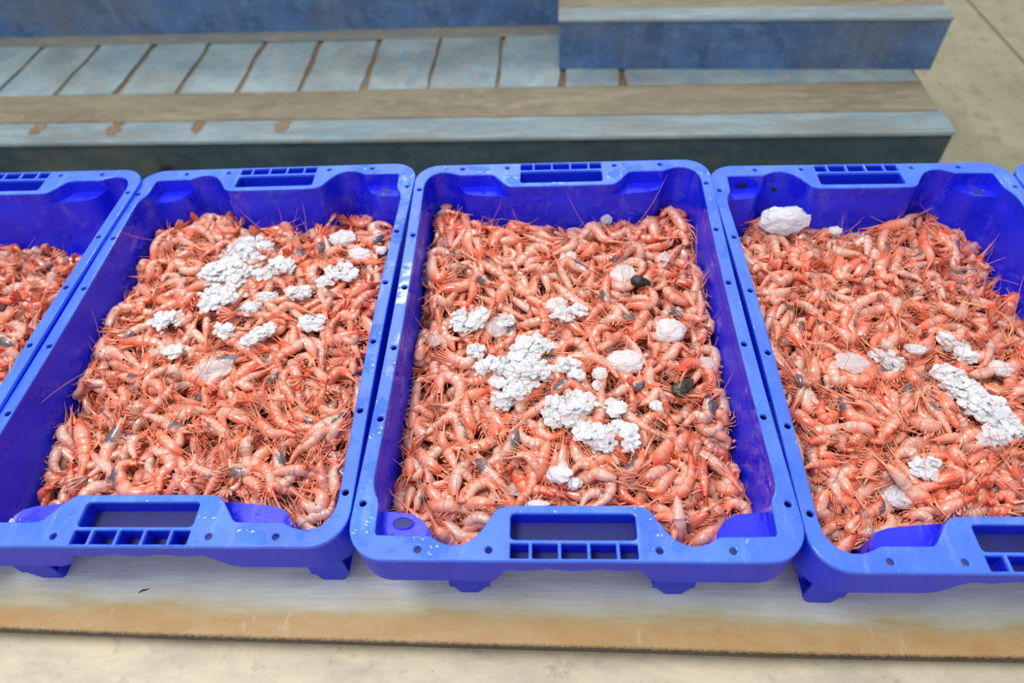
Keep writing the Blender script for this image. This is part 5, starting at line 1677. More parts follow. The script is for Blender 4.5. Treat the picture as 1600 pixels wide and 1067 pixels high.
2,3,-1160,2360,-778,-14,-204,-936,87,51,0,63
2,7,-1420,1740,-667,-239,624,-614,87,50,0,21
2,10,860,-480,-524,-245,-663,665,108,64,0,68
2,2,220,-940,-498,680,-250,-228,96,71,0,33
2,0,-1400,420,-541,-326,598,-676,87,41,0,32
2,8,-1600,1760,-629,770,-150,35,90,42,19,52
2,2,-1620,960,-665,158,80,-765,91,34,0,36
2,9,1420,-1220,-624,-177,537,-752,100,33,43,67
2,3,1540,740,-830,-609,610,-386,105,48,0,68
2,1,-480,-2040,-578,-178,137,-11,86,32,0,1
2,1,-560,-1100,-505,-572,-73,228,96,58,0,51
2,3,560,2200,-660,389,443,480,94,90,0,48
2,8,1600,140,-765,-160,-502,744,95,61,0,3
2,9,1400,-2280,-679,153,527,822,88,47,0,9
2,1,-1620,500,-621,-62,51,574,93,43,0,8
2,9,940,560,-613,-165,-574,800,105,89,0,58
2,11,940,-2020,-556,10,-754,-652,101,46,81,50
2,7,-640,1860,-596,615,-160,-250,89,39,0,67
2,10,1300,700,-792,42,607,789,105,97,0,91
2,10,340,2180,-844,-96,62,20,96,28,0,79
2,2,1120,1860,-675,-382,-516,596,87,97,0,54
2,1,1000,-1220,-605,-26,-49,981,93,40,0,18
2,4,-40,880,-520,-487,-530,482,88,66,0,93
2,9,680,1700,-591,-96,571,-794,90,53,77,98
2,9,1720,-1660,-685,-104,-39,719,92,63,0,2
2,7,-240,1740,-539,656,-7,-42,104,19,0,51
2,0,-940,-1040,-532,391,271,469,107,63,0,49
2,0,1100,1920,-628,355,490,582,87,56,78,63
2,0,-1580,1540,-588,198,473,738,89,5,9,54
2,1,360,1840,-556,493,-487,-544,102,61,56,20
2,8,1400,1360,-841,424,-397,-622,91,45,0,26
2,3,-1560,-1360,-699,-658,-205,480,98,55,0,86
2,9,-1220,-2180,-638,630,281,274,93,33,0,60
2,0,400,360,-494,90,-417,-870,103,72,0,52
2,9,-640,-1720,-615,131,193,811,98,72,0,63
2,1,-1280,-2140,-587,652,370,305,92,37,0,4
2,7,1620,-220,-686,437,-421,-457,91,43,52,4
2,11,-1060,1700,-597,65,-852,-518,107,35,0,63
2,0,840,-1860,-602,178,-81,-882,95,55,0,27
2,6,1620,-2380,-776,-164,-453,575,108,46,0,17
2,1,1320,-1900,-623,-513,162,-131,89,50,16,72
2,8,-220,-2140,-579,-135,-889,407,93,46,0,17
3,2,780,880,-1086,535,627,417,102,28,97,24
3,4,-40,-60,-1129,-49,-34,-52,100,28,0,92
3,10,440,-1160,-1087,-34,-103,-833,106,16,0,82
3,11,1060,240,-920,617,423,225,104,39,0,53
3,8,540,-2040,-1056,-393,-412,551,95,59,8,56
3,3,140,-2140,-1056,-234,-23,-149,104,73,21,43
3,6,-1300,-340,-926,294,-819,-490,94,65,0,66
3,3,-560,-1180,-972,775,-32,57,104,61,0,49
3,3,1040,-180,-1065,-95,161,-47,92,42,0,2
3,4,-580,260,-1045,-174,146,-547,90,61,0,99
3,0,-80,-1880,-877,93,-232,-896,104,24,0,4
3,3,-740,1360,-1083,-30,474,-759,107,83,0,7
3,5,-660,380,-925,-716,-244,91,104,50,50,33
3,0,-60,200,-951,-389,755,-488,92,39,0,37
3,2,740,880,-1051,90,-125,-617,103,66,0,41
3,5,1120,1060,-982,757,240,60,91,58,80,26
3,8,340,840,-992,-337,-220,503,87,59,0,6
3,9,960,760,-907,555,535,391,90,66,0,34
3,11,1360,1880,-1029,-583,633,-452,104,47,0,14
3,7,1040,1100,-974,-397,608,-668,101,77,0,72
3,6,1140,720,-946,-509,189,-20,104,76,38,31
3,1,580,-860,-1120,75,-68,-986,98,19,0,52
3,1,200,-260,-1007,441,-497,-475,105,31,0,99
3,10,760,-1640,-995,-125,88,-966,95,88,0,19
3,2,940,-240,-993,-447,-313,455,108,52,0,87
3,3,300,-500,-1065,-142,-531,-833,99,63,0,4
3,2,-980,-1160,-921,-611,-358,453,102,61,0,41
3,8,920,-1020,-906,-415,-126,27,104,32,0,58
3,0,-1600,1000,-985,363,505,560,96,25,35,64
3,11,-80,320,-955,-817,-42,-140,95,71,0,10
3,7,-580,-320,-961,-638,344,-251,97,47,0,21
3,8,120,-1400,-936,-582,-356,529,93,58,0,55
3,5,-900,-960,-910,-427,-313,490,104,54,0,58
3,7,-400,1320,-1038,362,-494,-684,87,70,0,73
3,6,-140,1020,-1033,-62,753,654,99,22,0,86
3,0,40,-560,-922,-611,110,-345,87,71,0,11
3,5,920,1820,-988,728,185,372,102,88,0,36
3,2,-1300,-780,-904,403,-704,-339,99,60,0,42
3,0,-680,480,-922,5,140,11,94,53,0,82
3,0,540,-1820,-932,280,-150,-133,107,97,0,4
3,3,640,-420,-900,203,596,695,90,71,0,8
3,6,820,-1380,-925,-311,467,-807,89,39,0,58
3,10,1080,-1100,-915,-350,-438,501,94,57,0,18
3,3,960,1980,-1089,139,576,-788,100,40,0,55
3,0,-280,-900,-984,-581,-635,306,94,49,0,56
3,7,1260,-420,-915,-448,539,-546,105,37,0,97
3,5,1360,-700,-879,668,7,181,88,35,0,62
3,9,420,-920,-910,-445,-554,648,89,31,0,19
3,2,1100,520,-875,654,23,-278,91,44,0,71
3,4,-240,-1400,-823,-36,689,-722,106,38,0,87
3,2,-1200,780,-969,151,750,615,93,42,0,12
3,5,-1280,160,-1057,-263,391,-689,98,28,0,37
3,0,260,-100,-948,-186,523,-804,97,83,0,86
3,1,-100,-700,-1046,-71,-110,-990,98,38,41,56
3,8,-1080,1220,-987,-416,-341,606,103,43,66,57
3,8,-520,-760,-936,915,-337,-66,90,23,0,88
3,0,-1320,240,-927,-583,-275,300,93,48,79,24
3,3,680,1760,-1070,-753,-481,194,95,39,0,67
3,8,-240,940,-993,211,-589,-742,95,51,0,1
3,8,760,1400,-970,-655,-262,348,90,46,0,42
3,9,-920,-180,-980,-178,344,-841,106,16,0,42
3,3,-1560,-900,-1018,-36,-1,-533,94,62,73,13
3,7,-180,440,-964,277,505,431,104,64,0,51
3,3,-120,-960,-961,749,122,20,99,42,19,68
3,3,-1260,-1800,-1022,-183,98,638,106,40,0,24
3,6,-460,-400,-996,115,588,692,97,35,0,69
3,1,-120,740,-935,-423,-709,431,97,83,0,3
3,3,520,240,-977,527,198,302,89,23,0,86
3,10,-1340,980,-972,-240,513,-558,99,71,4,45
3,9,-60,-940,-1006,-285,165,-699,101,43,0,45
3,7,-1400,-300,-942,-408,374,-578,107,52,79,70
3,0,620,-1320,-891,559,-262,-135,92,68,0,78
3,7,-840,-1320,-928,-613,-274,123,92,17,94,85
3,9,160,-760,-955,-342,-387,689,105,77,84,12
3,6,-560,-500,-888,7,-785,-617,88,36,48,81
3,7,1480,420,-875,-745,333,28,93,52,0,3
3,7,-1560,-460,-1000,-588,-210,214,105,60,57,78
3,11,-220,1300,-996,182,-718,-623,96,16,0,83
3,5,-1240,1740,-922,640,-241,-282,96,42,42,88
3,8,0,-380,-873,-278,630,-620,89,77,0,8
3,0,480,320,-956,30,38,607,97,68,0,22
3,3,480,-1680,-882,98,-757,-629,88,59,0,30
3,10,180,480,-984,-216,-422,733,91,73,0,39
3,9,-1220,1980,-996,-603,185,-58,99,25,0,48
3,8,-1040,1860,-924,-744,-357,186,87,69,0,52
3,0,-1500,-440,-931,267,-140,-554,101,55,0,87
3,4,-940,-1480,-967,416,74,296,98,37,85,47
3,8,800,-2120,-931,-615,-270,123,107,46,0,20
3,2,-680,760,-918,517,-55,-294,87,50,69,79
3,8,1220,-1360,-908,-286,-440,839,105,37,0,78
3,0,1500,-1280,-776,552,470,419,96,59,32,31
3,8,-1000,1360,-991,-395,-263,661,96,52,0,22
3,1,1080,1200,-975,-343,61,114,97,75,25,95
3,11,1160,-1000,-841,242,167,593,95,30,87,55
3,7,760,-1160,-899,-360,-761,538,92,63,82,42
3,7,-580,-1240,-873,449,-416,-515,104,46,0,11
3,0,520,1660,-992,-533,533,-374,92,34,0,2
3,6,780,1920,-1064,392,299,284,92,61,0,65
3,10,1480,-2100,-984,124,-154,960,104,28,83,34
3,7,1060,-500,-821,-615,307,-496,105,41,0,62
3,1,-1220,-1420,-823,452,-694,-441,104,15,0,6
3,6,420,-1880,-856,-709,103,-112,95,43,28,19
3,11,-200,1640,-960,311,627,627,88,45,97,59
3,9,440,720,-949,575,552,488,92,60,0,27
3,6,-900,-1740,-881,-276,-501,722,105,59,0,67
3,9,340,580,-986,-228,316,917,107,56,34,35
3,3,560,-1960,-874,-386,-579,601,100,33,0,36
3,2,460,-500,-1091,-137,179,14,106,49,70,89
3,1,540,-40,-886,-547,135,-73,88,77,0,11
3,1,-600,1780,-957,-87,-738,-666,96,33,0,86
3,6,-1340,-700,-896,172,-692,699,88,82,0,90
3,11,1280,-80,-866,21,730,-678,91,93,22,33
3,5,-680,1300,-958,424,385,545,105,87,0,44
3,1,220,520,-970,-7,-16,-135,108,41,0,67
3,1,1380,2180,-1160,-83,-353,-931,96,72,39,11
3,1,-1620,960,-958,19,137,749,92,40,9,2
3,8,-1560,-100,-902,-440,447,-532,97,18,0,33
3,9,-820,140,-998,-34,101,-33,107,93,86,79
3,7,1480,-1980,-808,-788,476,-231,98,31,99,20
3,8,-340,-100,-937,-556,-236,637,102,33,5,78
3,2,640,-600,-851,-419,-760,329,98,36,0,57
3,5,-340,-1260,-892,689,231,106,108,83,32,59
3,7,-1640,-1660,-948,421,514,335,91,55,0,88
3,11,-160,1820,-1006,-622,145,-39,90,46,17,14
3,10,1100,-2040,-954,4,218,-879,104,72,43,69
3,0,620,-1640,-806,393,-395,-623,97,50,0,22
3,8,-120,1700,-935,421,662,547,87,79,0,53
3,0,-920,1020,-909,644,-83,-215,91,79,0,67
3,8,-300,540,-930,-516,514,-440,95,49,0,29
3,11,1200,-1160,-795,544,149,255,89,49,51,51
3,7,1080,-620,-834,763,-119,116,108,71,0,53
3,0,820,-1140,-764,728,-411,-260,103,66,0,15
3,1,-900,-1340,-915,-48,-128,961,98,86,0,63
3,8,120,-1080,-808,-729,203,-210,101,63,0,34
3,9,-800,1660,-1014,-132,467,872,100,53,0,52
3,3,620,460,-899,725,335,193,93,63,25,85
3,5,-1360,720,-979,-574,-515,451,93,30,0,11
3,2,440,900,-942,-159,486,-698,92,44,36,59
3,9,-80,800,-937,-603,91,23,96,50,0,67
3,2,-600,800,-1011,-202,238,-738,100,21,0,62
3,8,860,-2180,-871,-653,466,-180,94,25,57,61
3,9,-1280,700,-910,-465,431,-589,103,43,81,67
3,9,-1060,-60,-929,-581,44,-48,102,44,0,55
3,7,480,-700,-941,657,30,215,88,58,0,39
3,8,380,-700,-863,368,593,584,88,76,0,11
3,0,-1380,1260,-901,564,395,395,104,36,0,64
3,11,780,1960,-959,594,-30,-47,97,61,0,67
3,11,-1520,320,-875,218,62,580,101,89,0,19
3,5,-1460,660,-909,-546,445,-469,96,53,1,34
3,7,-860,-960,-914,-582,509,-534,89,49,96,78
3,9,720,420,-948,102,-72,-773,88,46,0,60
3,4,-1500,-740,-953,-474,-16,72,103,77,7,88
3,0,1300,-1760,-796,144,563,782,106,36,0,39
3,8,360,-1360,-807,548,-413,-491,107,42,0,43
3,10,-480,420,-917,296,488,697,91,49,10,93
3,1,-1700,60,-963,-145,182,738,91,73,0,98
3,6,400,1360,-974,325,-418,-749,97,43,0,4
3,11,380,1260,-955,701,405,261,96,29,0,86
3,9,-580,-1960,-894,-315,37,117,97,63,7,71
3,8,920,-1980,-818,-343,707,-614,95,55,0,43
3,2,1060,100,-810,-682,277,-375,102,73,0,94
3,10,220,1720,-983,101,647,751,90,83,0,53
3,5,-780,-460,-865,463,499,550,103,46,58,16
3,10,1220,-1340,-899,-55,175,982,95,43,0,79
3,8,-1580,600,-915,705,-96,1,87,75,0,70
3,9,820,-2360,-944,189,188,896,95,83,0,23
3,11,-540,-1620,-864,-215,825,-461,95,75,0,27
3,0,-440,-840,-892,-732,-44,-49,94,83,74,92
3,0,-300,40,-875,213,0,-182,97,39,6,70
3,4,200,-1940,-831,-534,-367,432,100,50,44,23
3,11,-1300,-1000,-877,-242,695,-633,98,38,41,8
3,4,240,1980,-964,28,-745,-646,104,24,0,77
3,0,-380,-1280,-862,-186,131,79,107,84,68,12
3,9,-220,1520,-914,838,-228,-3,90,38,63,64
3,3,-360,-1180,-905,-13,556,830,87,54,10,3
3,8,1200,640,-855,-276,402,-598,94,55,0,94
3,7,-360,1940,-949,-664,205,-222,102,11,0,80
3,0,1160,1380,-943,-780,-65,89,95,49,0,73
3,6,-1580,2080,-994,-397,358,-639,90,81,0,65
3,10,1540,-680,-775,685,-122,-244,107,50,0,29
3,10,-500,-1740,-994,44,178,17,93,39,44,83
3,6,-40,960,-918,-174,532,-714,94,23,2,41
3,2,-940,-1540,-809,-397,-554,597,89,64,0,13
3,5,-1580,2000,-935,-538,-509,370,96,51,0,54
3,11,-860,-1000,-858,538,592,386,103,38,79,80
3,0,-1280,140,-849,498,-398,-487,103,47,1,76
3,8,1360,-180,-791,-692,-277,137,101,31,0,93
3,7,640,-580,-821,665,174,104,94,28,0,69
3,0,980,1560,-1007,411,-37,53,102,39,59,8
3,8,-1660,1540,-934,207,621,672,107,20,0,78
3,1,220,1700,-998,-183,260,935,88,48,39,55
3,1,400,-120,-867,-214,-632,696,100,51,0,19
3,8,-720,1520,-957,-626,208,-232,96,28,0,0
3,8,-1120,-160,-908,-102,-799,-591,86,44,0,52
3,0,-960,1560,-894,-42,-649,757,98,49,0,62
3,1,-920,780,-853,640,-435,-331,97,79,30,85
3,4,20,-340,-877,605,-491,-365,91,64,75,83
3,10,160,140,-891,-365,614,-556,90,97,0,92
3,11,520,-1960,-779,813,-43,-56,89,30,2,91
3,3,520,-1640,-792,-667,-279,248,90,74,3,56
3,3,640,-520,-961,-259,105,-418,87,42,0,58
3,9,520,-40,-889,471,15,-75,100,46,0,3
3,0,-100,-1740,-832,-103,0,361,108,78,0,67
3,7,1500,860,-809,646,-211,-250,92,32,0,87
3,9,-640,-260,-888,-563,-199,349,92,30,0,58
3,10,-1560,2100,-1029,-406,-71,566,90,70,0,78
3,0,-1480,-1820,-852,-426,-315,517,86,55,0,78
3,6,1040,-940,-807,-485,449,-397,87,72,0,76
3,9,-80,-600,-870,-456,-481,553,95,38,27,98
3,1,-1140,2160,-955,-83,-816,-560,90,18,21,1
3,5,-160,1460,-910,730,-95,-129,90,35,50,0
3,8,1000,-1720,-787,-731,330,-310,86,73,0,20
3,0,-1240,240,-858,-320,313,-617,87,63,27,74
3,3,1020,-840,-866,312,-507,-748,96,17,0,13
3,1,1240,-1540,-774,294,78,-14,87,15,0,33
3,9,1020,-1920,-769,435,447,451,102,35,0,6
3,0,660,-1140,-861,-181,58,-649,96,50,56,72
3,0,60,2100,-944,-74,108,990,90,20,98,36
3,9,-1040,-620,-933,-214,-155,572,92,54,0,68
3,9,280,-1660,-830,483,-467,-573,87,40,0,34
3,0,-1360,-1140,-846,-391,762,-456,101,77,20,12
3,10,-780,60,-992,-24,265,-962,91,35,0,29
3,1,-840,2120,-1002,435,254,-71,95,34,54,91
3,0,1280,1080,-890,77,-256,-912,106,31,38,84
3,9,-740,1000,-975,-81,63,-581,100,28,0,72
3,0,840,200,-832,85,3,-559,93,36,60,31
3,1,-680,-720,-868,496,-88,-345,92,34,0,93
3,8,-40,660,-866,-682,300,-273,96,28,0,3
3,10,960,-2280,-776,743,102,162,90,67,0,53
3,8,-780,1340,-931,-657,-155,174,90,35,0,19
3,1,-1540,-1420,-834,-569,-394,397,105,74,0,94
3,11,1380,-1100,-736,503,-649,-473,96,72,66,30
3,0,1160,580,-838,258,-211,-598,92,78,0,15
3,0,-980,320,-893,497,12,92,91,11,77,16"""
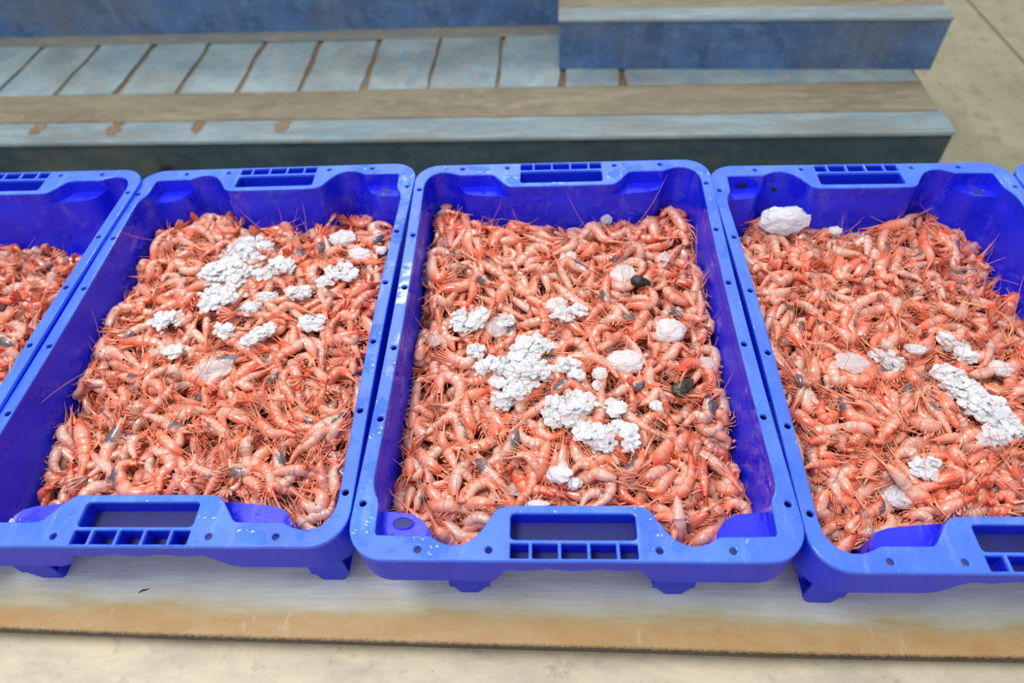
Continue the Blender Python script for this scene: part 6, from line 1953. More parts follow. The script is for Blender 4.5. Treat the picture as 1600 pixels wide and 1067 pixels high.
# shrimps traced along the back: crate, five points (0.1 mm), depth, side, lean, look
TRACED = """0,-1611,714,-417,-1497,829,-418,-1311,854,-421,-1157,890,-425,-1173,510,-429,78,1,30,88,0,99
0,-1268,1620,-561,-1408,1536,-530,-1600,1630,-512,-1720,1600,-506,-1640,1280,-513,80,-1,12,37,80,90
0,-823,504,-375,-782,713,-439,-730,929,-478,-753,1026,-491,-824,1305,-479,75,-1,10,44,0,83
0,-530,1027,-467,-568,939,-468,-500,798,-449,-383,725,-409,-336,884,-350,62,-1,20,45,0,2
0,-640,1241,-492,-586,1281,-444,-493,1401,-446,-368,1542,-497,-239,1480,-597,74,1,17,48,0,58
0,-515,2090,-512,-676,2096,-535,-680,2200,-562,-500,2200,-593,-340,2140,-627,77,1,22,65,0,32
0,-20,2140,-701,-150,2107,-593,-271,2008,-527,-391,2049,-505,-513,2094,-527,75,1,19,89,68,65
0,-883,825,-358,-971,914,-395,-1052,1018,-415,-1142,1206,-418,-1221,1235,-404,59,1,51,49,94,47
0,-1640,860,-457,-1700,980,-436,-1700,1140,-435,-1700,1260,-465,-1640,1340,-567,62,1,30,60,93,82
0,-1458,1101,-336,-1534,931,-347,-1639,1066,-389,-1657,1419,-462,-1507,1332,-566,78,1,27,38,0,75
0,-1484,2293,-473,-1520,2232,-510,-1490,1985,-518,-1494,1947,-497,-1480,1614,-447,71,-1,11,70,0,42
0,-1660,2440,-567,-1699,2264,-522,-1665,2133,-497,-1640,2020,-492,-1624,1940,-508,63,-1,11,88,0,9
0,-1440,2380,-619,-1353,2342,-544,-1314,2210,-485,-1240,1945,-441,-1192,1877,-414,76,1,91,74,0,63
0,-530,1720,-435,-611,1699,-428,-694,1724,-433,-773,1729,-451,-849,1812,-481,71,1,67,87,0,76
0,-939,1620,-484,-890,1764,-442,-784,1910,-451,-647,1899,-511,-509,1908,-622,79,1,11,71,0,91
0,-1154,1477,-488,-1263,1775,-446,-1219,1906,-437,-1090,1602,-461,-1039,1468,-519,74,1,13,33,0,64
0,-142,1249,-464,-238,1117,-426,-335,1188,-412,-433,1155,-422,-533,1171,-456,70,1,95,47,0,43
0,-1391,813,-528,-1419,622,-458,-1477,592,-421,-1564,684,-418,-1585,505,-449,63,1,32,46,0,35
0,-900,1426,-450,-799,1346,-494,-684,1310,-462,-631,1273,-419,-588,1154,-456,56,1,20,19,84,75
0,-1000,2160,-655,-1061,2216,-551,-1076,2083,-512,-1196,2133,-454,-1291,2198,-535,57,1,23,45,55,72
0,1415,1901,-569,1294,1873,-570,1232,2233,-564,1043,1978,-552,953,1776,-534,75,-1,12,48,0,8
0,791,1865,-550,847,2046,-631,960,2220,-665,1040,2143,-651,1155,2167,-588,66,1,23,54,0,35
0,719,1654,-422,568,1776,-496,422,2093,-521,223,1817,-499,68,1738,-428,82,-1,28,37,49,9
0,775,1425,-386,669,1374,-446,568,1363,-467,466,1352,-447,362,1319,-387,71,1,33,70,77,3
0,662,1240,-463,608,1215,-521,555,1192,-540,523,1354,-519,448,1132,-458,65,-1,25,79,0,32
0,227,967,-431,299,1076,-410,181,1190,-421,44,1343,-463,-72,1040,-537,74,-1,20,79,90,53
0,61,620,-509,173,866,-543,256,798,-537,329,987,-493,381,1321,-409,80,-1,15,66,0,98
0,538,496,-496,507,622,-445,504,782,-425,536,1005,-434,490,982,-473,65,1,34,84,87,60
0,637,594,-423,747,663,-475,878,696,-501,1008,674,-481,1079,570,-514,59,1,33,36,86,67
0,1419,1229,-636,1482,1368,-545,1502,1327,-510,1538,1318,-533,1618,1465,-613,64,1,12,81,88,36
0,1167,1193,-536,1234,1193,-547,1295,1177,-564,1360,1187,-587,1422,1186,-616,67,-1,92,76,0,1
0,1660,2000,-626,1662,1975,-580,1590,2236,-557,1498,2446,-557,1360,2300,-581,79,-1,15,50,28,38
0,240,1536,-570,292,1422,-451,357,1467,-416,438,1639,-464,512,1706,-594,70,-1,20,79,0,7
0,1530,1161,-457,1573,1264,-523,1508,986,-540,1543,1103,-508,1517,1018,-426,75,-1,23,54,0,29
0,1628,984,-401,1639,885,-427,1607,768,-526,1582,685,-670,1561,613,-821,62,1,30,66,0,90
0,1640,840,-476,1679,696,-497,1656,558,-491,1623,424,-478,1595,298,-528,58,1,32,35,87,22
0,618,1968,-509,687,1864,-518,769,1877,-520,864,1982,-513,901,1703,-499,62,1,86,20,0,0
0,980,2160,-688,920,2220,-630,801,2169,-583,708,2006,-547,631,1971,-522,60,-1,17,88,0,77
0,1453,1846,-585,1560,1985,-578,1626,1954,-589,1654,1778,-619,1660,1860,-667,66,1,18,83,0,55
0,-1409,-130,-459,-1268,-275,-445,-1131,-343,-439,-1018,-187,-441,-903,-199,-453,69,-1,20,25,0,97
0,-791,-388,-423,-856,-474,-474,-959,-516,-504,-1071,-546,-510,-1196,-508,-495,65,1,28,66,0,16
0,-1489,148,-466,-1436,59,-532,-1386,-20,-551,-1373,75,-524,-1285,-164,-449,69,-1,23,82,0,24
0,-1613,67,-532,-1700,100,-572,-1700,240,-591,-1700,320,-636,-1638,354,-720,64,1,26,34,0,82
0,-1433,-725,-562,-1389,-460,-529,-1228,-536,-508,-1225,-852,-498,-1379,-886,-499,74,1,9,32,27,21
0,-1485,-517,-541,-1499,-375,-572,-1518,-229,-581,-1485,-262,-590,-1497,-144,-658,64,1,20,68,0,57
0,-500,210,-457,-460,211,-494,-437,445,-499,-416,372,-472,-408,468,-412,68,1,17,81,96,73
0,-283,67,-440,-231,194,-460,-229,234,-430,-265,360,-379,-286,485,-414,61,-1,17,69,0,32
0,-913,287,-437,-891,385,-478,-889,575,-499,-879,482,-501,-899,573,-482,57,-1,13,73,0,22
0,-1640,-20,-468,-1697,-157,-478,-1703,-219,-562,-1700,-100,-635,-1640,0,-756,65,1,29,39,0,35
0,-1640,-420,-652,-1700,-360,-674,-1646,-411,-638,-1564,-443,-569,-1450,-424,-537,58,1,26,82,0,88
0,-1541,-478,-590,-1692,-465,-580,-1700,-580,-605,-1700,-700,-681,-1640,-820,-774,59,-1,26,49,69,3
0,247,-457,-533,251,-285,-421,167,-122,-367,35,-100,-371,-56,-230,-432,74,-1,25,67,0,72
0,759,96,-504,850,194,-438,926,323,-447,989,448,-498,1035,526,-615,59,-1,32,73,0,87
0,742,-70,-413,833,60,-460,915,124,-497,1036,315,-523,1094,208,-538,65,1,16,62,36,13
0,1083,-356,-504,1090,-310,-463,1176,-257,-445,1316,-99,-448,1394,-158,-474,61,1,18,43,0,36
0,1340,-305,-511,1215,-400,-492,1144,-305,-484,1010,-423,-487,893,-483,-501,64,-1,24,75,0,12
0,838,-507,-445,770,-675,-459,682,-659,-481,531,-729,-511,572,-628,-548,61,1,28,21,93,10
0,1249,-511,-458,1409,-288,-542,1575,-295,-586,1629,-519,-591,1512,-710,-556,80,1,22,85,0,33
0,1458,-225,-511,1548,-100,-535,1690,-103,-556,1700,-281,-574,1618,-466,-590,68,1,21,33,0,93
0,1552,-774,-497,1690,-675,-581,1700,-720,-619,1661,-947,-611,1513,-953,-556,71,1,28,36,68,78
0,1393,-759,-511,1499,-763,-519,1432,-1040,-523,1390,-1013,-523,1212,-1144,-519,71,1,24,25,94,7
0,924,-851,-543,860,-821,-531,799,-786,-504,716,-875,-462,694,-688,-406,57,1,55,86,0,53
0,763,-865,-521,901,-828,-494,991,-716,-486,1044,-777,-518,1087,-891,-603,59,1,23,33,0,92
0,1520,-23,-487,1591,83,-520,1679,229,-531,1704,194,-519,1640,200,-486,54,-1,10,75,0,53
0,1409,412,-493,1469,362,-489,1537,338,-485,1600,308,-480,1640,320,-476,68,1,73,76,0,67
0,1640,-440,-629,1700,-300,-623,1700,-220,-598,1700,-180,-577,1640,-280,-622,57,-1,20,20,92,37
0,467,40,-580,347,-55,-456,357,98,-397,477,153,-404,600,164,-475,71,1,14,59,0,33
0,203,240,-472,276,131,-422,294,-11,-409,321,-153,-398,362,-267,-450,57,1,70,79,0,20
0,-180,-809,-471,-86,-723,-409,36,-652,-399,157,-719,-442,260,-781,-537,64,1,15,65,94,17
0,700,145,-473,644,94,-459,571,-13,-437,483,-113,-400,380,-189,-424,60,1,64,77,0,95
0,418,359,-512,477,211,-385,556,231,-331,634,225,-348,717,242,-438,63,-1,12,23,54,45
0,989,-19,-447,992,-76,-482,995,-136,-495,1030,-81,-485,999,-301,-454,65,1,30,89,0,90
0,1299,125,-464,1391,230,-462,1320,301,-567,1324,439,-619,1329,543,-721,62,-1,19,86,35,7
0,1036,-688,-470,910,-616,-461,924,-465,-473,936,-332,-545,947,-210,-635,62,1,10,20,0,41
0,-1102,-1483,-502,-1104,-1308,-529,-1251,-1000,-535,-1421,-1139,-523,-1511,-1265,-490,80,-1,24,20,77,22
0,-1331,-1227,-434,-1304,-1381,-490,-1286,-1396,-527,-1221,-1504,-544,-1117,-1713,-542,60,-1,26,43,0,65
0,-968,-1136,-586,-1007,-1165,-512,-1060,-1069,-469,-1094,-951,-456,-1111,-710,-472,63,1,10,71,0,92
0,-734,-1361,-406,-802,-1159,-519,-837,-1172,-558,-879,-1100,-524,-924,-1008,-417,65,1,9,61,0,28
0,-607,-1133,-507,-560,-1228,-481,-631,-1463,-476,-763,-1572,-490,-903,-1634,-525,68,1,13,16,93,16
0,-121,-1423,-468,-253,-1385,-475,-388,-1367,-479,-495,-1267,-480,-493,-1168,-478,64,1,15,31,37,74
0,-1296,-1669,-580,-1389,-1601,-547,-1478,-1524,-559,-1585,-1374,-613,-1640,-1280,-712,63,1,18,55,0,95
0,-977,-1483,-489,-896,-1603,-472,-815,-1724,-462,-707,-1821,-462,-614,-1899,-541,64,-1,12,18,89,37
0,-704,-1941,-464,-823,-1825,-470,-945,-1880,-475,-1021,-2010,-478,-1100,-2041,-479,64,-1,9,70,0,53
0,-660,-1907,-524,-600,-1988,-557,-537,-2079,-529,-472,-2005,-477,-413,-1888,-496,55,-1,10,76,0,29
0,-649,-1544,-634,-539,-1682,-569,-423,-1889,-519,-289,-1908,-485,-141,-1979,-468,69,-1,19,87,0,56
0,-321,-1819,-511,-286,-1717,-428,-255,-1589,-378,-224,-1454,-410,-196,-1327,-470,62,-1,22,84,0,88
0,-1567,-1785,-673,-1722,-1758,-675,-1720,-1880,-667,-1720,-2000,-648,-1585,-2111,-620,69,-1,11,62,0,76
0,-1520,-2111,-575,-1506,-1988,-542,-1463,-1901,-527,-1422,-1798,-530,-1476,-1624,-551,58,-1,62,27,88,51
0,-1420,-914,-610,-1488,-961,-568,-1607,-886,-539,-1700,-900,-557,-1640,-900,-635,60,-1,24,71,0,89
0,-1144,-1981,-516,-1141,-1844,-481,-1102,-1720,-458,-1036,-1745,-481,-956,-1835,-566,64,1,20,17,0,98
0,-1426,-1848,-455,-1343,-1955,-495,-1276,-2006,-514,-1241,-1947,-530,-1238,-1824,-610,59,-1,25,64,0,22
0,-1660,-1760,-533,-1636,-1683,-547,-1647,-1539,-548,-1554,-1613,-578,-1468,-1700,-658,57,1,16,65,0,13
0,-1640,-1440,-647,-1700,-1300,-625,-1700,-1160,-609,-1700,-1020,-657,-1640,-900,-727,59,1,22,76,0,10
0,-560,-1582,-376,-419,-1572,-393,-320,-1676,-432,-221,-1768,-504,-128,-1855,-588,63,1,29,32,0,22
0,-1259,-2182,-578,-1195,-2215,-616,-1058,-2322,-640,-939,-2309,-650,-817,-2317,-647,57,-1,22,18,54,11
0,-1340,-2220,-521,-1255,-2336,-596,-1167,-2378,-740,-1097,-2413,-896,-1033,-2445,-1056,69,-1,84,56,0,39
0,-1133,-2414,-728,-1019,-2394,-664,-922,-2332,-620,-805,-2408,-640,-860,-2400,-703,57,1,32,75,0,31
0,-1280,-2280,-592,-1260,-2360,-469,-1176,-2399,-599,-1096,-2432,-752,-1022,-2462,-908,65,-1,10,16,0,96
0,-1075,-2148,-689,-987,-2195,-586,-881,-2186,-498,-774,-2237,-510,-760,-2260,-628,64,1,15,36,28,9
0,-700,-2086,-428,-860,-2065,-430,-991,-2045,-518,-1108,-2014,-630,-1218,-1986,-749,62,1,17,34,27,19
0,-1142,-2114,-487,-1250,-2098,-568,-1373,-2117,-585,-1455,-2199,-555,-1520,-2140,-590,58,-1,24,66,0,15
0,-1422,-1965,-596,-1329,-2062,-515,-1190,-2087,-479,-1070,-2073,-579,-974,-2061,-705,61,-1,34,52,0,43
0,778,-1468,-390,647,-1668,-478,518,-1734,-534,533,-1920,-558,701,-2040,-550,73,-1,29,80,84,55
0,808,-1663,-449,920,-1516,-526,1061,-1309,-552,1088,-1224,-525,1059,-1068,-447,77,-1,25,88,0,76
0,684,-1761,-545,757,-1768,-481,842,-1728,-476,940,-1662,-531,1042,-1601,-647,60,-1,23,35,48,58
0,829,-2044,-505,997,-1903,-567,1114,-1863,-585,1212,-1716,-558,1239,-1492,-486,67,-1,25,66,0,31
0,1640,-1460,-799,1644,-1385,-731,1525,-1354,-676,1435,-1254,-634,1325,-1209,-605,63,-1,37,85,0,68
0,1566,-957,-619,1560,-1169,-613,1642,-1197,-643,1700,-1220,-707,1640,-1340,-807,57,1,13,62,0,60
0,1660,-1860,-735,1643,-1854,-619,1546,-1811,-639,1538,-1702,-745,1526,-1641,-890,60,1,14,54,0,50
0,1483,-1809,-715,1496,-1698,-763,1405,-1678,-723,1344,-1708,-625,1271,-1764,-561,57,-1,11,67,0,49
0,1032,-1085,-526,929,-1009,-523,816,-1083,-521,790,-1256,-520,838,-1388,-520,59,-1,26,68,0,4
0,474,-1972,-597,375,-1983,-534,272,-1926,-503,170,-1960,-505,97,-2082,-540,59,-1,15,20,85,70
0,602,-1501,-517,524,-1465,-523,462,-1378,-477,402,-1319,-400,369,-1194,-420,56,1,12,88,0,45
0,482,-1688,-449,370,-1576,-453,232,-1656,-456,113,-1640,-459,-12,-1785,-461,65,-1,70,70,69,17
0,1291,-1747,-541,1269,-1840,-692,1276,-1829,-744,1195,-1934,-696,1098,-2064,-549,72,1,33,38,0,89
0,720,-1889,-508,850,-1914,-498,946,-1802,-502,1039,-1698,-551,1119,-1610,-643,58,-1,24,71,28,86
0,1272,-1154,-588,1200,-1289,-523,1115,-1391,-614,1055,-1470,-749,1001,-1542,-891,64,1,27,75,0,44
0,1640,-1040,-702,1690,-1042,-565,1620,-965,-561,1578,-921,-710,1547,-894,-869,63,-1,21,59,0,47
0,473,-1817,-435,354,-1804,-395,275,-1756,-425,176,-1769,-519,120,-1731,-659,66,-1,8,21,0,16
0,1342,-1224,-608,1306,-1332,-596,1327,-1310,-587,1280,-1505,-582,1284,-1586,-580,58,-1,34,47,0,77
0,1418,-1511,-588,1390,-1532,-591,1335,-1654,-577,1336,-1787,-553,1336,-1918,-592,57,-1,14,87,0,59
0,1572,-1616,-603,1682,-1651,-677,1700,-1520,-738,1700,-1500,-876,1660,-1580,-1034,64,1,29,65,44,72
0,-88,-1998,-465,-31,-2048,-587,36,-2007,-649,79,-2031,-660,128,-1926,-746,64,-1,12,71,0,19
0,-114,-1491,-423,-129,-1576,-438,-138,-1623,-443,-171,-1719,-448,-207,-1838,-519,63,1,53,75,0,56
0,799,-2225,-473,910,-2170,-510,986,-2187,-540,1036,-2050,-547,1064,-1934,-624,64,-1,9,74,0,64
0,1004,-2369,-671,1033,-2286,-572,1029,-2192,-490,1039,-2054,-508,1049,-1925,-567,59,-1,11,20,0,97
0,1070,-2352,-684,1153,-2271,-734,1251,-2218,-709,1309,-2220,-614,1400,-2174,-559,58,1,26,81,77,78
0,1112,-2360,-721,1217,-2353,-643,1340,-2280,-620,1459,-2166,-653,1452,-2042,-743,63,-1,29,38,43,23
0,1498,-2070,-646,1605,-1964,-647,1724,-2015,-668,1700,-2140,-723,1620,-2140,-827,63,1,21,66,0,80
0,1351,-1913,-676,1436,-2027,-658,1505,-2143,-711,1520,-2200,-807,1560,-2140,-914,63,-1,19,67,0,31
0,1248,-1842,-589,1363,-1800,-630,1457,-1822,-722,1442,-1951,-804,1430,-2048,-925,60,1,16,21,0,46
0,1341,-2124,-492,1220,-2168,-571,1128,-2182,-713,1062,-2197,-872,1003,-2211,-1033,62,1,53,76,0,89
1,-1019,2007,-426,-1032,2164,-467,-1048,2391,-501,-916,2368,-529,-880,2420,-552,72,1,21,51,0,79
1,-1015,1604,-436,-1136,1715,-462,-1222,1767,-489,-1450,2049,-517,-1540,2140,-546,71,1,26,35,67,75
1,-1520,2140,-543,-1347,2080,-500,-1211,2096,-471,-1008,1984,-457,-793,1705,-456,74,1,35,17,0,35
1,-1479,1475,-542,-1541,1673,-480,-1476,1710,-455,-1518,1885,-468,-1620,2140,-519,73,-1,26,58,0,80
1,-1544,1684,-482,-1720,1820,-542,-1720,1800,-573,-1720,1720,-575,-1660,1620,-548,54,-1,21,34,38,25
1,-1660,2020,-581,-1720,2060,-551,-1720,2000,-520,-1720,2040,-470,-1660,2060,-509,62,1,21,68,0,88
1,-1532,1111,-459,-1408,1108,-459,-1502,1391,-464,-1375,1408,-474,-1229,1394,-490,78,1,24,71,0,49
1,-1088,1459,-531,-1057,1269,-443,-1207,1316,-410,-1239,1204,-433,-1338,1186,-512,69,1,32,60,0,59
1,-880,1047,-595,-998,1085,-547,-1156,1147,-500,-1267,1124,-456,-1250,943,-413,65,-1,28,16,98,38
1,-913,1077,-512,-980,1056,-468,-980,907,-456,-1089,843,-544,-1174,796,-668,62,1,32,48,53,50
1,-906,956,-572,-900,799,-498,-1030,814,-459,-1109,760,-455,-1244,773,-486,72,1,19,18,0,25
1,-1124,860,-407,-1253,861,-446,-1333,802,-469,-1542,892,-475,-1537,735,-466,79,1,67,67,0,39
1,-1423,868,-501,-1612,1025,-572,-1695,1069,-604,-1700,1140,-596,-1640,1140,-548,63,1,30,33,0,12
1,-1640,960,-525,-1700,960,-546,-1670,980,-590,-1582,1070,-684,-1502,1151,-793,63,1,20,16,0,24
1,-762,1781,-579,-866,2126,-502,-658,1988,-460,-565,1988,-453,-576,2064,-480,78,1,34,69,0,93
1,-900,1532,-468,-827,1621,-470,-751,1704,-478,-692,1809,-493,-527,1741,-515,60,1,16,87,0,63
1,-800,2300,-618,-780,2360,-545,-740,2196,-499,-872,2261,-480,-773,1956,-489,79,1,23,74,0,22
1,-220,2140,-596,-280,2200,-644,-380,2200,-663,-440,2200,-659,-435,2109,-724,63,-1,23,75,0,37
1,3,1834,-432,-54,1822,-471,-140,1857,-531,-358,2108,-613,-422,2077,-715,69,1,35,71,0,47
1,-1300,2260,-568,-1260,2360,-570,-1180,2500,-579,-1140,2540,-632,-1080,2500,-726,59,1,18,33,57,12
1,-1640,1180,-518,-1700,1280,-450,-1622,1240,-427,-1692,1410,-448,-1640,1480,-515,63,-1,15,54,0,33
1,-1533,1046,-496,-1463,1084,-413,-1488,1223,-381,-1476,1334,-403,-1493,1449,-495,59,-1,12,61,0,87
1,681,1439,-544,693,1452,-465,710,1534,-455,658,1848,-513,756,1838,-640,72,-1,31,76,87,21
1,600,1401,-381,556,1364,-427,407,1537,-451,459,1313,-454,401,1309,-434,68,-1,12,78,97,89
1,303,1443,-539,237,1836,-540,455,1679,-529,574,1706,-508,641,1831,-476,76,1,62,78,0,72
1,21,1831,-460,120,1808,-490,222,1783,-504,213,1961,-504,400,1690,-487,78,1,12,26,35,17
1,546,1750,-431,545,1839,-561,410,2179,-647,360,2200,-690,300,2140,-689,68,-1,11,30,0,96
1,1052,1442,-390,934,1544,-449,874,1537,-490,695,1857,-515,637,2007,-523,74,1,31,35,0,97
1,1615,1888,-480,1519,1817,-464,1426,1742,-478,1295,1804,-522,1169,1881,-595,75,1,20,78,76,77
1,577,1017,-410,638,1064,-437,604,1304,-459,623,1371,-476,625,1186,-488,66,1,31,83,35,77
1,1607,1277,-432,1479,1324,-508,1320,1433,-544,1223,1395,-539,1120,1458,-494,65,-1,17,76,0,9
1,1608,1167,-456,1511,1140,-511,1439,1268,-522,1449,1144,-537,1431,1031,-607,62,-1,23,27,77,81
1,1630,911,-476,1524,887,-466,1454,771,-449,1349,681,-426,1244,607,-485,63,1,83,88,0,55
1,902,1127,-630,824,1028,-524,754,984,-473,734,1271,-476,879,1249,-535,75,1,11,23,0,13
1,1190,721,-515,1097,755,-496,1024,706,-474,916,772,-448,1027,466,-418,68,-1,21,24,91,88
1,1633,535,-494,1495,548,-469,1354,555,-441,1233,496,-407,1172,387,-437,63,-1,25,71,0,98
1,62,822,-423,138,932,-445,222,1006,-468,289,1011,-494,396,850,-522,77,1,18,86,0,20
1,773,1959,-552,720,2280,-697,780,2360,-779,820,2420,-799,900,2460,-755,65,1,32,63,0,52
1,295,1852,-457,43,2150,-552,7,2016,-594,-132,2061,-582,-237,2038,-515,81,-1,75,75,0,45
1,1202,2291,-610,1117,2532,-739,1080,2560,-799,1060,2560,-788,1080,2500,-708,67,-1,28,46,0,61
1,-5,1469,-436,-20,1606,-503,98,1510,-522,233,1386,-494,287,1414,-418,67,1,9,84,0,47
1,910,1400,-462,1019,1311,-431,1132,1317,-490,1142,1438,-588,1151,1536,-712,61,-1,15,70,0,35
1,1640,800,-489,1589,708,-441,1511,617,-407,1422,513,-421,1327,430,-492,63,1,26,88,26,40
1,-1640,100,-504,-1689,-135,-505,-1700,-80,-505,-1700,60,-503,-1640,200,-500,78,1,33,43,29,83
1,-1253,-325,-471,-1537,-196,-457,-1552,-216,-464,-1676,43,-492,-1526,45,-539,77,1,31,29,0,25
1,-1094,-129,-522,-1032,-296,-527,-1001,-498,-536,-1123,-404,-548,-1286,-111,-566,74,1,9,60,0,66
1,-1198,290,-493,-1155,155,-524,-1193,110,-552,-1405,253,-575,-1464,235,-594,57,1,32,84,0,88
1,-1288,428,-493,-1363,416,-524,-1431,393,-554,-1488,355,-583,-1546,316,-610,61,1,73,71,0,76
1,-1607,131,-432,-1529,186,-512,-1545,277,-569,-1451,293,-700,-1381,305,-846,66,1,15,36,76,87
1,-1023,420,-503,-1145,374,-498,-1250,469,-493,-1380,511,-489,-1502,551,-548,59,1,21,38,93,30
1,-696,-363,-453,-702,-493,-421,-804,-584,-409,-850,-697,-433,-845,-805,-520,61,-1,25,63,43,26
1,-565,-286,-483,-584,-291,-482,-411,-567,-471,-338,-599,-449,-95,-750,-416,73,-1,79,74,0,72
1,-675,-639,-523,-673,-589,-509,-479,-694,-500,-400,-655,-496,-199,-743,-497,64,-1,94,27,95,75
1,-1640,-320,-568,-1700,-380,-558,-1700,-560,-540,-1614,-718,-513,-1520,-624,-477,76,-1,26,20,81,74
1,-935,-579,-430,-996,-605,-465,-1162,-532,-499,-1280,-509,-531,-1239,-634,-562,59,-1,8,65,82,22
1,-1322,-634,-476,-1335,-632,-500,-1569,-431,-505,-1454,-540,-492,-1498,-504,-460,63,-1,14,75,0,41
1,-1640,640,-560,-1700,580,-489,-1700,480,-448,-1657,227,-438,-1640,280,-458,68,-1,19,19,0,69
1,-1640,840,-514,-1700,760,-535,-1669,690,-543,-1465,424,-537,-1592,506,-519,67,-1,24,44,0,47
1,-1298,789,-413,-1340,696,-466,-1449,681,-479,-1391,479,-453,-1455,413,-388,74,-1,25,74,0,10
1,-1032,732,-456,-926,657,-433,-814,570,-415,-755,681,-386,-687,782,-461,64,-1,22,86,0,13
1,-892,297,-618,-878,368,-487,-719,265,-422,-680,308,-423,-758,501,-489,66,-1,23,62,68,63
1,-849,355,-430,-935,389,-536,-988,381,-567,-1002,324,-523,-919,154,-404,75,-1,26,68,0,98
1,-1166,-704,-519,-1106,-697,-565,-1047,-657,-554,-977,-653,-486,-922,-567,-432,53,-1,15,20,0,63
1,-1422,-383,-666,-1455,-279,-552,-1260,-398,-481,-1205,-414,-455,-1125,-469,-471,61,1,16,72,0,24
1,-618,-489,-426,-512,-576,-417,-594,-456,-412,-533,-469,-410,-530,-413,-411,71,-1,30,16,0,88
1,-561,-877,-442,-630,-763,-364,-753,-681,-418,-847,-621,-538,-931,-568,-668,62,-1,24,71,0,83
1,-326,48,-523,-316,-46,-506,-402,-17,-487,-570,121,-466,-523,1,-443,71,1,51,38,49,75
1,-265,-123,-555,-345,-146,-481,-439,-143,-454,-491,-255,-489,-556,-307,-615,63,-1,21,75,0,54
1,826,389,-446,520,516,-454,384,337,-441,127,355,-407,-57,306,-353,73,-1,88,73,80,0
1,433,-263,-494,374,-376,-465,275,-493,-460,186,-613,-477,73,-371,-519,76,1,17,81,0,27
1,538,-43,-457,722,-147,-483,698,68,-490,665,196,-479,596,172,-449,68,-1,30,83,0,50
1,1089,-363,-493,869,-76,-459,758,-186,-446,622,-300,-453,697,-520,-481,74,-1,16,66,0,67
1,1605,110,-516,1410,47,-480,1186,-48,-453,1144,144,-437,1270,368,-431,74,1,22,85,0,11
1,1570,56,-613,1480,49,-514,1455,-95,-457,1345,-40,-442,1256,-25,-468,55,1,19,53,36,27
1,481,-583,-552,544,-613,-481,646,-619,-461,610,-450,-492,471,-245,-573,63,-1,24,30,86,21
1,391,-248,-562,299,-218,-433,239,-239,-389,60,-112,-430,-4,-148,-556,60,1,34,79,43,66
1,961,-955,-499,785,-755,-511,739,-703,-503,759,-496,-474,921,-521,-426,71,1,11,82,0,97
1,1621,-702,-352,1398,-562,-412,1301,-653,-444,1076,-506,-448,997,-634,-425,78,-1,51,73,0,3
1,1131,-864,-591,1015,-732,-537,980,-644,-506,1068,-648,-499,1196,-745,-516,62,1,17,52,0,14
1,1379,-840,-433,1320,-807,-438,1264,-713,-567,1213,-628,-706,1167,-549,-850,69,1,26,21,39,35
1,1515,-974,-529,1430,-1062,-521,1345,-1060,-512,1254,-937,-503,1199,-767,-492,64,1,23,59,0,17
1,705,-771,-453,752,-939,-504,718,-968,-529,787,-1067,-528,949,-1175,-503,65,-1,8,67,0,81
1,491,-971,-389,284,-866,-467,261,-991,-508,81,-934,-513,74,-1083,-482,72,-1,82,81,0,30
1,451,-1165,-511,444,-1076,-497,391,-1100,-488,235,-1038,-486,166,-1086,-491,64,-1,27,24,0,90
1,454,-728,-471,385,-736,-461,268,-678,-462,206,-673,-472,182,-707,-492,64,-1,30,28,0,75
1,6,-831,-550,54,-801,-485,143,-817,-463,115,-690,-485,255,-767,-552,72,-1,35,80,0,60
1,203,106,-484,111,80,-475,12,64,-464,-18,-49,-451,-196,35,-438,67,-1,13,50,26,85
1,769,-324,-512,827,-433,-408,899,-567,-424,949,-661,-547,991,-738,-684,66,1,18,23,27,8
1,1520,-279,-500,1514,-377,-500,1541,-496,-482,1552,-614,-424,1571,-744,-448,60,-1,64,38,46,72
1,1575,-1032,-620,1549,-1156,-549,1427,-1191,-489,1307,-1219,-493,1193,-1238,-584,58,1,9,22,0,86
1,1129,-1015,-479,1159,-947,-533,1241,-950,-494,1275,-897,-401,1316,-807,-346,54,-1,16,82,0,66
1,554,-705,-481,526,-806,-497,528,-896,-463,497,-964,-379,421,-1040,-331,57,1,23,87,0,29
1,1233,439,-476,1216,356,-459,1294,352,-441,1420,282,-423,1478,392,-404,64,-1,17,33,0,27
1,1099,238,-388,1046,380,-399,1049,529,-420,1036,662,-494,1024,783,-586,61,1,70,31,48,78
1,-924,-1112,-422,-993,-1289,-522,-1053,-1450,-580,-1035,-1670,-597,-1123,-1816,-573,80,-1,15,35,95,0
1,-1640,-1000,-644,-1449,-1280,-631,-1329,-1471,-624,-1265,-1656,-623,-1239,-1828,-627,81,1,35,66,0,19
1,-505,-1646,-553,-780,-1698,-526,-516,-2032,-517,-291,-1996,-526,-391,-1681,-553,77,-1,29,78,86,89
1,-512,-1383,-478,-292,-1596,-488,-188,-1716,-496,-266,-1812,-503,-231,-2025,-509,75,1,12,55,0,8
1,-1640,-1120,-658,-1700,-1180,-590,-1674,-1264,-592,-1571,-1348,-661,-1512,-1397,-789,61,-1,19,18,0,0
1,-1640,-1280,-703,-1700,-1360,-687,-1720,-1560,-734,-1720,-1640,-815,-1660,-1720,-944,60,-1,14,30,45,15
1,-1463,-1531,-736,-1700,-1400,-678,-1682,-1494,-662,-1679,-1580,-686,-1580,-1691,-752,73,-1,18,22,0,53
1,-1498,-1739,-731,-1577,-1743,-711,-1658,-1745,-719,-1720,-1660,-754,-1660,-1720,-818,54,1,13,68,0,93
1,-1602,-1822,-715,-1683,-1913,-743,-1720,-1920,-865,-1720,-1980,-1024,-1660,-2020,-1188,66,-1,34,68,0,80
1,-1539,-860,-725,-1488,-786,-660,-1421,-751,-585,-1363,-722,-507,-1371,-606,-477,60,-1,30,77,0,76
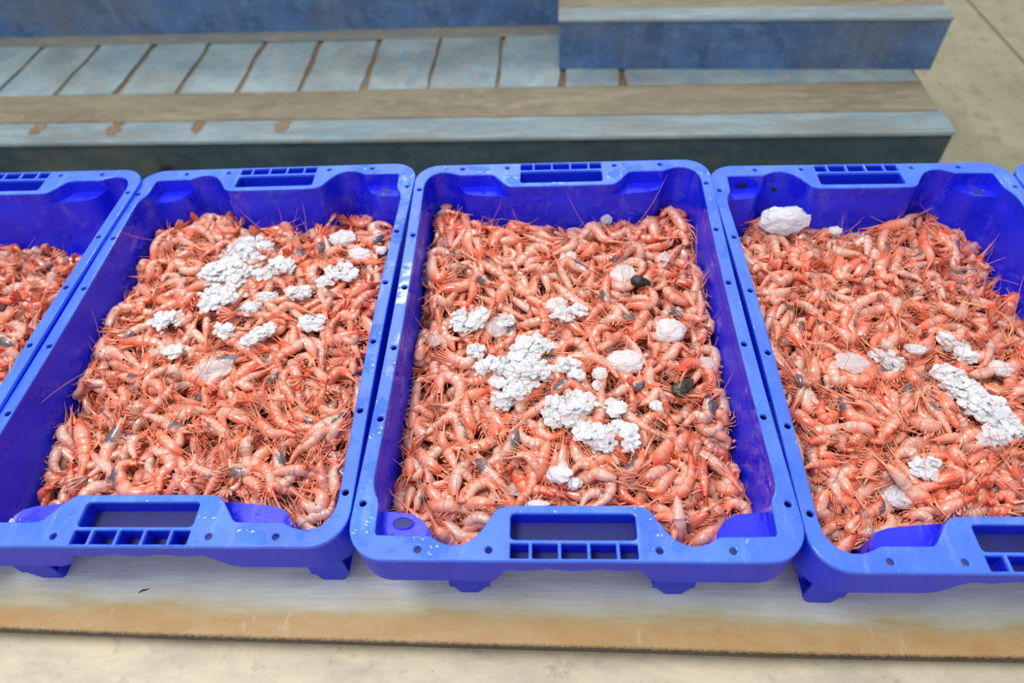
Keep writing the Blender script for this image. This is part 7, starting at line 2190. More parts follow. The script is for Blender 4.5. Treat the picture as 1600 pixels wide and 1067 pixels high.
1,-70,-1357,-393,-213,-1296,-467,-388,-1220,-500,-617,-1111,-491,-747,-1109,-440,78,-1,34,49,97,62
1,-845,-1351,-498,-718,-1404,-480,-718,-1401,-472,-719,-1465,-474,-617,-1650,-486,56,1,25,24,0,5
1,-1220,-876,-485,-1058,-940,-469,-1044,-874,-481,-1173,-674,-520,-1151,-609,-588,61,-1,10,72,36,51
1,-101,-1596,-504,-188,-1556,-438,-290,-1489,-424,-461,-1329,-462,-485,-1296,-552,60,1,13,82,0,67
1,77,-1608,-389,68,-1714,-461,-12,-1776,-496,-110,-1670,-492,-189,-1576,-562,58,1,31,60,0,95
1,-1640,-1060,-783,-1700,-940,-782,-1694,-816,-804,-1611,-709,-869,-1533,-608,-949,62,1,9,31,0,60
1,-1343,-898,-625,-1242,-1009,-635,-1216,-1001,-671,-1245,-919,-720,-1175,-909,-853,60,-1,9,17,0,23
1,-1254,-1421,-621,-1249,-1368,-631,-1209,-1345,-634,-1277,-1250,-630,-1078,-1368,-618,58,1,8,68,0,82
1,-1418,-1004,-558,-1210,-1150,-572,-1295,-1052,-572,-1103,-1164,-557,-1069,-1135,-527,70,-1,63,87,0,26
1,-756,-887,-439,-641,-912,-483,-610,-868,-474,-520,-837,-410,-475,-737,-370,56,-1,32,58,0,98
1,-436,-1048,-503,-314,-1099,-482,-180,-1070,-444,-44,-1065,-460,78,-1036,-533,64,-1,14,37,0,3
1,-39,-1847,-457,-118,-1798,-496,-79,-1854,-510,63,-2000,-498,70,-2028,-460,67,-1,30,37,39,52
1,-803,-1876,-750,-857,-1838,-632,-881,-1795,-554,-802,-1796,-517,-760,-1766,-520,57,1,14,35,0,76
1,-1319,-1913,-830,-1328,-1870,-739,-1365,-1804,-677,-1384,-1741,-643,-1406,-1672,-637,67,1,31,55,0,23
1,-449,-1607,-512,-444,-1629,-502,-443,-1682,-502,-450,-1721,-512,-375,-1813,-574,60,-1,77,30,0,60
1,-1640,-700,-477,-1628,-647,-467,-1575,-647,-465,-1436,-645,-460,-1317,-629,-540,62,1,21,35,0,76
1,-1640,-760,-571,-1700,-720,-579,-1701,-748,-546,-1618,-748,-468,-1540,-718,-392,59,1,9,17,0,65
1,311,-1463,-426,248,-1320,-482,195,-1268,-499,65,-1182,-476,-45,-1140,-413,68,-1,29,18,0,32
1,412,-1210,-529,494,-1195,-499,361,-1128,-477,167,-1066,-466,278,-1310,-463,72,-1,20,59,0,81
1,466,-1301,-487,454,-1472,-457,344,-1517,-458,411,-1740,-492,263,-1734,-558,70,-1,26,77,0,28
1,486,-1673,-384,483,-1769,-448,639,-1800,-481,600,-1580,-482,638,-1491,-450,77,-1,11,35,72,37
1,839,-1512,-468,943,-1637,-505,958,-1734,-523,974,-1930,-522,914,-2041,-502,64,1,12,33,81,15
1,663,-942,-418,749,-1040,-476,831,-1162,-509,900,-1214,-516,1046,-1307,-498,60,-1,20,74,0,28
1,613,-1175,-386,714,-1296,-407,838,-1375,-434,921,-1348,-465,1061,-1365,-502,58,-1,14,68,0,23
1,1558,-988,-523,1505,-1190,-463,1380,-1256,-444,1259,-1325,-466,1139,-1394,-528,72,1,19,27,87,95
1,1584,-1170,-435,1515,-1292,-429,1422,-1362,-530,1355,-1398,-675,1307,-1425,-829,66,1,21,34,44,44
1,1548,-1328,-451,1366,-1331,-467,1257,-1461,-493,1116,-1537,-528,1041,-1678,-573,72,-1,69,25,81,41
1,1430,-1597,-489,1396,-1743,-483,1454,-1885,-509,1477,-1934,-568,1528,-2045,-660,63,-1,22,50,29,32
1,1306,-1940,-591,1453,-2007,-588,1466,-2173,-589,1296,-2111,-596,1237,-1950,-607,71,1,22,31,0,19
1,1609,-1678,-511,1554,-1793,-521,1586,-1920,-542,1617,-2048,-620,1642,-2155,-730,62,-1,23,39,56,82
1,666,-1826,-477,756,-1774,-460,878,-1806,-457,941,-1934,-490,991,-2039,-582,60,1,8,75,0,64
1,414,-1831,-418,283,-1848,-471,156,-1787,-480,89,-1764,-456,18,-1661,-485,57,1,20,18,58,93
1,993,-2050,-412,1055,-1966,-487,1118,-1881,-503,1179,-1791,-463,1336,-1825,-365,66,1,22,44,36,67
1,913,-2102,-472,814,-1984,-458,690,-1899,-502,590,-1825,-600,502,-1759,-713,61,-1,29,60,0,57
1,860,-2140,-524,725,-2063,-623,682,-2022,-659,695,-2035,-631,597,-1933,-540,57,1,12,27,0,61
1,489,-2122,-568,454,-2000,-540,489,-1981,-524,545,-1992,-511,599,-1902,-522,61,1,38,36,0,18
1,1374,-1728,-424,1301,-1810,-442,1168,-1823,-422,1033,-1830,-441,902,-1837,-483,61,1,72,28,0,91
1,1615,-2168,-692,1570,-2088,-681,1610,-2074,-604,1637,-2006,-531,1669,-1926,-476,58,1,15,58,0,86
1,1040,-2160,-428,979,-2033,-401,1066,-1989,-510,1171,-1965,-643,1270,-1942,-780,66,1,32,73,0,63
1,150,-1927,-432,43,-1942,-438,116,-2035,-514,101,-2055,-659,78,-2058,-819,65,1,34,73,0,72
1,617,-1664,-608,590,-1610,-455,574,-1485,-415,574,-1399,-554,574,-1332,-705,67,1,32,23,0,6
1,1325,-1186,-448,1222,-1167,-508,1099,-1126,-504,982,-1053,-528,871,-984,-579,61,1,11,74,73,14
1,1300,-2240,-529,1363,-2293,-595,1452,-2236,-615,1578,-2208,-590,1626,-2103,-518,59,-1,33,16,0,34
1,1220,-2200,-589,1300,-2300,-575,1404,-2402,-580,1536,-2414,-657,1655,-2425,-753,59,-1,29,48,0,30
2,-747,1782,-501,-707,1731,-560,-648,1735,-574,-662,1631,-545,-720,1451,-472,68,1,28,44,92,96
2,-864,1234,-459,-877,1363,-512,-709,1622,-545,-733,1423,-555,-594,1492,-544,76,1,21,60,26,93
2,-831,1864,-542,-847,1724,-559,-811,1666,-552,-871,1540,-528,-923,1431,-534,62,1,16,78,0,32
2,-1289,2022,-634,-1311,2007,-638,-1239,2187,-634,-1247,2098,-621,-1129,2282,-600,68,1,10,54,0,48
2,-1463,1635,-591,-1463,1502,-578,-1414,1433,-577,-1359,1391,-598,-1283,1478,-677,58,-1,34,17,0,71
2,-68,1931,-523,-91,1779,-507,30,1866,-492,8,1733,-477,-82,1497,-463,68,1,8,17,0,68
2,-157,1363,-436,-135,1502,-493,-328,1326,-526,-297,1519,-535,-285,1512,-519,67,1,25,78,0,27
2,-66,1318,-497,-33,1425,-474,-235,1173,-454,-305,1126,-438,-375,1081,-425,62,1,72,54,99,14
2,-392,1642,-547,-383,1524,-550,-467,1191,-533,-362,1144,-494,-335,980,-434,75,-1,30,78,0,70
2,-601,950,-569,-419,968,-530,-225,1073,-518,-26,1085,-533,-43,785,-576,80,1,24,19,94,10
2,-996,1069,-593,-1070,1186,-514,-1266,1063,-489,-1325,1203,-517,-1493,1065,-599,74,1,79,35,0,8
2,-1142,942,-507,-1221,924,-503,-1335,878,-498,-1475,877,-488,-1585,930,-543,63,1,32,16,45,56
2,-883,1046,-512,-994,1140,-484,-1127,1188,-471,-1269,1220,-477,-1386,1234,-564,59,-1,30,80,0,77
2,-805,882,-530,-809,1011,-525,-794,1179,-520,-849,1227,-517,-1007,1083,-516,77,-1,29,67,0,92
2,-1068,1528,-568,-1154,1575,-534,-1183,1624,-502,-1158,1760,-511,-1134,1887,-569,58,1,22,81,0,4
2,-1012,1626,-507,-921,1690,-506,-995,1422,-503,-946,1381,-497,-834,1455,-490,68,-1,19,73,0,36
2,-666,1404,-472,-609,1432,-538,-475,1611,-561,-375,1802,-539,-439,1733,-473,68,-1,22,86,0,67
2,-740,2240,-663,-380,2200,-686,-260,2200,-702,-160,2200,-720,-100,2140,-805,61,1,17,46,0,55
2,-452,2126,-646,-407,2125,-643,-320,2200,-665,-240,2200,-712,-313,2096,-785,78,1,12,54,49,24
2,-288,1839,-533,-147,2035,-705,20,2200,-796,20,2200,-806,-40,2140,-735,81,-1,13,81,0,28
2,298,1635,-520,198,1559,-518,130,1481,-509,21,1218,-494,40,1111,-473,60,-1,27,38,0,49
2,-58,1516,-488,-22,1446,-462,-10,1454,-460,59,1584,-475,111,1683,-571,63,-1,21,19,0,76
2,500,2140,-584,418,2173,-610,322,2099,-621,245,2069,-615,173,2052,-592,71,1,31,82,0,48
2,-680,2180,-716,-737,2005,-582,-760,1941,-507,-796,1914,-491,-830,1926,-535,67,1,10,22,0,75
2,-1253,1584,-506,-1269,1477,-551,-1261,1421,-564,-1177,1507,-544,-1246,1259,-493,62,-1,84,88,0,43
2,-135,1053,-436,-56,1085,-478,-53,1006,-499,-9,985,-497,6,924,-474,59,1,76,74,0,26
2,-1560,1382,-579,-1538,1317,-527,-1450,1407,-529,-1432,1339,-584,-1412,1279,-692,60,1,16,70,0,42
2,620,1294,-494,749,1481,-519,788,1735,-555,854,1973,-601,1116,2413,-656,73,1,93,86,0,23
2,938,1824,-561,1114,1876,-584,1182,1765,-623,1122,1494,-675,1325,1549,-743,75,1,64,17,0,91
2,477,1416,-501,493,1356,-515,447,1225,-506,431,1092,-474,412,963,-518,59,-1,54,36,72,77
2,1215,1695,-638,1144,1573,-641,1189,1589,-642,1118,1707,-617,1051,1818,-668,57,1,27,66,0,55
2,443,1023,-414,670,1177,-521,719,1093,-583,904,1165,-601,831,939,-574,79,1,11,34,52,35
2,540,933,-458,294,848,-471,444,968,-480,620,960,-486,618,747,-489,77,-1,18,18,81,53
2,246,1545,-452,2,1220,-454,7,1103,-457,133,1110,-462,136,951,-468,71,-1,11,67,0,60
2,234,2102,-544,381,2152,-547,740,2300,-554,780,2360,-565,944,2450,-581,77,-1,31,70,0,24
2,1640,2120,-898,1680,2180,-872,1539,2079,-831,1437,2023,-774,1314,1941,-701,61,-1,13,87,0,36
2,1378,1877,-747,1468,1938,-778,1558,1995,-805,1700,2120,-830,1640,2120,-851,61,-1,22,60,27,15
2,1063,2085,-556,1082,1983,-560,1133,1922,-585,1307,2007,-633,1322,1889,-703,77,-1,21,85,0,97
2,1109,2115,-540,1185,2108,-589,1275,2121,-652,1500,2200,-730,1580,2140,-822,71,-1,59,79,0,16
2,1425,908,-709,1297,827,-679,1249,878,-682,1161,890,-720,1433,1246,-792,77,1,26,54,0,27
2,1199,1320,-646,1118,1328,-713,1031,1331,-702,886,1273,-615,803,1292,-450,78,-1,35,79,0,34
2,1173,1239,-731,1102,1231,-662,999,1185,-606,925,1168,-562,847,1146,-531,62,-1,52,72,0,49
2,1299,1303,-699,1096,1013,-722,1197,1066,-725,1064,854,-709,1076,803,-672,80,-1,95,36,0,3
2,1655,1796,-839,1599,1664,-807,1617,1616,-825,1720,1760,-895,1660,1660,-1016,65,-1,9,67,0,49
2,1600,1333,-805,1539,1315,-917,1650,1487,-952,1621,1506,-910,1469,1388,-791,63,-1,19,23,99,17
2,431,1703,-633,437,1705,-544,324,1520,-499,263,1358,-498,403,1460,-541,73,-1,33,74,0,81
2,168,1209,-493,278,1247,-512,317,1149,-470,349,1052,-400,401,939,-388,57,1,23,48,0,14
2,118,842,-492,192,863,-557,181,763,-568,264,751,-485,368,741,-433,56,-1,32,17,0,88
2,207,698,-470,260,567,-449,326,445,-470,393,329,-544,455,222,-633,64,-1,11,85,0,50
2,495,652,-430,514,531,-446,635,517,-484,770,577,-544,965,854,-626,78,-1,11,49,0,66
2,544,1991,-549,543,2004,-586,610,2143,-637,564,2165,-789,540,2140,-948,64,-1,12,67,0,96
2,678,2138,-552,685,2088,-513,687,2035,-521,708,2017,-576,710,1974,-678,59,-1,12,69,0,31
2,1346,2019,-614,1261,1904,-610,1181,1786,-600,1064,1727,-570,940,1730,-583,58,1,28,47,96,43
2,1660,1800,-737,1623,1797,-855,1542,1777,-897,1652,1994,-862,1400,1784,-750,73,1,19,79,0,66
2,-613,111,-437,-637,313,-485,-416,690,-493,-62,801,-459,-100,373,-386,76,1,14,29,0,86
2,-737,751,-483,-718,603,-473,-613,593,-465,-708,278,-458,-673,159,-452,71,1,9,81,0,85
2,-543,29,-589,-579,141,-504,-713,118,-459,-768,213,-454,-825,314,-489,69,1,26,32,0,39
2,-812,147,-589,-869,221,-550,-966,213,-527,-962,307,-519,-893,399,-527,68,1,28,77,0,66
2,-1061,216,-560,-978,412,-521,-1008,405,-513,-978,453,-537,-804,726,-593,66,1,11,33,0,71
2,-1179,107,-527,-1067,47,-519,-962,34,-508,-861,-46,-514,-743,-93,-581,57,1,94,65,67,13
2,-911,-72,-532,-1018,-352,-492,-1005,-482,-476,-858,-457,-486,-745,-469,-520,74,-1,29,22,0,89
2,-369,-166,-579,-599,-367,-473,-756,-510,-441,-890,-428,-482,-825,-107,-598,77,1,25,87,0,89
2,-67,278,-437,-234,57,-441,-330,-22,-456,-320,87,-482,-519,-50,-519,69,1,33,21,0,76
2,-125,450,-498,-199,398,-579,-278,341,-602,-356,293,-568,-507,145,-476,68,-1,31,36,27,2
2,-135,452,-502,-94,586,-462,-157,584,-461,-206,603,-498,-359,478,-574,75,-1,27,48,0,83
2,-1357,-75,-565,-1344,-117,-531,-1319,-145,-510,-1351,-279,-554,-1381,-404,-624,60,1,24,26,30,10
2,-1159,802,-561,-1259,671,-537,-1257,731,-531,-1318,674,-541,-1440,495,-570,56,-1,11,18,38,14
2,-1523,748,-519,-1393,876,-518,-1403,723,-508,-1319,766,-488,-1288,708,-459,61,-1,60,34,55,68
2,-1040,542,-551,-1051,495,-501,-1069,437,-473,-1016,491,-468,-1131,260,-486,67,1,82,80,0,17
2,-1079,-79,-433,-1090,-189,-456,-991,-132,-472,-1096,-368,-483,-1051,-378,-488,62,1,29,86,0,55
2,-1423,-592,-483,-1429,-617,-534,-1346,-507,-547,-1255,-404,-533,-1162,-317,-554,60,1,17,36,0,24
2,-1123,-606,-624,-1141,-613,-566,-1061,-492,-554,-1088,-435,-511,-1038,-322,-563,60,-1,39,24,87,87
2,-1442,-327,-433,-1409,-480,-433,-1355,-604,-521,-1304,-724,-617,-1253,-840,-719,63,-1,14,31,91,44
2,-537,296,-579,-543,250,-505,-484,294,-459,-579,115,-441,-513,161,-451,79,1,30,71,0,22
2,-468,-338,-509,-497,-437,-472,-446,-439,-453,-364,-408,-452,-266,-359,-469,63,-1,10,79,0,10
2,-975,720,-503,-828,856,-477,-816,789,-483,-835,768,-521,-815,850,-591,61,-1,20,81,0,2
2,-1432,494,-560,-1467,350,-496,-1488,248,-462,-1500,195,-457,-1535,109,-483,57,1,18,64,0,45
2,-1274,-47,-442,-1302,99,-454,-1289,241,-492,-1257,377,-549,-1239,471,-668,64,1,28,78,0,97
2,-1168,-150,-425,-1215,-300,-458,-1208,-414,-542,-1121,-388,-679,-1050,-368,-827,66,-1,23,49,0,78
2,1127,47,-525,1145,-60,-563,992,-299,-572,902,-455,-552,724,-667,-504,79,1,22,83,0,78
2,1053,7,-457,988,59,-618,1179,365,-682,1019,318,-649,1036,437,-520,74,-1,27,74,0,73
2,730,135,-490,823,194,-541,956,373,-562,884,418,-552,800,439,-512,56,-1,20,54,73,96
2,716,152,-505,675,290,-515,543,315,-506,372,306,-480,280,390,-436,66,-1,79,85,0,79
2,495,684,-452,505,553,-391,560,471,-388,664,466,-445,905,697,-561,65,-1,16,18,0,48
2,-225,-233,-537,-194,-333,-477,-185,-465,-455,-144,-562,-469,18,-530,-522,63,-1,33,87,0,84
2,147,156,-511,100,184,-461,47,209,-428,-1,247,-415,-35,304,-420,61,1,22,89,0,56
2,575,-397,-516,761,-118,-476,571,-195,-468,478,-175,-492,457,-81,-549,73,-1,25,16,0,10
2,505,-370,-426,359,-365,-416,429,-241,-423,514,-130,-465,587,-34,-553,63,1,22,83,0,80
2,1215,417,-696,1475,613,-735,1462,540,-720,1390,418,-650,1452,427,-526,77,1,32,43,27,63
2,293,486,-358,223,533,-382,200,641,-487,211,737,-620,221,814,-764,67,1,18,76,0,93
2,258,-81,-507,177,-33,-497,86,-62,-458,-7,-37,-390,-123,-13,-369,59,1,94,80,0,45
2,76,-169,-501,-25,-201,-555,-93,-183,-520,-153,-183,-426,-259,-207,-382,60,-1,14,80,0,64
2,-114,185,-355,-141,38,-406,-79,34,-472,-106,-71,-582,-131,-155,-716,64,1,8,67,0,67
2,874,-139,-563,972,-84,-585,938,-47,-529,862,-55,-464,792,23,-414,58,-1,17,82,0,18
2,1180,-156,-519,1188,-14,-499,1207,89,-618,1255,178,-744,1294,250,-886,64,1,13,86,0,18
2,674,137,-520,632,224,-462,523,125,-463,522,171,-475,591,267,-544,60,1,30,22,0,94
2,1430,828,-669,1657,988,-684,1486,759,-702,1597,857,-722,1376,632,-746,80,1,72,76,0,22
2,-100,372,-374,-81,478,-405,4,676,-417,-142,570,-410,-171,623,-384,64,-1,13,19,0,8
2,848,106,-454,840,6,-446,791,-76,-430,716,-189,-411,645,-299,-458,60,1,55,24,0,82
2,-1150,-632,-487,-1019,-721,-496,-966,-938,-493,-804,-1001,-479,-691,-1100,-455,72,-1,27,72,84,10
2,-878,-699,-475,-776,-788,-472,-668,-828,-463,-602,-932,-446,-480,-958,-505,58,1,15,48,62,22
2,-1054,-914,-566,-1109,-888,-531,-1250,-977,-500,-1289,-931,-473,-1250,-771,-448,64,1,21,86,47,67
2,-1327,-1086,-495,-1448,-1011,-493,-1519,-878,-541,-1582,-781,-653,-1638,-696,-777,67,1,29,65,0,23
2,-1540,-810,-468,-1433,-640,-486,-1484,-717,-484,-1439,-650,-462,-1397,-590,-420,60,1,93,21,0,56
2,-1216,-760,-564,-1389,-833,-519,-1347,-636,-492,-1321,-749,-483,-1244,-831,-491,72,-1,23,21,0,24
2,-809,-1193,-583,-858,-1121,-473,-993,-1091,-462,-1093,-1031,-572,-1181,-977,-695,63,1,34,18,0,11
2,-1126,-1119,-500,-1160,-1084,-498,-1291,-1129,-496,-1377,-1099,-498,-1339,-986,-567,62,1,21,21,0,52
2,-1374,-1290,-497,-1269,-1215,-526,-1160,-1191,-530,-1158,-1332,-509,-1078,-1381,-461,63,1,29,53,89,6
2,-960,-1474,-504,-1044,-1450,-579,-1160,-1513,-568,-1281,-1570,-562,-1399,-1625,-600,61,-1,92,87,29,21
2,-1096,-1298,-482,-966,-1245,-580,-946,-1315,-608,-875,-1316,-567,-773,-1279,-456,61,-1,13,79,26,49
2,-1297,-1447,-480,-1417,-1411,-474,-1375,-1276,-537,-1402,-1209,-687,-1425,-1155,-844,62,1,21,76,0,28
2,-1045,-1667,-476,-1135,-1620,-509,-1183,-1522,-513,-1301,-1607,-514,-1399,-1677,-595,63,-1,30,53,26,11
2,-417,-1514,-628,-490,-1474,-499,-542,-1398,-449,-619,-1393,-478,-715,-1484,-586,68,-1,23,33,47,77
2,-770,-1607,-479,-826,-1536,-486,-899,-1447,-512,-903,-1313,-584,-906,-1187,-671,65,1,29,64,0,79
2,-762,-1692,-527,-787,-1660,-534,-840,-1646,-529,-825,-1605,-523,-865,-1568,-547,60,1,37,21,0,71
2,-501,-954,-423,-496,-825,-463,-464,-653,-475,-610,-690,-459,-670,-637,-414,61,-1,17,81,55,24
2,-310,-824,-409,-226,-700,-408,-100,-629,-438,19,-565,-503,133,-505,-582,58,1,73,22,0,6
2,-141,-848,-406,-99,-728,-431,-98,-700,-431,-195,-741,-411,-215,-644,-360,57,-1,21,23,96,79
2,-235,-831,-452,-259,-971,-473,-199,-1053,-446,-278,-1171,-453,-347,-1275,-526,57,1,24,39,0,30
2,-970,-806,-401,-842,-864,-384,-748,-939,-492,-696,-1018,-633,-648,-1090,-779,64,1,14,68,68,25
2,-609,-714,-402,-585,-860,-416,-503,-933,-473,-380,-980,-559,-264,-1025,-654,66,-1,33,65,35,25
2,-1413,-1616,-505,-1489,-1501,-503,-1494,-1403,-642,-1486,-1323,-794,-1479,-1251,-950,69,1,32,32,71,16
2,-1504,-1210,-511,-1467,-1271,-519,-1497,-1368,-509,-1522,-1497,-477,-1514,-1628,-511,62,1,87,49,0,78
2,-448,-1111,-472,-536,-1087,-450,-578,-1061,-423,-688,-1156,-412,-780,-1236,-487,62,-1,21,67,0,92
2,-1101,-1706,-462,-1063,-1660,-466,-922,-1510,-474,-872,-1479,-486,-925,-1567,-503,66,1,20,76,0,35
2,-1259,-1223,-458,-1324,-1196,-499,-1388,-1249,-487,-1467,-1297,-405,-1565,-1355,-368,54,-1,24,71,0,81
2,-601,-1258,-538,-641,-1171,-500,-730,-1245,-485,-823,-1288,-431,-945,-1298,-412,57,-1,36,68,0,36
2,-196,-734,-388,-154,-862,-425,-83,-966,-456,-46,-1096,-482,-23,-1187,-503,62,1,21,28,92,79
2,-92,-630,-416,-5,-747,-407,30,-899,-421,63,-1053,-458,269,-1027,-517,68,-1,10,68,39,49
2,-360,-946,-538,-352,-1044,-442,-308,-1107,-397,-229,-1116,-405,-103,-1044,-465,74,-1,17,32,0,23
2,159,-1263,-460,79,-1230,-523,121,-1135,-495,91,-1074,-407,37,-989,-353,58,-1,13,30,0,4
2,-39,-1556,-454,96,-1447,-462,233,-1383,-474,260,-1468,-490,69,-1610,-510,63,1,29,83,0,82
2,-298,-1287,-439,-183,-1241,-485,-46,-1202,-498,85,-1162,-546,209,-1124,-613,60,1,95,22,70,19
2,332,-1089,-504,230,-1179,-465,153,-1192,-445,31,-1255,-505,-72,-1308,-604,64,1,25,78,0,82
2,438,-1332,-403,536,-1251,-441,642,-1166,-467,580,-1227,-459,629,-1220,-435,56,1,13,31,75,69
2,570,-1389,-448,514,-1401,-480,452,-1418,-494,501,-1347,-490,328,-1449,-468,67,-1,63,80,0,0
2,598,-1466,-572,534,-1451,-546,403,-1518,-538,274,-1567,-587,160,-1610,-675,63,-1,23,23,67,65
2,63,-1310,-532,-13,-1373,-541,48,-1342,-500,81,-1373,-400,128,-1431,-320,54,-1,21,61,0,76
2,-27,-1292,-464,-121,-1421,-429,-70,-1521,-449,22,-1555,-582,102,-1584,-723,62,-1,28,68,0,66
2,710,-740,-467,838,-673,-393,970,-640,-480,1076,-615,-608,1174,-591,-742,66,1,11,57,0,18
2,861,-818,-501,756,-762,-501,616,-743,-545,481,-724,-605,350,-706,-672,64,-1,13,81,0,74
2,726,-1062,-438,733,-962,-491,805,-886,-512,686,-968,-548,595,-1031,-647,64,-1,10,86,0,92
2,355,-1537,-423,409,-1620,-482,428,-1636,-523,335,-1728,-603,258,-1804,-714,61,1,11,74,0,28
2,-263,-1502,-535,-176,-1492,-503,-202,-1591,-459,-157,-1649,-408,-171,-1779,-423,56,1,62,80,0,53
2,-938,-1782,-597,-944,-1911,-590,-1047,-1988,-560,-1177,-2036,-556,-1298,-2080,-612,56,1,28,79,86,82
2,-848,-1989,-619,-961,-2193,-577,-1220,-2260,-547,-1341,-2197,-531,-1219,-2058,-528,78,1,15,30,34,55
2,-1244,-2058,-521,-1268,-1927,-504,-1340,-1912,-502,-1434,-1811,-553,-1518,-1721,-639,61,-1,13,78,0,87
2,-1366,-1934,-497,-1397,-1818,-477,-1388,-1748,-496,-1321,-1636,-576,-1260,-1534,-675,59,1,24,24,0,86
2,-1237,-1924,-470,-1290,-1786,-456,-1330,-1651,-494,-1369,-1520,-553,-1406,-1394,-622,62,1,37,36,0,73
2,-533,-2011,-446,-550,-1894,-478,-669,-1854,-490,-530,-1781,-483,-310,-1758,-457,71,1,18,66,0,46
2,-507,-2039,-518,-477,-2038,-486,-369,-1998,-440,-251,-1954,-431,-133,-1911,-444,58,-1,9,75,0,35
2,-10,-1720,-439,-102,-1785,-492,-226,-1855,-503,-349,-1923,-484,-457,-1989,-548,57,1,24,54,36,34
2,347,-1759,-507,232,-1747,-503,214,-1675,-496,99,-1698,-488,-44,-1797,-478,60,-1,20,75,0,88
2,326,-1943,-443,250,-1923,-506,292,-1817,-527,109,-1866,-505,61,-1816,-440,59,-1,35,73,0,32
2,434,-1770,-586,344,-1759,-520,296,-1675,-492,343,-1561,-531,407,-1472,-632,59,1,8,71,0,50
2,-464,-1762,-497,-334,-1712,-428,-195,-1675,-425,-72,-1636,-509,28,-1604,-624,64,1,27,78,36,32
2,-866,-1551,-397,-799,-1694,-389,-704,-1785,-467,-638,-1885,-579,-576,-1978,-699,66,1,23,17,0,69
2,-1108,-1675,-456,-1216,-1671,-459,-1179,-1592,-460,-1296,-1654,-461,-1405,-1604,-533,63,-1,33,57,26,57
2,-756,-2096,-556,-681,-2058,-499,-611,-2083,-501,-599,-2162,-583,-620,-2140,-708,61,1,34,34,0,57
2,-1331,-2112,-560,-1410,-2094,-631,-1511,-2162,-619,-1596,-2227,-556,-1660,-2300,-547,55,-1,17,65,38,91
2,-1300,-2240,-484,-1394,-2326,-535,-1499,-2410,-556,-1409,-2303,-609,-1338,-2220,-713,60,1,12,84,0,2
2,62,-2031,-546,33,-1971,-547,-165,-2039,-528,-248,-2039,-490,-265,-1990,-431,59,1,23,36,29,47
2,219,-2042,-475,184,-2002,-524,98,-1999,-536,98,-1939,-513,-15,-1962,-454,60,-1,24,82,0,79
2,-1254,-1538,-440,-1322,-1502,-489,-1448,-1533,-484,-1564,-1561,-434,-1660,-1600,-446,57,-1,70,74,0,31
2,-1440,-1794,-489,-1530,-1905,-522,-1582,-2028,-550,-1509,-2019,-565,-1519,-2135,-655,61,-1,11,74,0,34
2,-1220,-2200,-484,-1220,-2260,-480,-1180,-2240,-479,-1240,-2260,-481,-1320,-2260,-484,59,1,23,61,0,37
2,-69,-1561,-410,33,-1595,-478,155,-1559,-464,194,-1550,-427,114,-1654,-451,58,1,29,78,0,35
3,500,2140,-1036,440,2200,-1018,300,2200,-979,438,2146,-917,418,2089,-833,63,-1,17,27,0,45
3,300,2140,-862,220,2200,-882,200,2200,-932,320,2200,-939,420,2140,-984,62,1,12,57,30,79
3,242,1847,-814,298,1877,-863,130,2123,-892,406,1936,-901,457,1966,-890,77,1,15,22,77,28
3,303,2032,-956,456,1825,-936,446,1779,-907,255,1907,-871,379,1734,-826,76,1,95,16,95,21
3,517,1600,-917,610,1687,-929,603,1641,-922,673,1397,-896,591,1296,-850,73,1,32,35,43,63
3,-125,2041,-992,72,1942,-956,153,1947,-918,199,1982,-878,259,2004,-835,82,-1,94,21,0,59
3,-5,1836,-968,-66,1825,-909,-63,1756,-888,-40,1667,-907,25,1541,-965,78,-1,18,78,0,63
3,392,1657,-830,115,1830,-942,238,1630,-993,203,1572,-983,158,1522,-912,79,-1,22,39,0,45
3,294,1493,-895,362,1344,-855,253,1328,-862,117,1329,-916,-147,1436,-1018,75,1,28,27,28,6
3,-203,2050,-970,-201,2064,-940,-331,2175,-916,-243,2053,-899,-480,2140,-888,72,-1,34,18,0,58
3,29,1787,-832,-123,1774,-851,-256,1867,-867,-342,1836,-998,-403,1815,-1147,64,-1,27,44,0,67
3,360,1370,-846,548,1251,-927,537,1306,-960,305,1532,-947,444,1397,-887,78,-1,18,30,38,22
3,675,1630,-1078,625,1579,-974,758,1357,-908,714,1306,-881,682,1246,-893,74,1,21,60,0,64
3,792,1914,-1086,733,1917,-1020,617,1982,-973,640,1916,-947,369,2146,-940,73,1,50,50,0,4
3,828,1794,-913,784,1757,-896,719,1749,-917,606,1808,-976,361,2002,-1073,65,1,9,88,0,42
3,25,1300,-1031,196,1224,-951,267,1227,-893,323,1230,-857,211,1379,-842,62,-1,34,39,0,50
3,514,1112,-868,257,1244,-900,306,1110,-899,251,1065,-865,110,1092,-799,79,-1,27,86,0,30
3,-240,2140,-1025,-13,2008,-960,-10,2014,-909,69,1938,-874,93,1906,-853,70,1,11,56,0,78
3,753,1095,-835,643,1136,-947,438,1257,-969,604,1034,-901,582,973,-743,73,-1,12,85,0,6
3,-94,2101,-880,-217,2167,-867,-236,2133,-856,-303,2131,-846,-380,2132,-837,71,1,86,84,0,75
3,991,1265,-839,916,1225,-908,858,1173,-913,830,1071,-879,836,940,-907,56,-1,19,68,0,75
3,853,646,-746,790,673,-856,455,889,-909,336,874,-906,492,607,-846,79,-1,8,20,0,11
3,448,565,-874,539,630,-864,679,602,-837,826,360,-794,672,347,-734,77,1,26,27,74,48
3,1000,422,-688,931,427,-779,741,532,-822,791,443,-818,927,288,-767,81,-1,22,24,0,44
3,933,197,-827,893,189,-763,841,188,-744,600,323,-769,694,194,-839,64,1,34,34,97,99
3,765,131,-953,865,78,-785,920,59,-727,956,41,-781,1002,9,-945,63,1,15,35,36,20
3,981,859,-700,920,862,-809,826,878,-892,758,838,-861,697,825,-777,55,-1,34,67,0,65
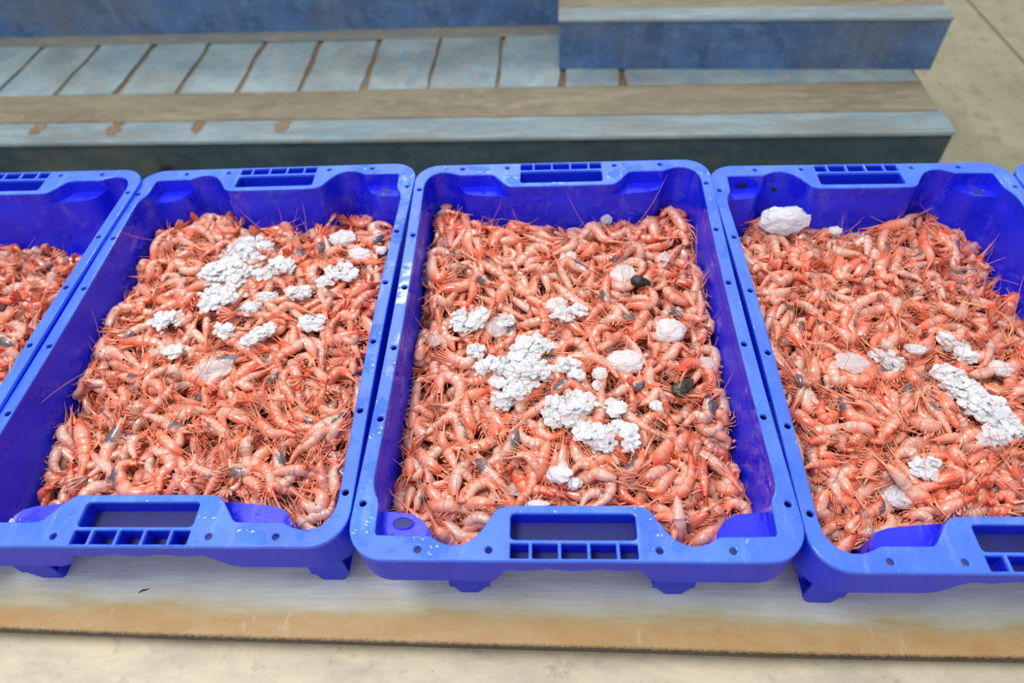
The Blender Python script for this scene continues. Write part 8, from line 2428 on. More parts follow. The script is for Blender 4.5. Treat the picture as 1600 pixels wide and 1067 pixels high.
3,558,845,-784,531,797,-766,506,748,-779,465,716,-822,275,806,-896,62,1,21,84,36,42
3,793,1072,-843,777,1006,-862,702,937,-845,592,951,-808,484,1012,-846,59,1,26,73,0,4
3,855,-102,-866,857,-68,-828,928,-85,-838,752,86,-895,770,112,-999,54,-1,16,86,37,82
3,718,-50,-904,879,-199,-861,913,-251,-826,996,-337,-797,993,-357,-776,64,1,59,81,0,38"""
SINGLE = [60,94,102,113,139,149,164,176,179,197,205,206,209,210,211,222,225,226,230,232,248,261,262,290,300,302,305,307,311,320,324,325,328,331,346,348,349,350,354,356,357,358,360,363,364,366,374,384,387,421,541,546,564,578,588,593,594,596,603,615,616,626,636,642,655,656,659,666,670,674,682,684,687,690,714,716,827,840,847,861,880,886,892,908,916,919,931,973,982,1000,1003,1026,1030,1035,1277,1279,1280,1284,1286,1291,1292,1297,1299,1300,1302,1303,1304,1305,1308,1316,1317,1320,1323,1325,1328,1330,1331,1333,1334,1335,1336,1337,1339,1345,1350,1351,1352,1353,1354,1355,1356,1357,1358,1359,1361,1362,1363,1364,1366,1367,1368,1370,1371,1374,1375,1376,1378,1379,1380,1381,1382,1383,1385,1387,1388,1389,1390,1391,1392,1393,1395,1397,1400,1402,1404,1405,1408,1410,1420,1432,1433,1437,1442,1447,1451,1453,1454,1459,1460,1467,1468,1477,1478,1479,1480,1481,1485,1486,1491,1495,1503,1504,1505,1506,1507,1509,1513,1514,1515,1516,1517,1521,1522,1523,1526,1530,1531,1532,1533,1534,1535,1536,1537,1538,1539,1540,1541,1542,1543,1544,1546,1549,1551,1552,1554,1555,1558,1562,1565,1567,1568,1572,1584,1585,1588,1589,1590,1591,1611,1612,1613,1617,1618,1619,1629,1634,1635,1636,1637,1640,1643,1644,1647,1653,1654,1656,1658,1659,1661,1662,1663,1664,1669,1672,1676,1677,1679,1680,1681,1682,1684,1685,1686,1687,1688,1689,1690,1695,1699,1700,1701,1702,1703,1704,1705,1706,1707,1708,1710,1712,1713,1714,1715,1717,1718,1719,1720,1721,1723,1726]
BED = {'M':[[-58,-57,-56,-55,-54,-54,-54,-55,-57,-59,-60,-60,-60,-59,-56,-52,-48,-45,-44,-44,-44,-45,-46,-48,-49,-50,-50,-50,-50],[-59,-58,-56,-55,-54,-54,-54,-55,-57,-59,-60,-60,-60,-59,-57,-52,-48,-45,-44,-44,-44,-45,-46,-48,-50,-50,-50,-50,-50],[-60,-60,-58,-55,-54,-54,-54,-55,-57,-59,-60,-60,-60,-59,-56,-52,-48,-45,-44,-44,-44,-45,-47,-49,-50,-50,-50,-50,-50],[-61,-61,-60,-57,-55,-54,-55,-55,-56,-58,-59,-60,-59,-58,-56,-52,-48,-46,-45,-44,-45,-45,-47,-49,-50,-50,-50,-50,-50],[-62,-62,-61,-59,-56,-55,-55,-55,-56,-57,-58,-59,-58,-57,-54,-51,-48,-46,-45,-45,-45,-46,-48,-49,-50,-50,-50,-50,-51],[-62,-62,-61,-60,-57,-56,-55,-54,-55,-55,-56,-57,-56,-55,-52,-50,-48,-47,-46,-46,-46,-47,-49,-50,-50,-50,-50,-51,-51],[-62,-62,-61,-60,-57,-55,-54,-53,-53,-53,-54,-54,-53,-52,-50,-49,-48,-47,-47,-47,-47,-48,-50,-51,-51,-51,-51,-52,-52],[-61,-61,-60,-59,-57,-55,-53,-51,-51,-51,-51,-51,-50,-49,-48,-47,-47,-47,-47,-47,-48,-49,-50,-52,-53,-53,-54,-54,-54],[-60,-60,-58,-57,-55,-53,-51,-49,-48,-48,-48,-48,-48,-46,-46,-46,-46,-47,-47,-47,-48,-49,-50,-53,-55,-57,-57,-58,-57],[-58,-57,-56,-55,-54,-52,-50,-47,-46,-46,-47,-47,-46,-44,-44,-44,-45,-46,-47,-47,-47,-48,-50,-54,-58,-60,-61,-61,-60],[-56,-55,-55,-54,-54,-52,-48,-46,-45,-45,-46,-46,-44,-43,-43,-43,-44,-46,-46,-47,-47,-47,-50,-54,-60,-62,-63,-63,-62],[-55,-55,-54,-54,-54,-51,-47,-45,-44,-45,-45,-45,-44,-43,-42,-43,-43,-45,-46,-46,-46,-47,-49,-55,-61,-63,-64,-63,-63],[-55,-54,-54,-54,-54,-51,-47,-45,-44,-44,-45,-45,-44,-42,-42,-42,-43,-45,-46,-46,-46,-46,-49,-55,-61,-63,-64,-64,-63],[-55,-55,-54,-54,-54,-52,-48,-45,-44,-45,-45,-45,-44,-43,-42,-43,-44,-45,-46,-46,-46,-47,-49,-55,-61,-63,-64,-63,-63],[-56,-55,-55,-54,-54,-52,-49,-46,-45,-45,-46,-46,-45,-43,-43,-43,-44,-46,-47,-47,-47,-48,-50,-55,-60,-63,-63,-63,-63],[-58,-57,-56,-56,-55,-53,-51,-48,-47,-47,-47,-47,-46,-45,-44,-45,-46,-47,-48,-48,-48,-49,-52,-56,-60,-62,-62,-62,-62],[-60,-60,-59,-58,-57,-55,-53,-51,-50,-49,-49,-49,-48,-47,-47,-47,-47,-48,-49,-49,-50,-51,-54,-57,-59,-61,-62,-62,-62],[-61,-61,-61,-60,-59,-58,-56,-55,-53,-53,-52,-52,-51,-50,-49,-49,-49,-50,-50,-51,-52,-53,-55,-58,-60,-61,-62,-62,-62],[-62,-62,-62,-61,-61,-61,-60,-59,-57,-56,-55,-55,-54,-53,-52,-51,-51,-51,-52,-52,-53,-55,-57,-59,-61,-62,-62,-62,-62],[-62,-62,-62,-62,-63,-63,-63,-62,-60,-59,-58,-57,-56,-55,-54,-53,-52,-52,-53,-53,-55,-57,-59,-60,-61,-63,-63,-63,-63],[-62,-62,-62,-63,-64,-66,-66,-65,-62,-60,-59,-59,-58,-57,-55,-53,-53,-52,-53,-54,-55,-57,-59,-61,-62,-63,-63,-63,-63],[-62,-62,-62,-64,-66,-67,-67,-66,-64,-61,-60,-60,-59,-58,-55,-53,-52,-52,-53,-54,-56,-58,-60,-61,-61,-63,-64,-64,-63],[-62,-62,-63,-65,-67,-68,-68,-67,-64,-61,-60,-60,-60,-58,-55,-53,-52,-52,-52,-53,-56,-58,-60,-60,-61,-62,-63,-63,-63],[-62,-63,-64,-66,-67,-68,-68,-67,-64,-61,-60,-60,-60,-59,-55,-53,-52,-52,-52,-53,-56,-58,-60,-60,-60,-61,-63,-63,-63],[-62,-63,-64,-66,-67,-68,-68,-67,-64,-61,-60,-60,-60,-59,-56,-53,-52,-52,-52,-53,-56,-58,-60,-60,-60,-61,-62,-62,-62]],'S':[[-72,-72,-73,-75,-78,-79,-77,-69,-63,-62,-62,-60,-54,-49,-47,-46,-46,-46,-46,-45,-43,-41,-40,-40,-40,-42,-43,-46,-47],[-72,-72,-73,-74,-78,-79,-77,-69,-63,-62,-62,-60,-54,-49,-46,-46,-46,-46,-46,-45,-43,-41,-40,-40,-41,-42,-45,-47,-48],[-72,-72,-72,-73,-76,-78,-76,-69,-64,-62,-62,-59,-54,-49,-47,-46,-46,-46,-46,-45,-44,-42,-41,-41,-41,-44,-47,-48,-49],[-72,-72,-72,-72,-74,-76,-74,-69,-64,-63,-61,-59,-54,-50,-47,-47,-47,-47,-47,-46,-45,-43,-42,-42,-44,-47,-49,-49,-50],[-71,-72,-72,-72,-73,-73,-71,-68,-64,-62,-61,-58,-54,-50,-48,-47,-47,-47,-47,-47,-46,-45,-44,-45,-47,-49,-50,-50,-50],[-70,-71,-71,-71,-71,-70,-68,-66,-63,-61,-59,-56,-53,-51,-49,-48,-48,-47,-47,-47,-47,-47,-47,-48,-49,-50,-50,-50,-51],[-68,-69,-69,-69,-68,-67,-65,-62,-60,-58,-56,-54,-52,-50,-49,-48,-48,-48,-48,-48,-48,-48,-49,-50,-50,-50,-50,-50,-51],[-65,-65,-65,-64,-64,-62,-60,-58,-56,-55,-53,-52,-50,-49,-48,-47,-47,-47,-48,-48,-48,-49,-50,-51,-52,-52,-52,-52,-53],[-61,-61,-60,-60,-59,-58,-56,-54,-52,-51,-51,-50,-49,-47,-47,-47,-47,-47,-47,-48,-48,-49,-51,-53,-55,-56,-56,-56,-55],[-59,-58,-57,-57,-56,-55,-53,-50,-49,-49,-49,-48,-47,-46,-45,-45,-46,-47,-47,-47,-47,-48,-50,-54,-58,-60,-60,-59,-58],[-57,-56,-56,-55,-55,-54,-50,-48,-47,-47,-47,-47,-46,-45,-45,-45,-45,-46,-47,-47,-47,-47,-50,-54,-59,-61,-62,-61,-60],[-56,-55,-55,-55,-55,-53,-49,-47,-46,-46,-47,-47,-45,-44,-44,-44,-45,-46,-46,-46,-46,-47,-49,-54,-59,-61,-62,-61,-60],[-56,-55,-55,-55,-55,-53,-49,-47,-46,-46,-47,-46,-45,-44,-44,-44,-45,-46,-46,-46,-46,-46,-48,-53,-58,-61,-61,-61,-60],[-55,-55,-55,-55,-54,-52,-49,-47,-46,-46,-47,-46,-45,-44,-44,-44,-45,-46,-46,-46,-46,-47,-48,-53,-57,-60,-61,-61,-60],[-55,-55,-55,-55,-54,-52,-49,-47,-47,-47,-47,-47,-46,-45,-45,-45,-45,-46,-47,-47,-47,-47,-49,-53,-57,-59,-60,-61,-60],[-56,-55,-55,-55,-54,-52,-50,-48,-47,-47,-47,-47,-46,-45,-45,-45,-46,-47,-47,-47,-48,-49,-51,-54,-58,-60,-61,-61,-61],[-56,-55,-55,-55,-54,-52,-51,-49,-48,-48,-48,-47,-47,-46,-46,-46,-47,-48,-48,-48,-49,-50,-53,-56,-59,-62,-62,-63,-62],[-56,-56,-55,-55,-54,-52,-51,-50,-49,-49,-48,-48,-48,-47,-47,-47,-48,-48,-49,-50,-50,-52,-54,-58,-61,-63,-63,-63,-63],[-57,-57,-56,-55,-54,-52,-51,-50,-50,-49,-49,-49,-48,-48,-48,-48,-48,-49,-50,-50,-51,-53,-55,-58,-62,-63,-64,-64,-63],[-57,-57,-57,-56,-54,-52,-51,-51,-50,-50,-49,-49,-49,-48,-48,-48,-49,-49,-50,-51,-52,-53,-55,-58,-61,-63,-64,-64,-63],[-58,-58,-57,-56,-54,-52,-51,-50,-50,-50,-50,-49,-49,-48,-48,-48,-49,-49,-50,-51,-52,-53,-54,-56,-60,-63,-64,-63,-63],[-58,-58,-58,-56,-53,-51,-50,-50,-50,-50,-50,-49,-48,-48,-48,-48,-49,-49,-51,-52,-52,-52,-53,-54,-58,-61,-63,-63,-63],[-58,-58,-58,-56,-53,-51,-50,-50,-50,-50,-50,-49,-48,-48,-48,-48,-48,-49,-51,-52,-52,-52,-52,-53,-55,-59,-61,-62,-62],[-58,-58,-58,-56,-53,-51,-50,-50,-50,-50,-50,-49,-48,-48,-48,-48,-48,-49,-51,-52,-52,-52,-52,-52,-54,-57,-59,-60,-61],[-58,-58,-57,-56,-53,-51,-50,-50,-50,-50,-50,-49,-48,-48,-48,-48,-48,-49,-51,-52,-52,-52,-52,-52,-54,-56,-58,-59,-59]],'R':[[-66,-66,-65,-64,-62,-59,-57,-56,-56,-56,-56,-55,-54,-53,-52,-52,-52,-53,-54,-55,-57,-58,-58,-58,-58,-58,-59,-59,-60],[-66,-66,-66,-65,-62,-59,-57,-56,-56,-56,-56,-55,-54,-53,-52,-52,-52,-52,-53,-55,-57,-58,-58,-58,-58,-59,-59,-60,-60],[-66,-66,-66,-65,-62,-59,-57,-56,-56,-56,-56,-55,-54,-53,-52,-52,-52,-53,-54,-55,-57,-58,-58,-58,-58,-59,-60,-60,-60],[-66,-66,-66,-64,-62,-59,-57,-56,-56,-56,-56,-55,-54,-53,-52,-52,-52,-53,-54,-55,-57,-58,-58,-58,-59,-60,-60,-60,-60],[-65,-65,-65,-64,-61,-58,-57,-56,-56,-56,-55,-54,-54,-53,-52,-52,-52,-53,-54,-55,-57,-58,-58,-59,-59,-60,-60,-60,-60],[-64,-64,-64,-62,-60,-57,-56,-55,-55,-55,-54,-54,-53,-53,-52,-52,-53,-53,-54,-55,-56,-57,-58,-59,-60,-60,-60,-60,-60],[-62,-62,-61,-59,-58,-56,-55,-54,-54,-54,-53,-53,-52,-52,-52,-52,-52,-53,-54,-55,-56,-57,-58,-59,-60,-60,-60,-61,-61],[-60,-59,-58,-57,-55,-54,-53,-53,-52,-52,-52,-52,-51,-51,-51,-51,-52,-52,-53,-54,-55,-56,-58,-60,-61,-61,-62,-62,-62],[-57,-56,-55,-54,-54,-53,-52,-51,-51,-50,-51,-50,-50,-49,-49,-50,-50,-52,-52,-53,-53,-55,-57,-60,-62,-63,-64,-64,-64],[-55,-54,-53,-53,-53,-52,-51,-50,-49,-49,-50,-49,-49,-48,-48,-48,-49,-51,-52,-52,-52,-53,-56,-60,-64,-66,-67,-68,-67],[-53,-53,-52,-52,-52,-51,-50,-49,-49,-49,-49,-49,-48,-47,-47,-47,-48,-50,-51,-51,-51,-52,-55,-60,-65,-69,-70,-70,-69],[-53,-52,-52,-52,-52,-51,-50,-48,-48,-48,-49,-49,-48,-47,-46,-47,-48,-50,-51,-51,-50,-51,-54,-60,-67,-70,-71,-71,-70],[-53,-52,-52,-52,-52,-51,-49,-48,-48,-48,-49,-48,-47,-46,-46,-46,-48,-50,-51,-50,-50,-51,-53,-60,-68,-71,-72,-71,-71],[-53,-52,-52,-52,-52,-51,-50,-48,-48,-48,-49,-49,-48,-47,-46,-47,-48,-50,-51,-51,-51,-51,-54,-61,-68,-71,-72,-71,-70],[-53,-52,-52,-52,-52,-51,-50,-49,-49,-49,-49,-49,-48,-47,-47,-48,-49,-52,-52,-52,-52,-53,-56,-62,-67,-69,-70,-70,-69],[-53,-53,-53,-52,-52,-52,-51,-50,-49,-50,-50,-50,-50,-49,-49,-50,-52,-54,-55,-54,-54,-56,-59,-63,-65,-66,-67,-67,-66],[-54,-53,-53,-53,-53,-53,-52,-51,-51,-51,-51,-52,-52,-52,-52,-53,-55,-57,-58,-59,-59,-60,-62,-64,-64,-63,-62,-63,-64],[-55,-55,-55,-55,-55,-55,-54,-53,-53,-53,-53,-54,-55,-55,-56,-58,-60,-62,-63,-64,-65,-66,-66,-66,-64,-62,-61,-61,-62],[-56,-56,-56,-57,-57,-57,-56,-55,-55,-55,-56,-57,-58,-59,-60,-62,-64,-67,-69,-70,-71,-71,-71,-69,-65,-61,-60,-61,-62],[-57,-57,-58,-58,-59,-58,-58,-57,-57,-57,-58,-59,-61,-62,-63,-65,-67,-71,-74,-76,-76,-77,-76,-74,-68,-63,-61,-61,-62],[-58,-59,-59,-59,-59,-59,-59,-58,-58,-59,-60,-61,-63,-64,-64,-66,-69,-74,-78,-80,-80,-81,-82,-81,-75,-68,-64,-63,-63],[-59,-59,-60,-60,-60,-60,-60,-59,-59,-60,-61,-63,-64,-64,-64,-66,-70,-77,-81,-82,-83,-84,-86,-86,-84,-76,-69,-66,-66],[-59,-59,-60,-60,-60,-60,-60,-60,-60,-61,-62,-63,-64,-64,-64,-65,-69,-78,-83,-83,-83,-85,-88,-89,-88,-83,-76,-71,-69],[-59,-60,-60,-60,-60,-60,-60,-60,-60,-61,-63,-64,-64,-64,-64,-65,-69,-79,-83,-84,-84,-86,-89,-89,-89,-86,-80,-75,-72],[-59,-60,-60,-60,-60,-60,-60,-60,-61,-62,-63,-64,-64,-64,-64,-65,-70,-78,-83,-84,-84,-85,-88,-89,-89,-87,-82,-78,-75]],'L':[[-81,-81,-81,-81,-82,-82,-82,-83,-83,-83,-84,-84,-85,-85,-86,-86,-87,-87,-88,-88,-89,-89,-90,-90,-90,-90,-90,-91,-91],[-81,-81,-81,-81,-81,-82,-82,-82,-83,-83,-84,-84,-85,-85,-86,-86,-87,-87,-88,-88,-89,-89,-90,-90,-90,-90,-90,-91,-91],[-81,-81,-81,-81,-81,-81,-82,-82,-83,-83,-84,-84,-85,-85,-86,-86,-87,-87,-88,-88,-89,-90,-90,-90,-90,-90,-90,-91,-91],[-81,-81,-81,-81,-81,-81,-81,-82,-82,-83,-84,-84,-85,-85,-86,-86,-87,-87,-88,-88,-89,-90,-90,-90,-90,-90,-90,-91,-91],[-80,-80,-81,-81,-81,-81,-81,-82,-82,-83,-84,-84,-85,-85,-86,-86,-86,-87,-88,-88,-89,-90,-90,-90,-90,-90,-90,-90,-91],[-80,-80,-80,-80,-81,-81,-81,-81,-82,-83,-84,-84,-85,-85,-86,-86,-86,-87,-88,-88,-89,-90,-90,-90,-90,-90,-90,-90,-90],[-80,-80,-80,-80,-80,-81,-81,-81,-82,-83,-84,-85,-85,-85,-86,-86,-86,-87,-87,-88,-89,-90,-90,-90,-90,-90,-90,-90,-90],[-80,-80,-80,-80,-80,-80,-81,-81,-82,-83,-84,-85,-85,-86,-86,-86,-86,-87,-87,-88,-89,-90,-90,-90,-90,-90,-90,-90,-90],[-80,-80,-80,-80,-80,-80,-80,-81,-82,-83,-84,-85,-85,-86,-86,-86,-86,-86,-87,-88,-89,-90,-91,-91,-90,-90,-90,-90,-90],[-80,-80,-80,-80,-80,-80,-80,-81,-81,-83,-84,-85,-86,-86,-86,-86,-86,-86,-87,-88,-89,-90,-91,-91,-90,-90,-90,-90,-90],[-80,-80,-80,-80,-80,-80,-80,-80,-81,-82,-84,-85,-86,-86,-86,-86,-86,-86,-87,-88,-90,-91,-91,-91,-91,-90,-90,-90,-91],[-80,-80,-80,-80,-80,-80,-80,-80,-81,-82,-84,-85,-86,-86,-86,-86,-86,-86,-87,-88,-90,-91,-92,-92,-92,-91,-91,-91,-92],[-80,-80,-80,-80,-80,-80,-80,-80,-81,-82,-84,-85,-86,-86,-86,-86,-86,-86,-87,-88,-90,-92,-93,-94,-94,-94,-94,-94,-94],[-80,-80,-80,-80,-80,-80,-80,-80,-81,-82,-84,-85,-86,-86,-86,-86,-86,-86,-87,-88,-90,-92,-94,-95,-96,-97,-97,-97,-97],[-80,-80,-80,-80,-80,-80,-80,-80,-80,-82,-83,-84,-85,-86,-86,-86,-86,-86,-87,-88,-90,-93,-95,-96,-98,-99,-99,-99,-98],[-79,-80,-80,-80,-80,-80,-80,-80,-80,-81,-82,-84,-85,-85,-86,-86,-86,-86,-87,-88,-91,-93,-95,-97,-99,-100,-100,-100,-99],[-79,-79,-79,-79,-79,-79,-79,-79,-79,-80,-81,-83,-84,-84,-85,-85,-85,-85,-87,-88,-91,-93,-95,-97,-99,-100,-100,-100,-99],[-79,-79,-79,-79,-78,-78,-78,-77,-78,-79,-80,-81,-82,-83,-83,-84,-84,-85,-86,-88,-90,-93,-95,-97,-98,-99,-100,-100,-99],[-78,-78,-78,-77,-77,-76,-76,-76,-76,-77,-78,-80,-81,-81,-81,-82,-82,-84,-85,-88,-90,-92,-94,-96,-97,-99,-99,-99,-99],[-77,-77,-76,-76,-75,-75,-74,-74,-75,-76,-77,-78,-79,-80,-80,-80,-81,-82,-84,-87,-90,-92,-93,-94,-95,-97,-98,-98,-98],[-77,-76,-75,-75,-74,-73,-73,-73,-74,-75,-76,-78,-78,-79,-79,-79,-80,-81,-83,-86,-89,-91,-92,-93,-93,-94,-95,-96,-96],[-76,-75,-75,-74,-73,-73,-72,-72,-73,-74,-76,-77,-78,-78,-78,-78,-79,-80,-83,-86,-89,-91,-92,-92,-92,-93,-93,-94,-95],[-75,-75,-74,-73,-73,-72,-72,-72,-72,-73,-75,-77,-78,-78,-78,-78,-79,-80,-82,-86,-89,-91,-92,-92,-92,-92,-93,-93,-94],[-75,-74,-74,-73,-72,-72,-72,-72,-72,-73,-75,-77,-78,-78,-78,-78,-78,-79,-82,-85,-89,-91,-92,-92,-92,-92,-92,-93,-93],[-75,-74,-73,-73,-72,-72,-72,-72,-72,-73,-75,-77,-78,-78,-78,-78,-78,-79,-82,-85,-89,-91,-92,-92,-92,-92,-92,-92,-93]]}
ICE = [
('S', 0, [(-0.0292, 0.1602, -0.0516, 0.0379, 0.0296), (-0.0432, 0.1104, -0.0452, 0.0441, 0.0344), (-0.0351, 0.0604, -0.0418, 0.0265, 0.0276), (-0.0241, 0.0942, -0.0533, 0.0317, 0.0249)], 'big white heap of crushed ice near the back of the crate left of middle'),
('S', 0, [(-0.094, 0.0268, -0.0451, 0.0214, 0.0179), (-0.091, 0.0011, -0.0621, 0.0194, 0.0198), (-0.0628, -0.0257, -0.0408, 0.0119, 0.0095)], 'small crushed ice patch towards the left wall of the crate left of middle'),
('S', 0, [(0.0286, 0.1202, -0.0428, 0.0215, 0.0146), (0.0078, 0.1025, -0.0413, 0.0134, 0.01)], 'thin crushed ice patch just beside the big white ice heap'),
('S', 0, [(0.1108, 0.1093, -0.0484, 0.026, 0.0173), (0.0916, 0.0897, -0.0448, 0.0103, 0.0085)], 'glassy crushed ice patch below the two flat ice pieces'),
('S', 0, [(0.061, 0.0703, -0.0453, 0.0171, 0.0128), (0.0234, 0.067, -0.048, 0.0156, 0.0109), (0.0122, 0.0415, -0.0405, 0.0136, 0.0096)], 'broken band of crushed ice in front of the big white ice heap'),
('S', 0, [(0.0373, 0.0059, -0.0425, 0.0165, 0.0124), (0.0289, -0.0139, -0.0358, 0.0114, 0.0081), (-0.0137, 0.0054, -0.0407, 0.0152, 0.0105)], 'scattered crushed ice grains midway in the crate left of middle'),
('S', 0, [(0.0943, 0.0169, -0.0426, 0.0178, 0.0122)], 'crushed ice patch near the right wall of the crate left of middle'),
('S', 1, (0.0951, 0.1857, -0.0537, 0.0185, 0.0128, 0), 'flat white ice piece nearest the back wall in the crate left of middle'),
('S', 1, (0.1246, 0.1508, -0.0535, 0.0188, 0.0113, 0), 'flat white ice piece just below another flat ice piece'),
('S', 1, (0.1557, 0.1547, -0.0487, 0.0071, 0.0071, 0), 'tiny ice piece against the right wall of the crate left of middle'),
('S', 1, (-0.0146, -0.0459, -0.0479, 0.0263, 0.0189, -40), 'wide glassy ice sheet lying among shrimps in the crate left of middle'),
('M', 0, [(-0.0392, -0.0165, -0.0403, 0.0264, 0.0183), (-0.0463, -0.0428, -0.0422, 0.0316, 0.0216), (-0.06, -0.0725, -0.0439, 0.0239, 0.0176), (-0.0705, -0.0852, -0.0499, 0.014, 0.0105), (-0.0249, -0.0496, -0.0513, 0.0159, 0.0126)], 'white crushed ice heap in the centre of the middle crate'),
('M', 0, [(0.0057, -0.0971, -0.0397, 0.0316, 0.0172), (-0.0048, -0.1101, -0.0445, 0.0274, 0.0154), (0.0244, -0.1312, -0.0426, 0.0229, 0.0151), (0.0337, -0.1443, -0.0464, 0.0161, 0.0109), (0.0498, -0.0988, -0.0436, 0.0152, 0.0104)], 'white crushed ice heap nearer the front grip of the middle crate'),
('M', 0, [(0.0633, -0.1361, -0.0413, 0.0108, 0.0185), (0.0515, -0.1223, -0.0446, 0.0109, 0.0102)], 'crushed ice spur on the right of the front ice heap'),
('M', 0, [(0.018, 0.0439, -0.0478, 0.0124, 0.0107), (-0.0015, 0.0344, -0.0427, 0.0153, 0.0105)], 'crushed ice grains behind the central ice heap'),
('M', 0, [(-0.1203, 0.0299, -0.0446, 0.0246, 0.0192), (-0.1013, 0.037, -0.0438, 0.0139, 0.0116)], 'lumpy crushed ice clump towards the left wall of the middle crate'),
('M', 0, [(0.0002, -0.0458, -0.039, 0.0129, 0.0107), (0.0103, -0.0595, -0.0387, 0.0099, 0.008)], 'crushed ice grains right of the central ice heap'),
('M', 0, [(-0.0063, -0.1777, -0.0458, 0.0104, 0.0098), (0.0032, -0.1829, -0.0519, 0.0092, 0.0065)], 'crushed ice patch nearest the front grip of the middle crate'),
('M', 0, [(-0.0704, 0.029, -0.0468, 0.0107, 0.0115), (-0.0861, -0.0413, -0.0435, 0.0188, 0.0127), (-0.1019, -0.0197, -0.0436, 0.0118, 0.0092)], 'thin crushed ice left of the central ice heap'),
('M', 1, (-0.081, 0.0221, -0.0477, 0.0145, 0.0149, 10), 'clear blocky ice piece beside the lumpy ice clump'),
('M', 1, (-0.1538, 0.008, -0.0498, 0.0092, 0.0123, 0), 'clear oval ice slab nearest the left wall of the middle crate'),
('M', 1, (0.0077, 0.144, -0.052, 0.011, 0.0116, 0), 'small white ice piece high in the middle crate'),
('M', 1, (0.1304, 0.1399, -0.0521, 0.0068, 0.0137, 20), 'narrow ice sliver high and right in the middle crate'),
('M', 1, (0.0755, 0.109, -0.0529, 0.0157, 0.0199, 15), 'jagged white ice piece touching the black lump'),
('M', 1, (-0.0088, 0.053, -0.0435, 0.0132, 0.0107, -20), 'white ice piece just behind the central ice heap'),
('M', 1, (0.1222, 0.0115, -0.0464, 0.0168, 0.0158, 0), 'round white ice lump near the right wall of the middle crate'),
('M', 1, (0.0667, -0.0337, -0.0461, 0.0212, 0.0143, 5), 'wide white ice lump with pointed ends right of the central heap'),
('M', 1, (0.0368, -0.0528, -0.0421, 0.0086, 0.0074, -20), 'small ice piece left below the wide pointed ice lump'),
('M', 1, (0.0332, -0.0679, -0.0429, 0.0057, 0.0065, 0), 'tiny ice bit below the small ice piece'),
('M', 1, (0.1585, -0.0284, -0.0541, 0.0098, 0.0078, 0), 'clear ice piece against the right wall of the middle crate'),
('M', 1, (0.0982, -0.0927, -0.0481, 0.0106, 0.0065, 15), 'pale ice piece beside the dark mussel shell'),
('M', 1, (-0.0139, -0.1767, -0.0438, 0.0085, 0.009, 0), 'bright ice piece just above the front grip'),
('M', 1, (-0.0538, -0.1863, -0.0562, 0.0079, 0.0068, 0), 'small clear ice piece near the left of the front grip'),
('M', 1, (-0.0331, -0.2046, -0.0517, 0.0123, 0.0037, 0), 'thin frosty ice sheet against the front grip'),
('M', 1, (0.0621, 0.219, -0.0515, 0.0072, 0.0065, 0, 0.95), 'grey ice lump against the back wall of the middle crate'),
('R', 1, (-0.0995, 0.2155, -0.0470, 0.0305, 0.0185, 0, 0.95), 'large white ice block in the back corner of the crate right of middle'),
('R', 1, (-0.0326, 0.2012, -0.0476, 0.0086, 0.0066, 0), 'small ice bit by the back wall of the crate right of middle'),
('R', 0, [(0.0169, -0.047, -0.046, 0.0216, 0.0166), (0.0263, -0.0681, -0.0443, 0.0248, 0.0186), (0.0372, -0.0895, -0.0434, 0.0279, 0.0205), (0.0509, -0.102, -0.0487, 0.0248, 0.0186)], 'long white crushed ice heap in the crate right of middle'),
('R', 0, [(0.0509, 0.0017, -0.0541, 0.0193, 0.0132), (0.036, 0.0068, -0.048, 0.0104, 0.0098), (0.0428, -0.0225, -0.0409, 0.0119, 0.0096)], 'crushed ice patch behind the long white heap'),
('R', 0, [(-0.0432, -0.0188, -0.045, 0.0147, 0.0102), (-0.0347, -0.0285, -0.0443, 0.0114, 0.0092)], 'crushed ice patch left of the long white heap'),
('R', 0, [(-0.0494, -0.1588, -0.0485, 0.0166, 0.0113), (-0.0401, -0.154, -0.0485, 0.0106, 0.0085)], 'crushed ice patch in front of the long white heap'),
('R', 0, [(0.0573, -0.1136, -0.0446, 0.0131, 0.0123), (0.0366, -0.1234, -0.0447, 0.0145, 0.0091)], 'glassy crushed ice at the near end of the long heap'),
('R', 1, (-0.0773, -0.1849, -0.057, 0.0125, 0.0119, 20), 'bright ice piece nearest the front grip of the crate right of middle'),
('R', 1, (-0.0031, -0.0066, -0.0431, 0.0118, 0.0087, 0), 'flat ice piece behind the small crushed ice patch of the crate right of middle'),
('R', 1, (0.0827, -0.0308, -0.0503, 0.0123, 0.0101, 20), 'small notched ice piece right of the long white heap'),
('R', 1, (-0.0791, -0.0257, -0.0454, 0.0176, 0.0129, 0), 'clear pinkish ice lump among shrimps in the crate right of middle'),
('R', 1, (0.0205, -0.1352, -0.0414, 0.0095, 0.0064, 0), 'clear ice slice just below the near end of the long heap'),
]
# black [0.0951, 0.0887, -0.05]
# mussel [0.1268, -0.0682, -0.0544]
# y0 [0.0976, 0.0564, -0.0471]
# y1 [0.1326, 0.0584, -0.0709]
# y2 [0.1282, 0.0334, -0.0626]
# y3 [0.1172, 0.0196, -0.0615]

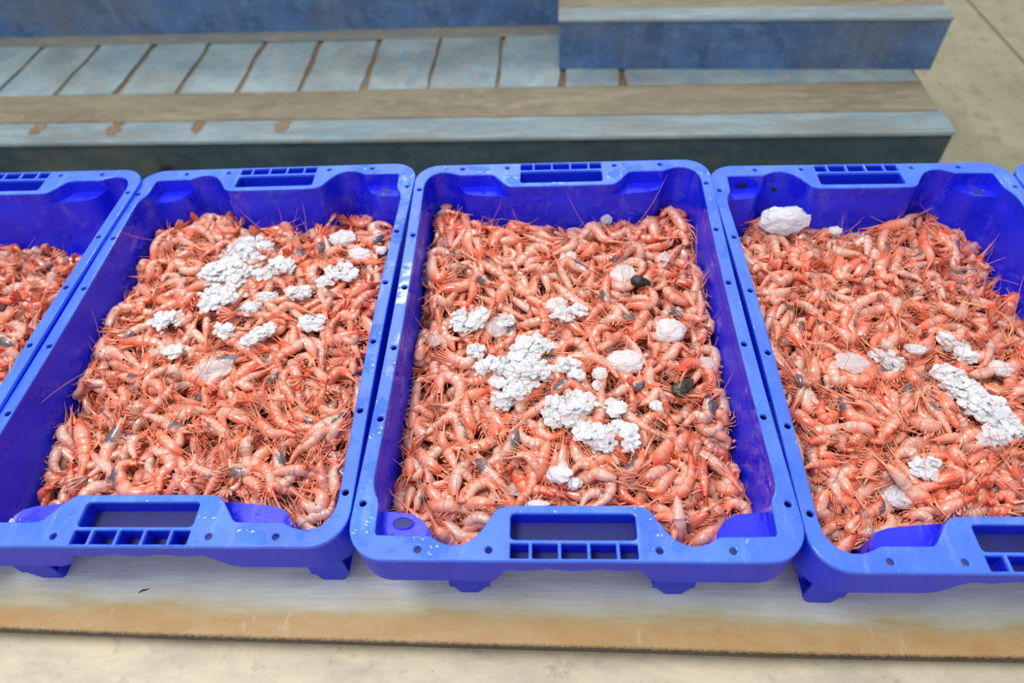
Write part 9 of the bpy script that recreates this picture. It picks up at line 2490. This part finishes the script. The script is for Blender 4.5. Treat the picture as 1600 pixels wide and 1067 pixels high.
# ------------------------------------------------------------------ shrimps in the crates
KEYS = 'MSRL'
POSE = {'M': (0, 0, 0, 0, 0), 'S': (-.39921, .0135, -.005857, radians(-.093), radians(.495)), 'R': (.39898, -.004, -.011528, radians(.292), radians(-.917)), 'L': (-.79084, .011647, -.002275, radians(-.205), radians(.073))}
def crate_matrix(k):
    x, y, z, rz, ry = POSE[k]
    return Matrix.Translation((x, y, RIM + z)) @ Matrix.Rotation(rz, 4, 'Z') @ Matrix.Rotation(-ry, 4, 'Y')
CMX = {k: crate_matrix(k) for k in KEYS}
SPL = [variant_spline(v) for v in range(len(VAR))]
CACHE = {}
PART_MAT = {'walking_legs': M_LEG, 'swimming_legs': M_LEG, 'antennae': M_LEG, 'rostrum': M_LEG, 'eye1': M_EYE, 'eye-1': M_EYE}
PART_NAME = {'eye1': 'eye', 'eye-1': 'eye'}
def in_wall(k, p):
    return abs(p[0]) > 0.176 or abs(p[1]) > 0.222
class Rec: pass
RECS = []
for ln in LOOSE.split('\n'):
    a = [int(x) for x in ln.split(',')]; r = Rec(); r.k = KEYS[a[0]]; r.v = a[1]
    q = [x / 999 for x in a[5:8]]; w = math.sqrt(max(0, 1 - sum(x * x for x in q)))
    r.sc = a[8] / 100; r.look = (a[9] / 99, math.sqrt(a[10] / 99), a[11] / 99)
    r.m = Matrix.Translation([x / 10000 for x in a[2:5]]) @ Quaternion((w, *q)).to_matrix().to_4x4() @ Matrix.Scale(r.sc, 4)
    r.bend = abs(VAR[r.v][0]); r.pos = r.m.translation.copy(); r.pts = None
    fwd = (r.m.to_3x3() @ Vector((1, 0, 0))).normalized() * 0.075
    r.ant = 0.3 if in_wall(r.k, r.pos + fwd * 1.3) else 1.0
    RECS.append(r)
for ln in TRACED.split('\n'):
    a = [int(x) for x in ln.split(',')]; r = Rec(); r.k = KEYS[a[0]]; P = np.array(a[1:16], float).reshape(5, 3) / 10000
    r.w = a[16] / 10000 * 1.04; r.sg = a[17] or 1; r.flat = radians(a[18]); r.look = (a[19] / 99, a[20] / 99, a[21] / 99)
    c = P.mean(0); r.pts = P - c; r.pos = Vector(c); r.m = Matrix.Translation(c)
    d0 = P[1] - P[0]; d1 = P[4] - P[3]; r.bend = math.degrees(math.acos(max(-1, min(1, float(d0 @ d1 / np.linalg.norm(d0) / np.linalg.norm(d1))))))
    r.bend = min(r.bend * 1.25, 260); t = P[0] - (P[1] - P[0]) / np.linalg.norm(P[1] - P[0]) * 0.07
    r.ant = 0.3 if in_wall(r.k, t) else 1.0
    RECS.append(r)
def rec_parts(i, r, detail):
    if r.pts is None:
        key = (r.v, detail, r.ant < 1)
        if key not in CACHE:
            S, w = SPL[r.v]; CACHE[key] = shrimp_parts(S, w, random.Random(r.v), detail, 1.0 if r.v % 2 else 0.6, r.ant)
        return CACHE[key]
    P = r.pts; D = []
    for k in range(5):
        t = P[min(k + 1, 4)] - P[max(k - 1, 0)]; s = np.cross((0, 0, 1.0), t); s /= np.linalg.norm(s) + 1e-9
        D.append(-s * r.sg * cos(r.flat) + np.array((0, 0, 1.0)) * sin(r.flat))
    return shrimp_parts(spline_frames(P, D), r.w, random.Random(i), detail, random.Random(i * 3 + 1).choice([0.5, 0.9, 1.1]), r.ant)
for r in RECS: r.look = (0.53 + (r.look[0] - 0.53) * 0.72, r.look[1], r.look[2])
SINGLE_SET = set(SINGLE)
def keep_in(A):                  # feelers and legs bend along the crate's walls; A in crate coordinates
    B = A.copy(); low = A[:, 2] < -0.003
    B[:, 0] = np.where(low, np.clip(A[:, 0], -0.1795, 0.1795), A[:, 0])
    yl = np.where(np.abs(B[:, 0]) < 0.070, 0.2275, 0.2600)
    B[:, 1] = np.where(low, np.clip(A[:, 1], -yl, yl), A[:, 1])
    return B
MESHES = {}
def shrimp_object(i, r):
    root = empty('shrimp'); root.matrix_world = CMX[r.k] @ r.m
    Ml = np.array(r.m); Mi = np.linalg.inv(Ml)
    for p, g in rec_parts(i, r, 2).items():
        key = (r.v, p, r.ant < 1) if r.pts is None else None
        A = np.array(g.v) @ Ml[:3, :3].T + Ml[:3, 3]; B = keep_in(A)
        if np.abs(A - B).max() > 1e-5:
            q = Geo(); q.f, q.a = g.f, g.a; q.v = list(B @ Mi[:3, :3].T + Mi[:3, 3]); g = q; key = None
        if key in MESHES and key: me = MESHES[key]
        else:
            me = geo_mesh(PART_NAME.get(p, p), g); me.materials.append(PART_MAT.get(p, M_SH))
            if key: MESHES[key] = me
        o = bpy.data.objects.new(PART_NAME.get(p, p), me); C.objects.link(o); o.parent = root
        o.color = (*r.look, 1)
        if p in ('walking_legs', 'swimming_legs', 'antennae'): o['kind'] = 'stuff'
    return root
# labels: look, then rank from something one can point to
MARKS = {'M': [((-.03, -.02), 'central ice heap', 'of the middle crate'), ((.05, -.12), 'front ice heap', 'of the middle crate'), ((.12, .04), 'round ice lump', 'of the middle crate'), ((0, .235), 'back wall', 'of the middle crate'), ((-.185, .0), 'left wall', 'of the middle crate'), ((.185, -.03), 'right wall', 'of the middle crate'), ((0, -.235), 'front grip', 'of the middle crate'), ((-.11, -.25), 'front left pocket', 'of the middle crate'), ((.11, -.25), 'front right pocket', 'of the middle crate')],
 'S': [((.0, .1), 'big ice heap', 'in the crate left of middle'), ((-.03, .235), 'back wall', 'in the crate left of middle'), ((-.185, -.05), 'left wall', 'in the crate left of middle'), ((.185, 0), 'right wall', 'in the crate left of middle'), ((0, -.235), 'front grip', 'in the crate left of middle'), ((.16, -.25), 'front right corner', 'in the crate left of middle'), ((.0, -.03), 'glassy ice sheet', 'in the crate left of middle')],
 'R': [((.05, -.04), 'long ice heap', 'in the crate right of middle'), ((-.1, .22), 'big ice block', 'in the crate right of middle'), ((.09, .22), 'back wall', 'in the crate right of middle'), ((-.185, -.02), 'left wall', 'in the crate right of middle'), ((.18, .12), 'right wall', 'in the crate right of middle'), ((.03, -.235), 'front grip', 'in the crate right of middle'), ((-.16, -.25), 'front left corner', 'in the crate right of middle')],
 'L': [((.06, .235), 'back wall', 'in the cut-off crate'), ((.185, .05), 'right wall', 'in the cut-off crate')]}
def look_words(r):
    o, d, s = r.look
    c = 'pale' if o < 0.42 else 'pink' if o < 0.61 else 'orange' if o < 0.76 else 'red'
    b = 'straight' if r.bend < 40 else 'bent' if r.bend < 85 else 'curved' if r.bend < 140 else 'curled'
    return (b + (' dark-blotched ' if d > 0.55 else ' ') + c + ' shrimp').replace('  ', ' ')
ORD = ['', 'second ', 'third ', 'fourth ', 'fifth ', 'sixth ', 'seventh ', 'eighth ', 'ninth ', 'tenth ', 'eleventh ', 'twelfth ', 'thirteenth ', 'fourteenth ']
fam = {}
for i in SINGLE:
    r = RECS[i]
    d, nm, where = min((math.hypot(r.pos.x - p[0], (r.pos.y - p[1])) if 'wall' not in n else (abs(r.pos.x - p[0]) if abs(p[0]) > abs(p[1]) else abs(r.pos.y - p[1])), n, w) for p, n, w in MARKS[r.k])
    fam.setdefault((look_words(r), nm, where), []).append((d, i))
GROUP = {'M': 'shrimps in the middle crate', 'S': 'shrimps in the crate left of middle', 'R': 'shrimps in the crate right of middle', 'L': 'shrimps in the cut-off crate'}
for (lw, nm, where), lst in fam.items():
    for n, (d, i) in enumerate(sorted(lst)):
        o = shrimp_object(i, RECS[i])
        tag(o, '%s, %snearest the %s %s' % (lw, ORD[n] if n < len(ORD) else 'far ', nm, where), 'shrimp', GROUP[RECS[i].k])
# the rest of the catch: one mesh
big = Geo(); tint = []; leg = Geo()
for i, r in enumerate(RECS):
    if i in SINGLE_SET: continue
    M = np.array(CMX[r.k]); Ml = np.array(r.m)
    for p, g in rec_parts(i, r, 1).items():
        if p in PART_MAT: t, tt = leg, None
        else: t, tt = big, tint
        V = keep_in(np.array(g.v) @ Ml[:3, :3].T + Ml[:3, 3]) @ M[:3, :3].T + M[:3, 3]; b = len(t.v)
        t.v.extend(list(V)); t.a.extend(g.a); t.f.extend([tuple(b + q for q in f) for f in g.f])
        if tt is not None: tt.extend([r.look] * len(V))
if big.v:
    ro = link('shrimp_heap', geo_mesh('shrimp_heap', big, tint), M_SHS); ro['kind'] = 'stuff'
    tag(ro, 'rest of the pink shrimp catch, half buried between the single shrimps', 'shrimps')
    lo = link('limbs', geo_mesh('limbs', leg), M_LEG, ro); lo['kind'] = 'stuff'
    # the catch further down in each crate
    V, Fc = [], []
    rr = random.Random(2)
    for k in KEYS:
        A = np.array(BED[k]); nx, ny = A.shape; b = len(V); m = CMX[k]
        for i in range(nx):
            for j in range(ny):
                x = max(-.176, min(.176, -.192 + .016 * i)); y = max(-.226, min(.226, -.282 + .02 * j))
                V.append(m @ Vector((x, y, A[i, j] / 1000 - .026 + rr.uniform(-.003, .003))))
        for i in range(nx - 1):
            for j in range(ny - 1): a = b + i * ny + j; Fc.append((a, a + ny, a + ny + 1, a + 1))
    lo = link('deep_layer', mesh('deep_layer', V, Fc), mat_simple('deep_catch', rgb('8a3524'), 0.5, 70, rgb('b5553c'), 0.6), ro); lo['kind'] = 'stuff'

# ------------------------------------------------------------------ ice
def mat_ice(name, clear, through):
    s = NT(name); co = s.coord('Object'); n = s.noise(160, 4, 0.6, co)
    s.set(Base_Color=s.mix(s.ramp(n, [(0.3, 0.0), (0.7, 1.0)]), rgb('e2e4e8'), rgb('f4f5f7')), Roughness=0.08, IOR=1.31)
    s.bump(n, 0.5, 0.0010)
    tr = s.n('ShaderNodeBsdfTranslucent'); tr.inputs['Color'].default_value = (0.95, 0.95, 0.96, 1)
    tp = s.n('ShaderNodeBsdfTransparent'); tp.inputs['Color'].default_value = (0.98, 0.985, 0.99, 1)
    mx = s.n('ShaderNodeMixShader'); mx.inputs[0].default_value = through
    s.l(s.b.outputs[0], mx.inputs[1]); s.l(tr.outputs[0], mx.inputs[2])
    m2 = s.n('ShaderNodeMixShader'); m2.inputs[0].default_value = clear
    s.l(mx.outputs[0], m2.inputs[1]); s.l(tp.outputs[0], m2.inputs[2])
    s.l(m2.outputs[0], s.t.nodes['Material Output'].inputs['Surface']); return s.m
M_ICE, M_CLEAR = mat_ice('crushed_ice', 0.10, 0.40), mat_ice('glassy_ice', 0.52, 0.30)
def crystal(rs, r, flat=0.45):
    bm = bmesh.new(); bmesh.ops.create_icosphere(bm, subdivisions=1, radius=1.0)
    ax = [rs.uniform(0.7, 1.2), rs.uniform(0.6, 1.1), rs.uniform(flat * 0.6, flat * 1.4)]
    for v in bm.verts:
        q = rs.uniform(0.72, 1.15); v.co = Vector((v.co.x * ax[0] * q, v.co.y * ax[1] * q, v.co.z * ax[2] * q)) * r
    bmesh.ops.rotate(bm, verts=bm.verts, cent=(0, 0, 0), matrix=Matrix.Rotation(rs.uniform(0, 6.28), 3, Vector((rs.gauss(0, 1), rs.gauss(0, 1), rs.gauss(0, 1))).normalized()))
    return bm
CRY = []
rs = random.Random(11)
for n in range(24):
    b = crystal(rs, 1.0); CRY.append(([v.co.copy() for v in b.verts], [tuple(v.index for v in f.verts) for f in b.faces])); b.free()
from mathutils import noise as mn
for idx, (k, kind, dat, lab) in enumerate(ICE):
    rs = random.Random(100 + idx); m = CMX[k]
    if kind == 0:
        cx, cy = sum(b[0] for b in dat) / len(dat), sum(b[1] for b in dat) / len(dat); cz = min(b[2] for b in dat) + 0.004
        V, Fc, mi = [], [], []
        for bx_, by_, bz_, rx, ry in dat:
            hgt = 0.17 * min(rx, ry) + 0.0035
            n = int(rx * ry / 1.9e-6) + 14
            for q in range(n):
                a = rs.uniform(0, 2 * pi); d = math.sqrt(rs.random()) * rs.choice([1, 1, 1, 1.15]); u, w = cos(a) * d, sin(a) * d
                wob = mn.noise(Vector((bx_ * 60 + u * 2.1, by_ * 60 + w * 2.1, idx * 3.3)))
                if d > 0.86 + 0.6 * wob or (d > 0.6 and rs.random() < (d - 0.6) * 1.3): continue
                top = hgt * max(0.0, 1 - d * d) * (0.8 + 0.7 * wob) + 0.004
                z = bz_ + rs.uniform(0.0, 1.0) ** 0.5 * top + 0.001
                size = rs.choice([.0020, .0024, .003, .0036, .0045, .0055, .007]) * rs.uniform(0.8, 1.1)
                vs, fs = rs.choice(CRY); b = len(V)
                vs = [Vector((v.x * 1.15, v.y * 1.1, v.z * (0.7 if size < .0042 else 0.42))) for v in vs]
                rotm = Matrix.Rotation(rs.uniform(0, 6.28), 3, 'Z')
                for v in vs:
                    p = rotm @ v * size; V.append((bx_ + u * rx + p.x - cx, by_ + w * ry + p.y - cy, z + p.z - cz))
                Fc.extend(tuple(b + x for x in f) for f in fs); mi += [1 if rs.random() < 0.15 + 0.45 * d * d + 0.15 * (z - bz_) / top else 0] * len(fs)
        me = mesh('ice_heap', V, Fc, False); me.materials.append(M_ICE); me.materials.append(M_CLEAR); me.polygons.foreach_set('material_index', mi); o = link('ice_heap', me); o.matrix_world = m @ Matrix.Translation((cx, cy, cz))
        tag(o, lab, 'crushed ice', 'heaps of crushed ice', 'stuff')
    else:
        x, y, z, rx, ry, a = dat[:6]
        bm = bmesh.new(); bmesh.ops.create_icosphere(bm, subdivisions=4, radius=1.0)
        clear = any(w in lab for w in ('clear', 'glassy', 'grey', 'sliver'))
        hz = 0.30 if clear else 0.62 if min(rx, ry) > 0.02 else 0.55
        if len(dat) > 6: hz = dat[6]
        for v in bm.verts:
            d = 1 + 0.22 * mn.noise(v.co * 1.7 + Vector((idx * 5.1, 0, 0))) + 0.16 * mn.noise(v.co * 4.3 + Vector((0, idx * 3.7, 0))) + 0.07 * abs(mn.noise(v.co * 9.0 + Vector((idx, 1, 2))))
            v.co = Vector((v.co.x * rx * d, v.co.y * ry * d, v.co.z * min(rx, ry) * hz * d))
        bmesh.ops.rotate(bm, verts=bm.verts, cent=(0, 0, 0), matrix=Matrix.Rotation(radians(-a), 3, 'Z'))
        me = bm_mesh('ice_chunk', bm, True)
        try: me.set_sharp_from_angle(angle=radians(22))
        except Exception: pass
        o = link('ice_chunk', me, M_CLEAR if clear else M_ICE); o.matrix_world = m @ Matrix.Translation((x, y, z + min(rx, ry) * hz * 0.35))
        tag(o, lab, 'ice', 'single pieces of ice')

# ------------------------------------------------------------------ odd things among the shrimps
def lump(name, k, p, size, rotz, mat, lab, cat, tilt=0.2, rough=0.15, ridge=0):
    bm = bmesh.new(); bmesh.ops.create_icosphere(bm, subdivisions=4, radius=1.0)
    for v in bm.verts:
        d = 1 + rough * mn.noise(v.co * 2.3) + rough * 0.6 * mn.noise(v.co * 6)
        if ridge: d += 0.02 * sin(v.co.x * ridge)
        t = 1 - 0.35 * v.co.x
        v.co = Vector((v.co.x * size[0], v.co.y * size[1] * t, v.co.z * size[2] * t)) * d
    o = link(name, bm_mesh(name, bm, True), mat)
    o.matrix_world = CMX[k] @ Matrix.Translation(p) @ Matrix.Rotation(rotz, 4, 'Z') @ Matrix.Rotation(tilt, 4, 'Y'); tag(o, lab, cat); return o
lump('stone', 'M', (0.0951, 0.0887, -0.040), (0.0125, 0.0068, 0.006), -0.1, mat_simple('wet_black_stone', rgb('0e0f10'), 0.25, 300, rgb('2a2c2c'), 0.8), 'small wet black stone beside the jagged ice piece', 'stone')
lump('mussel_shell', 'M', (0.1268, -0.0682, -0.045), (0.017, 0.0085, 0.0055), 0.75, mat_simple('dark_olive_shell', rgb('1c1a10'), 0.3, 120, rgb('4a4326'), 0.5), 'dark olive mussel shell lying near the pale ice piece', 'shell', 0.15, 0.05, 40)
V = [Vector(p) for p in ((.075, .070, -.046), (.0976, .0564, -.041), (.122, .056, -.052), (.1326, .047, -.058), (.1282, .0334, -.055), (.1172, .0196, -.055))]
g = Geo(); g.tube([np.array(V[i].lerp(V[i + 1], t)) for i in range(5) for t in (0, .33, .66)] + [np.array(V[5])], [.0011] * 16, (0, 0), 6)
o = link('strand', geo_mesh('strand', g), mat_simple('yellow_strand', rgb('d9a860'), 0.4)); o.matrix_world = CMX['R']
tag(o, 'thin yellow strand curved over shrimps in the crate right of middle', 'strand')

# illegible white stamp on the side wall and dark grime spots in the right crate
ring = bmesh.new()
for n in range(6):
    pts = [Vector((0, 0.0040 * cos(t * pi / 8), 0.0026 * sin(t * pi / 8))) for t in range(17)]
    for a, b in zip(pts, pts[1:]):
        dvec = Vector((0, 0.0092 * n, 0))
        vs = [ring.verts.new(p - dvec) for p in (a, b, b * 0.78, a * 0.78)]; ring.faces.new(vs)
me = bm_mesh('printed_mark', ring)
o = link('printed_mark', me, mat_simple('white_print', rgb('b9bcc0'), 0.5), CRATES['R'], (0.1966, 0.1545, H - 0.0085))
tag(o, 'white stamped marks')
sp_m = mat_simple('black_grime', rgb('0c1410'), 0.7, 200, rgb('1e2a1c'))
def grime(k, x, y, z, rx, ry, face):
    bm = bmesh.new(); n = 18; c = bm.verts.new((0, 0, 0.0004)); ring_ = []
    for i in range(n):
        a = 2 * pi * i / n; d = 0.75 + 0.4 * mn.noise(Vector((cos(a) * 1.5, sin(a) * 1.5, x * 90)))
        ring_.append(bm.verts.new((rx * d * cos(a), ry * d * sin(a), 0)))
    for i in range(n): bm.faces.new((c, ring_[i], ring_[(i + 1) % n]))
    o = link('grime_spot', bm_mesh('grime_spot', bm), sp_m, CRATES[k]); o.matrix_parent_inverse = Matrix.Identity(4)
    o.location = (x, y, z); o.rotation_euler = (radians(90) if face else 0, 0, 0 if face != 2 else pi)
grime('R', 0.152, -0.2585, H - 0.0150, 0.011, 0.004, 2)
grime('R', 0.1050, -0.2662, H - 0.030, 0.0065, 0.007, 2)

g = Geo(); g.tube([np.array(p) for p in ((-.0045, -.002, .0006), (-.001, .0004, .0011), (.003, .0012, .0008), (.0055, .003, .0006))], [.0003, .0009, .0007, .0002], (0, 0), 5)
o = link('shred', geo_mesh('shred', g), sp_m, None, (-0.4465, -0.2630, RIM - H + board_z(-0.4465)))
tag(o, 'tiny dark shred on the white board below the crate left of middle', 'debris')
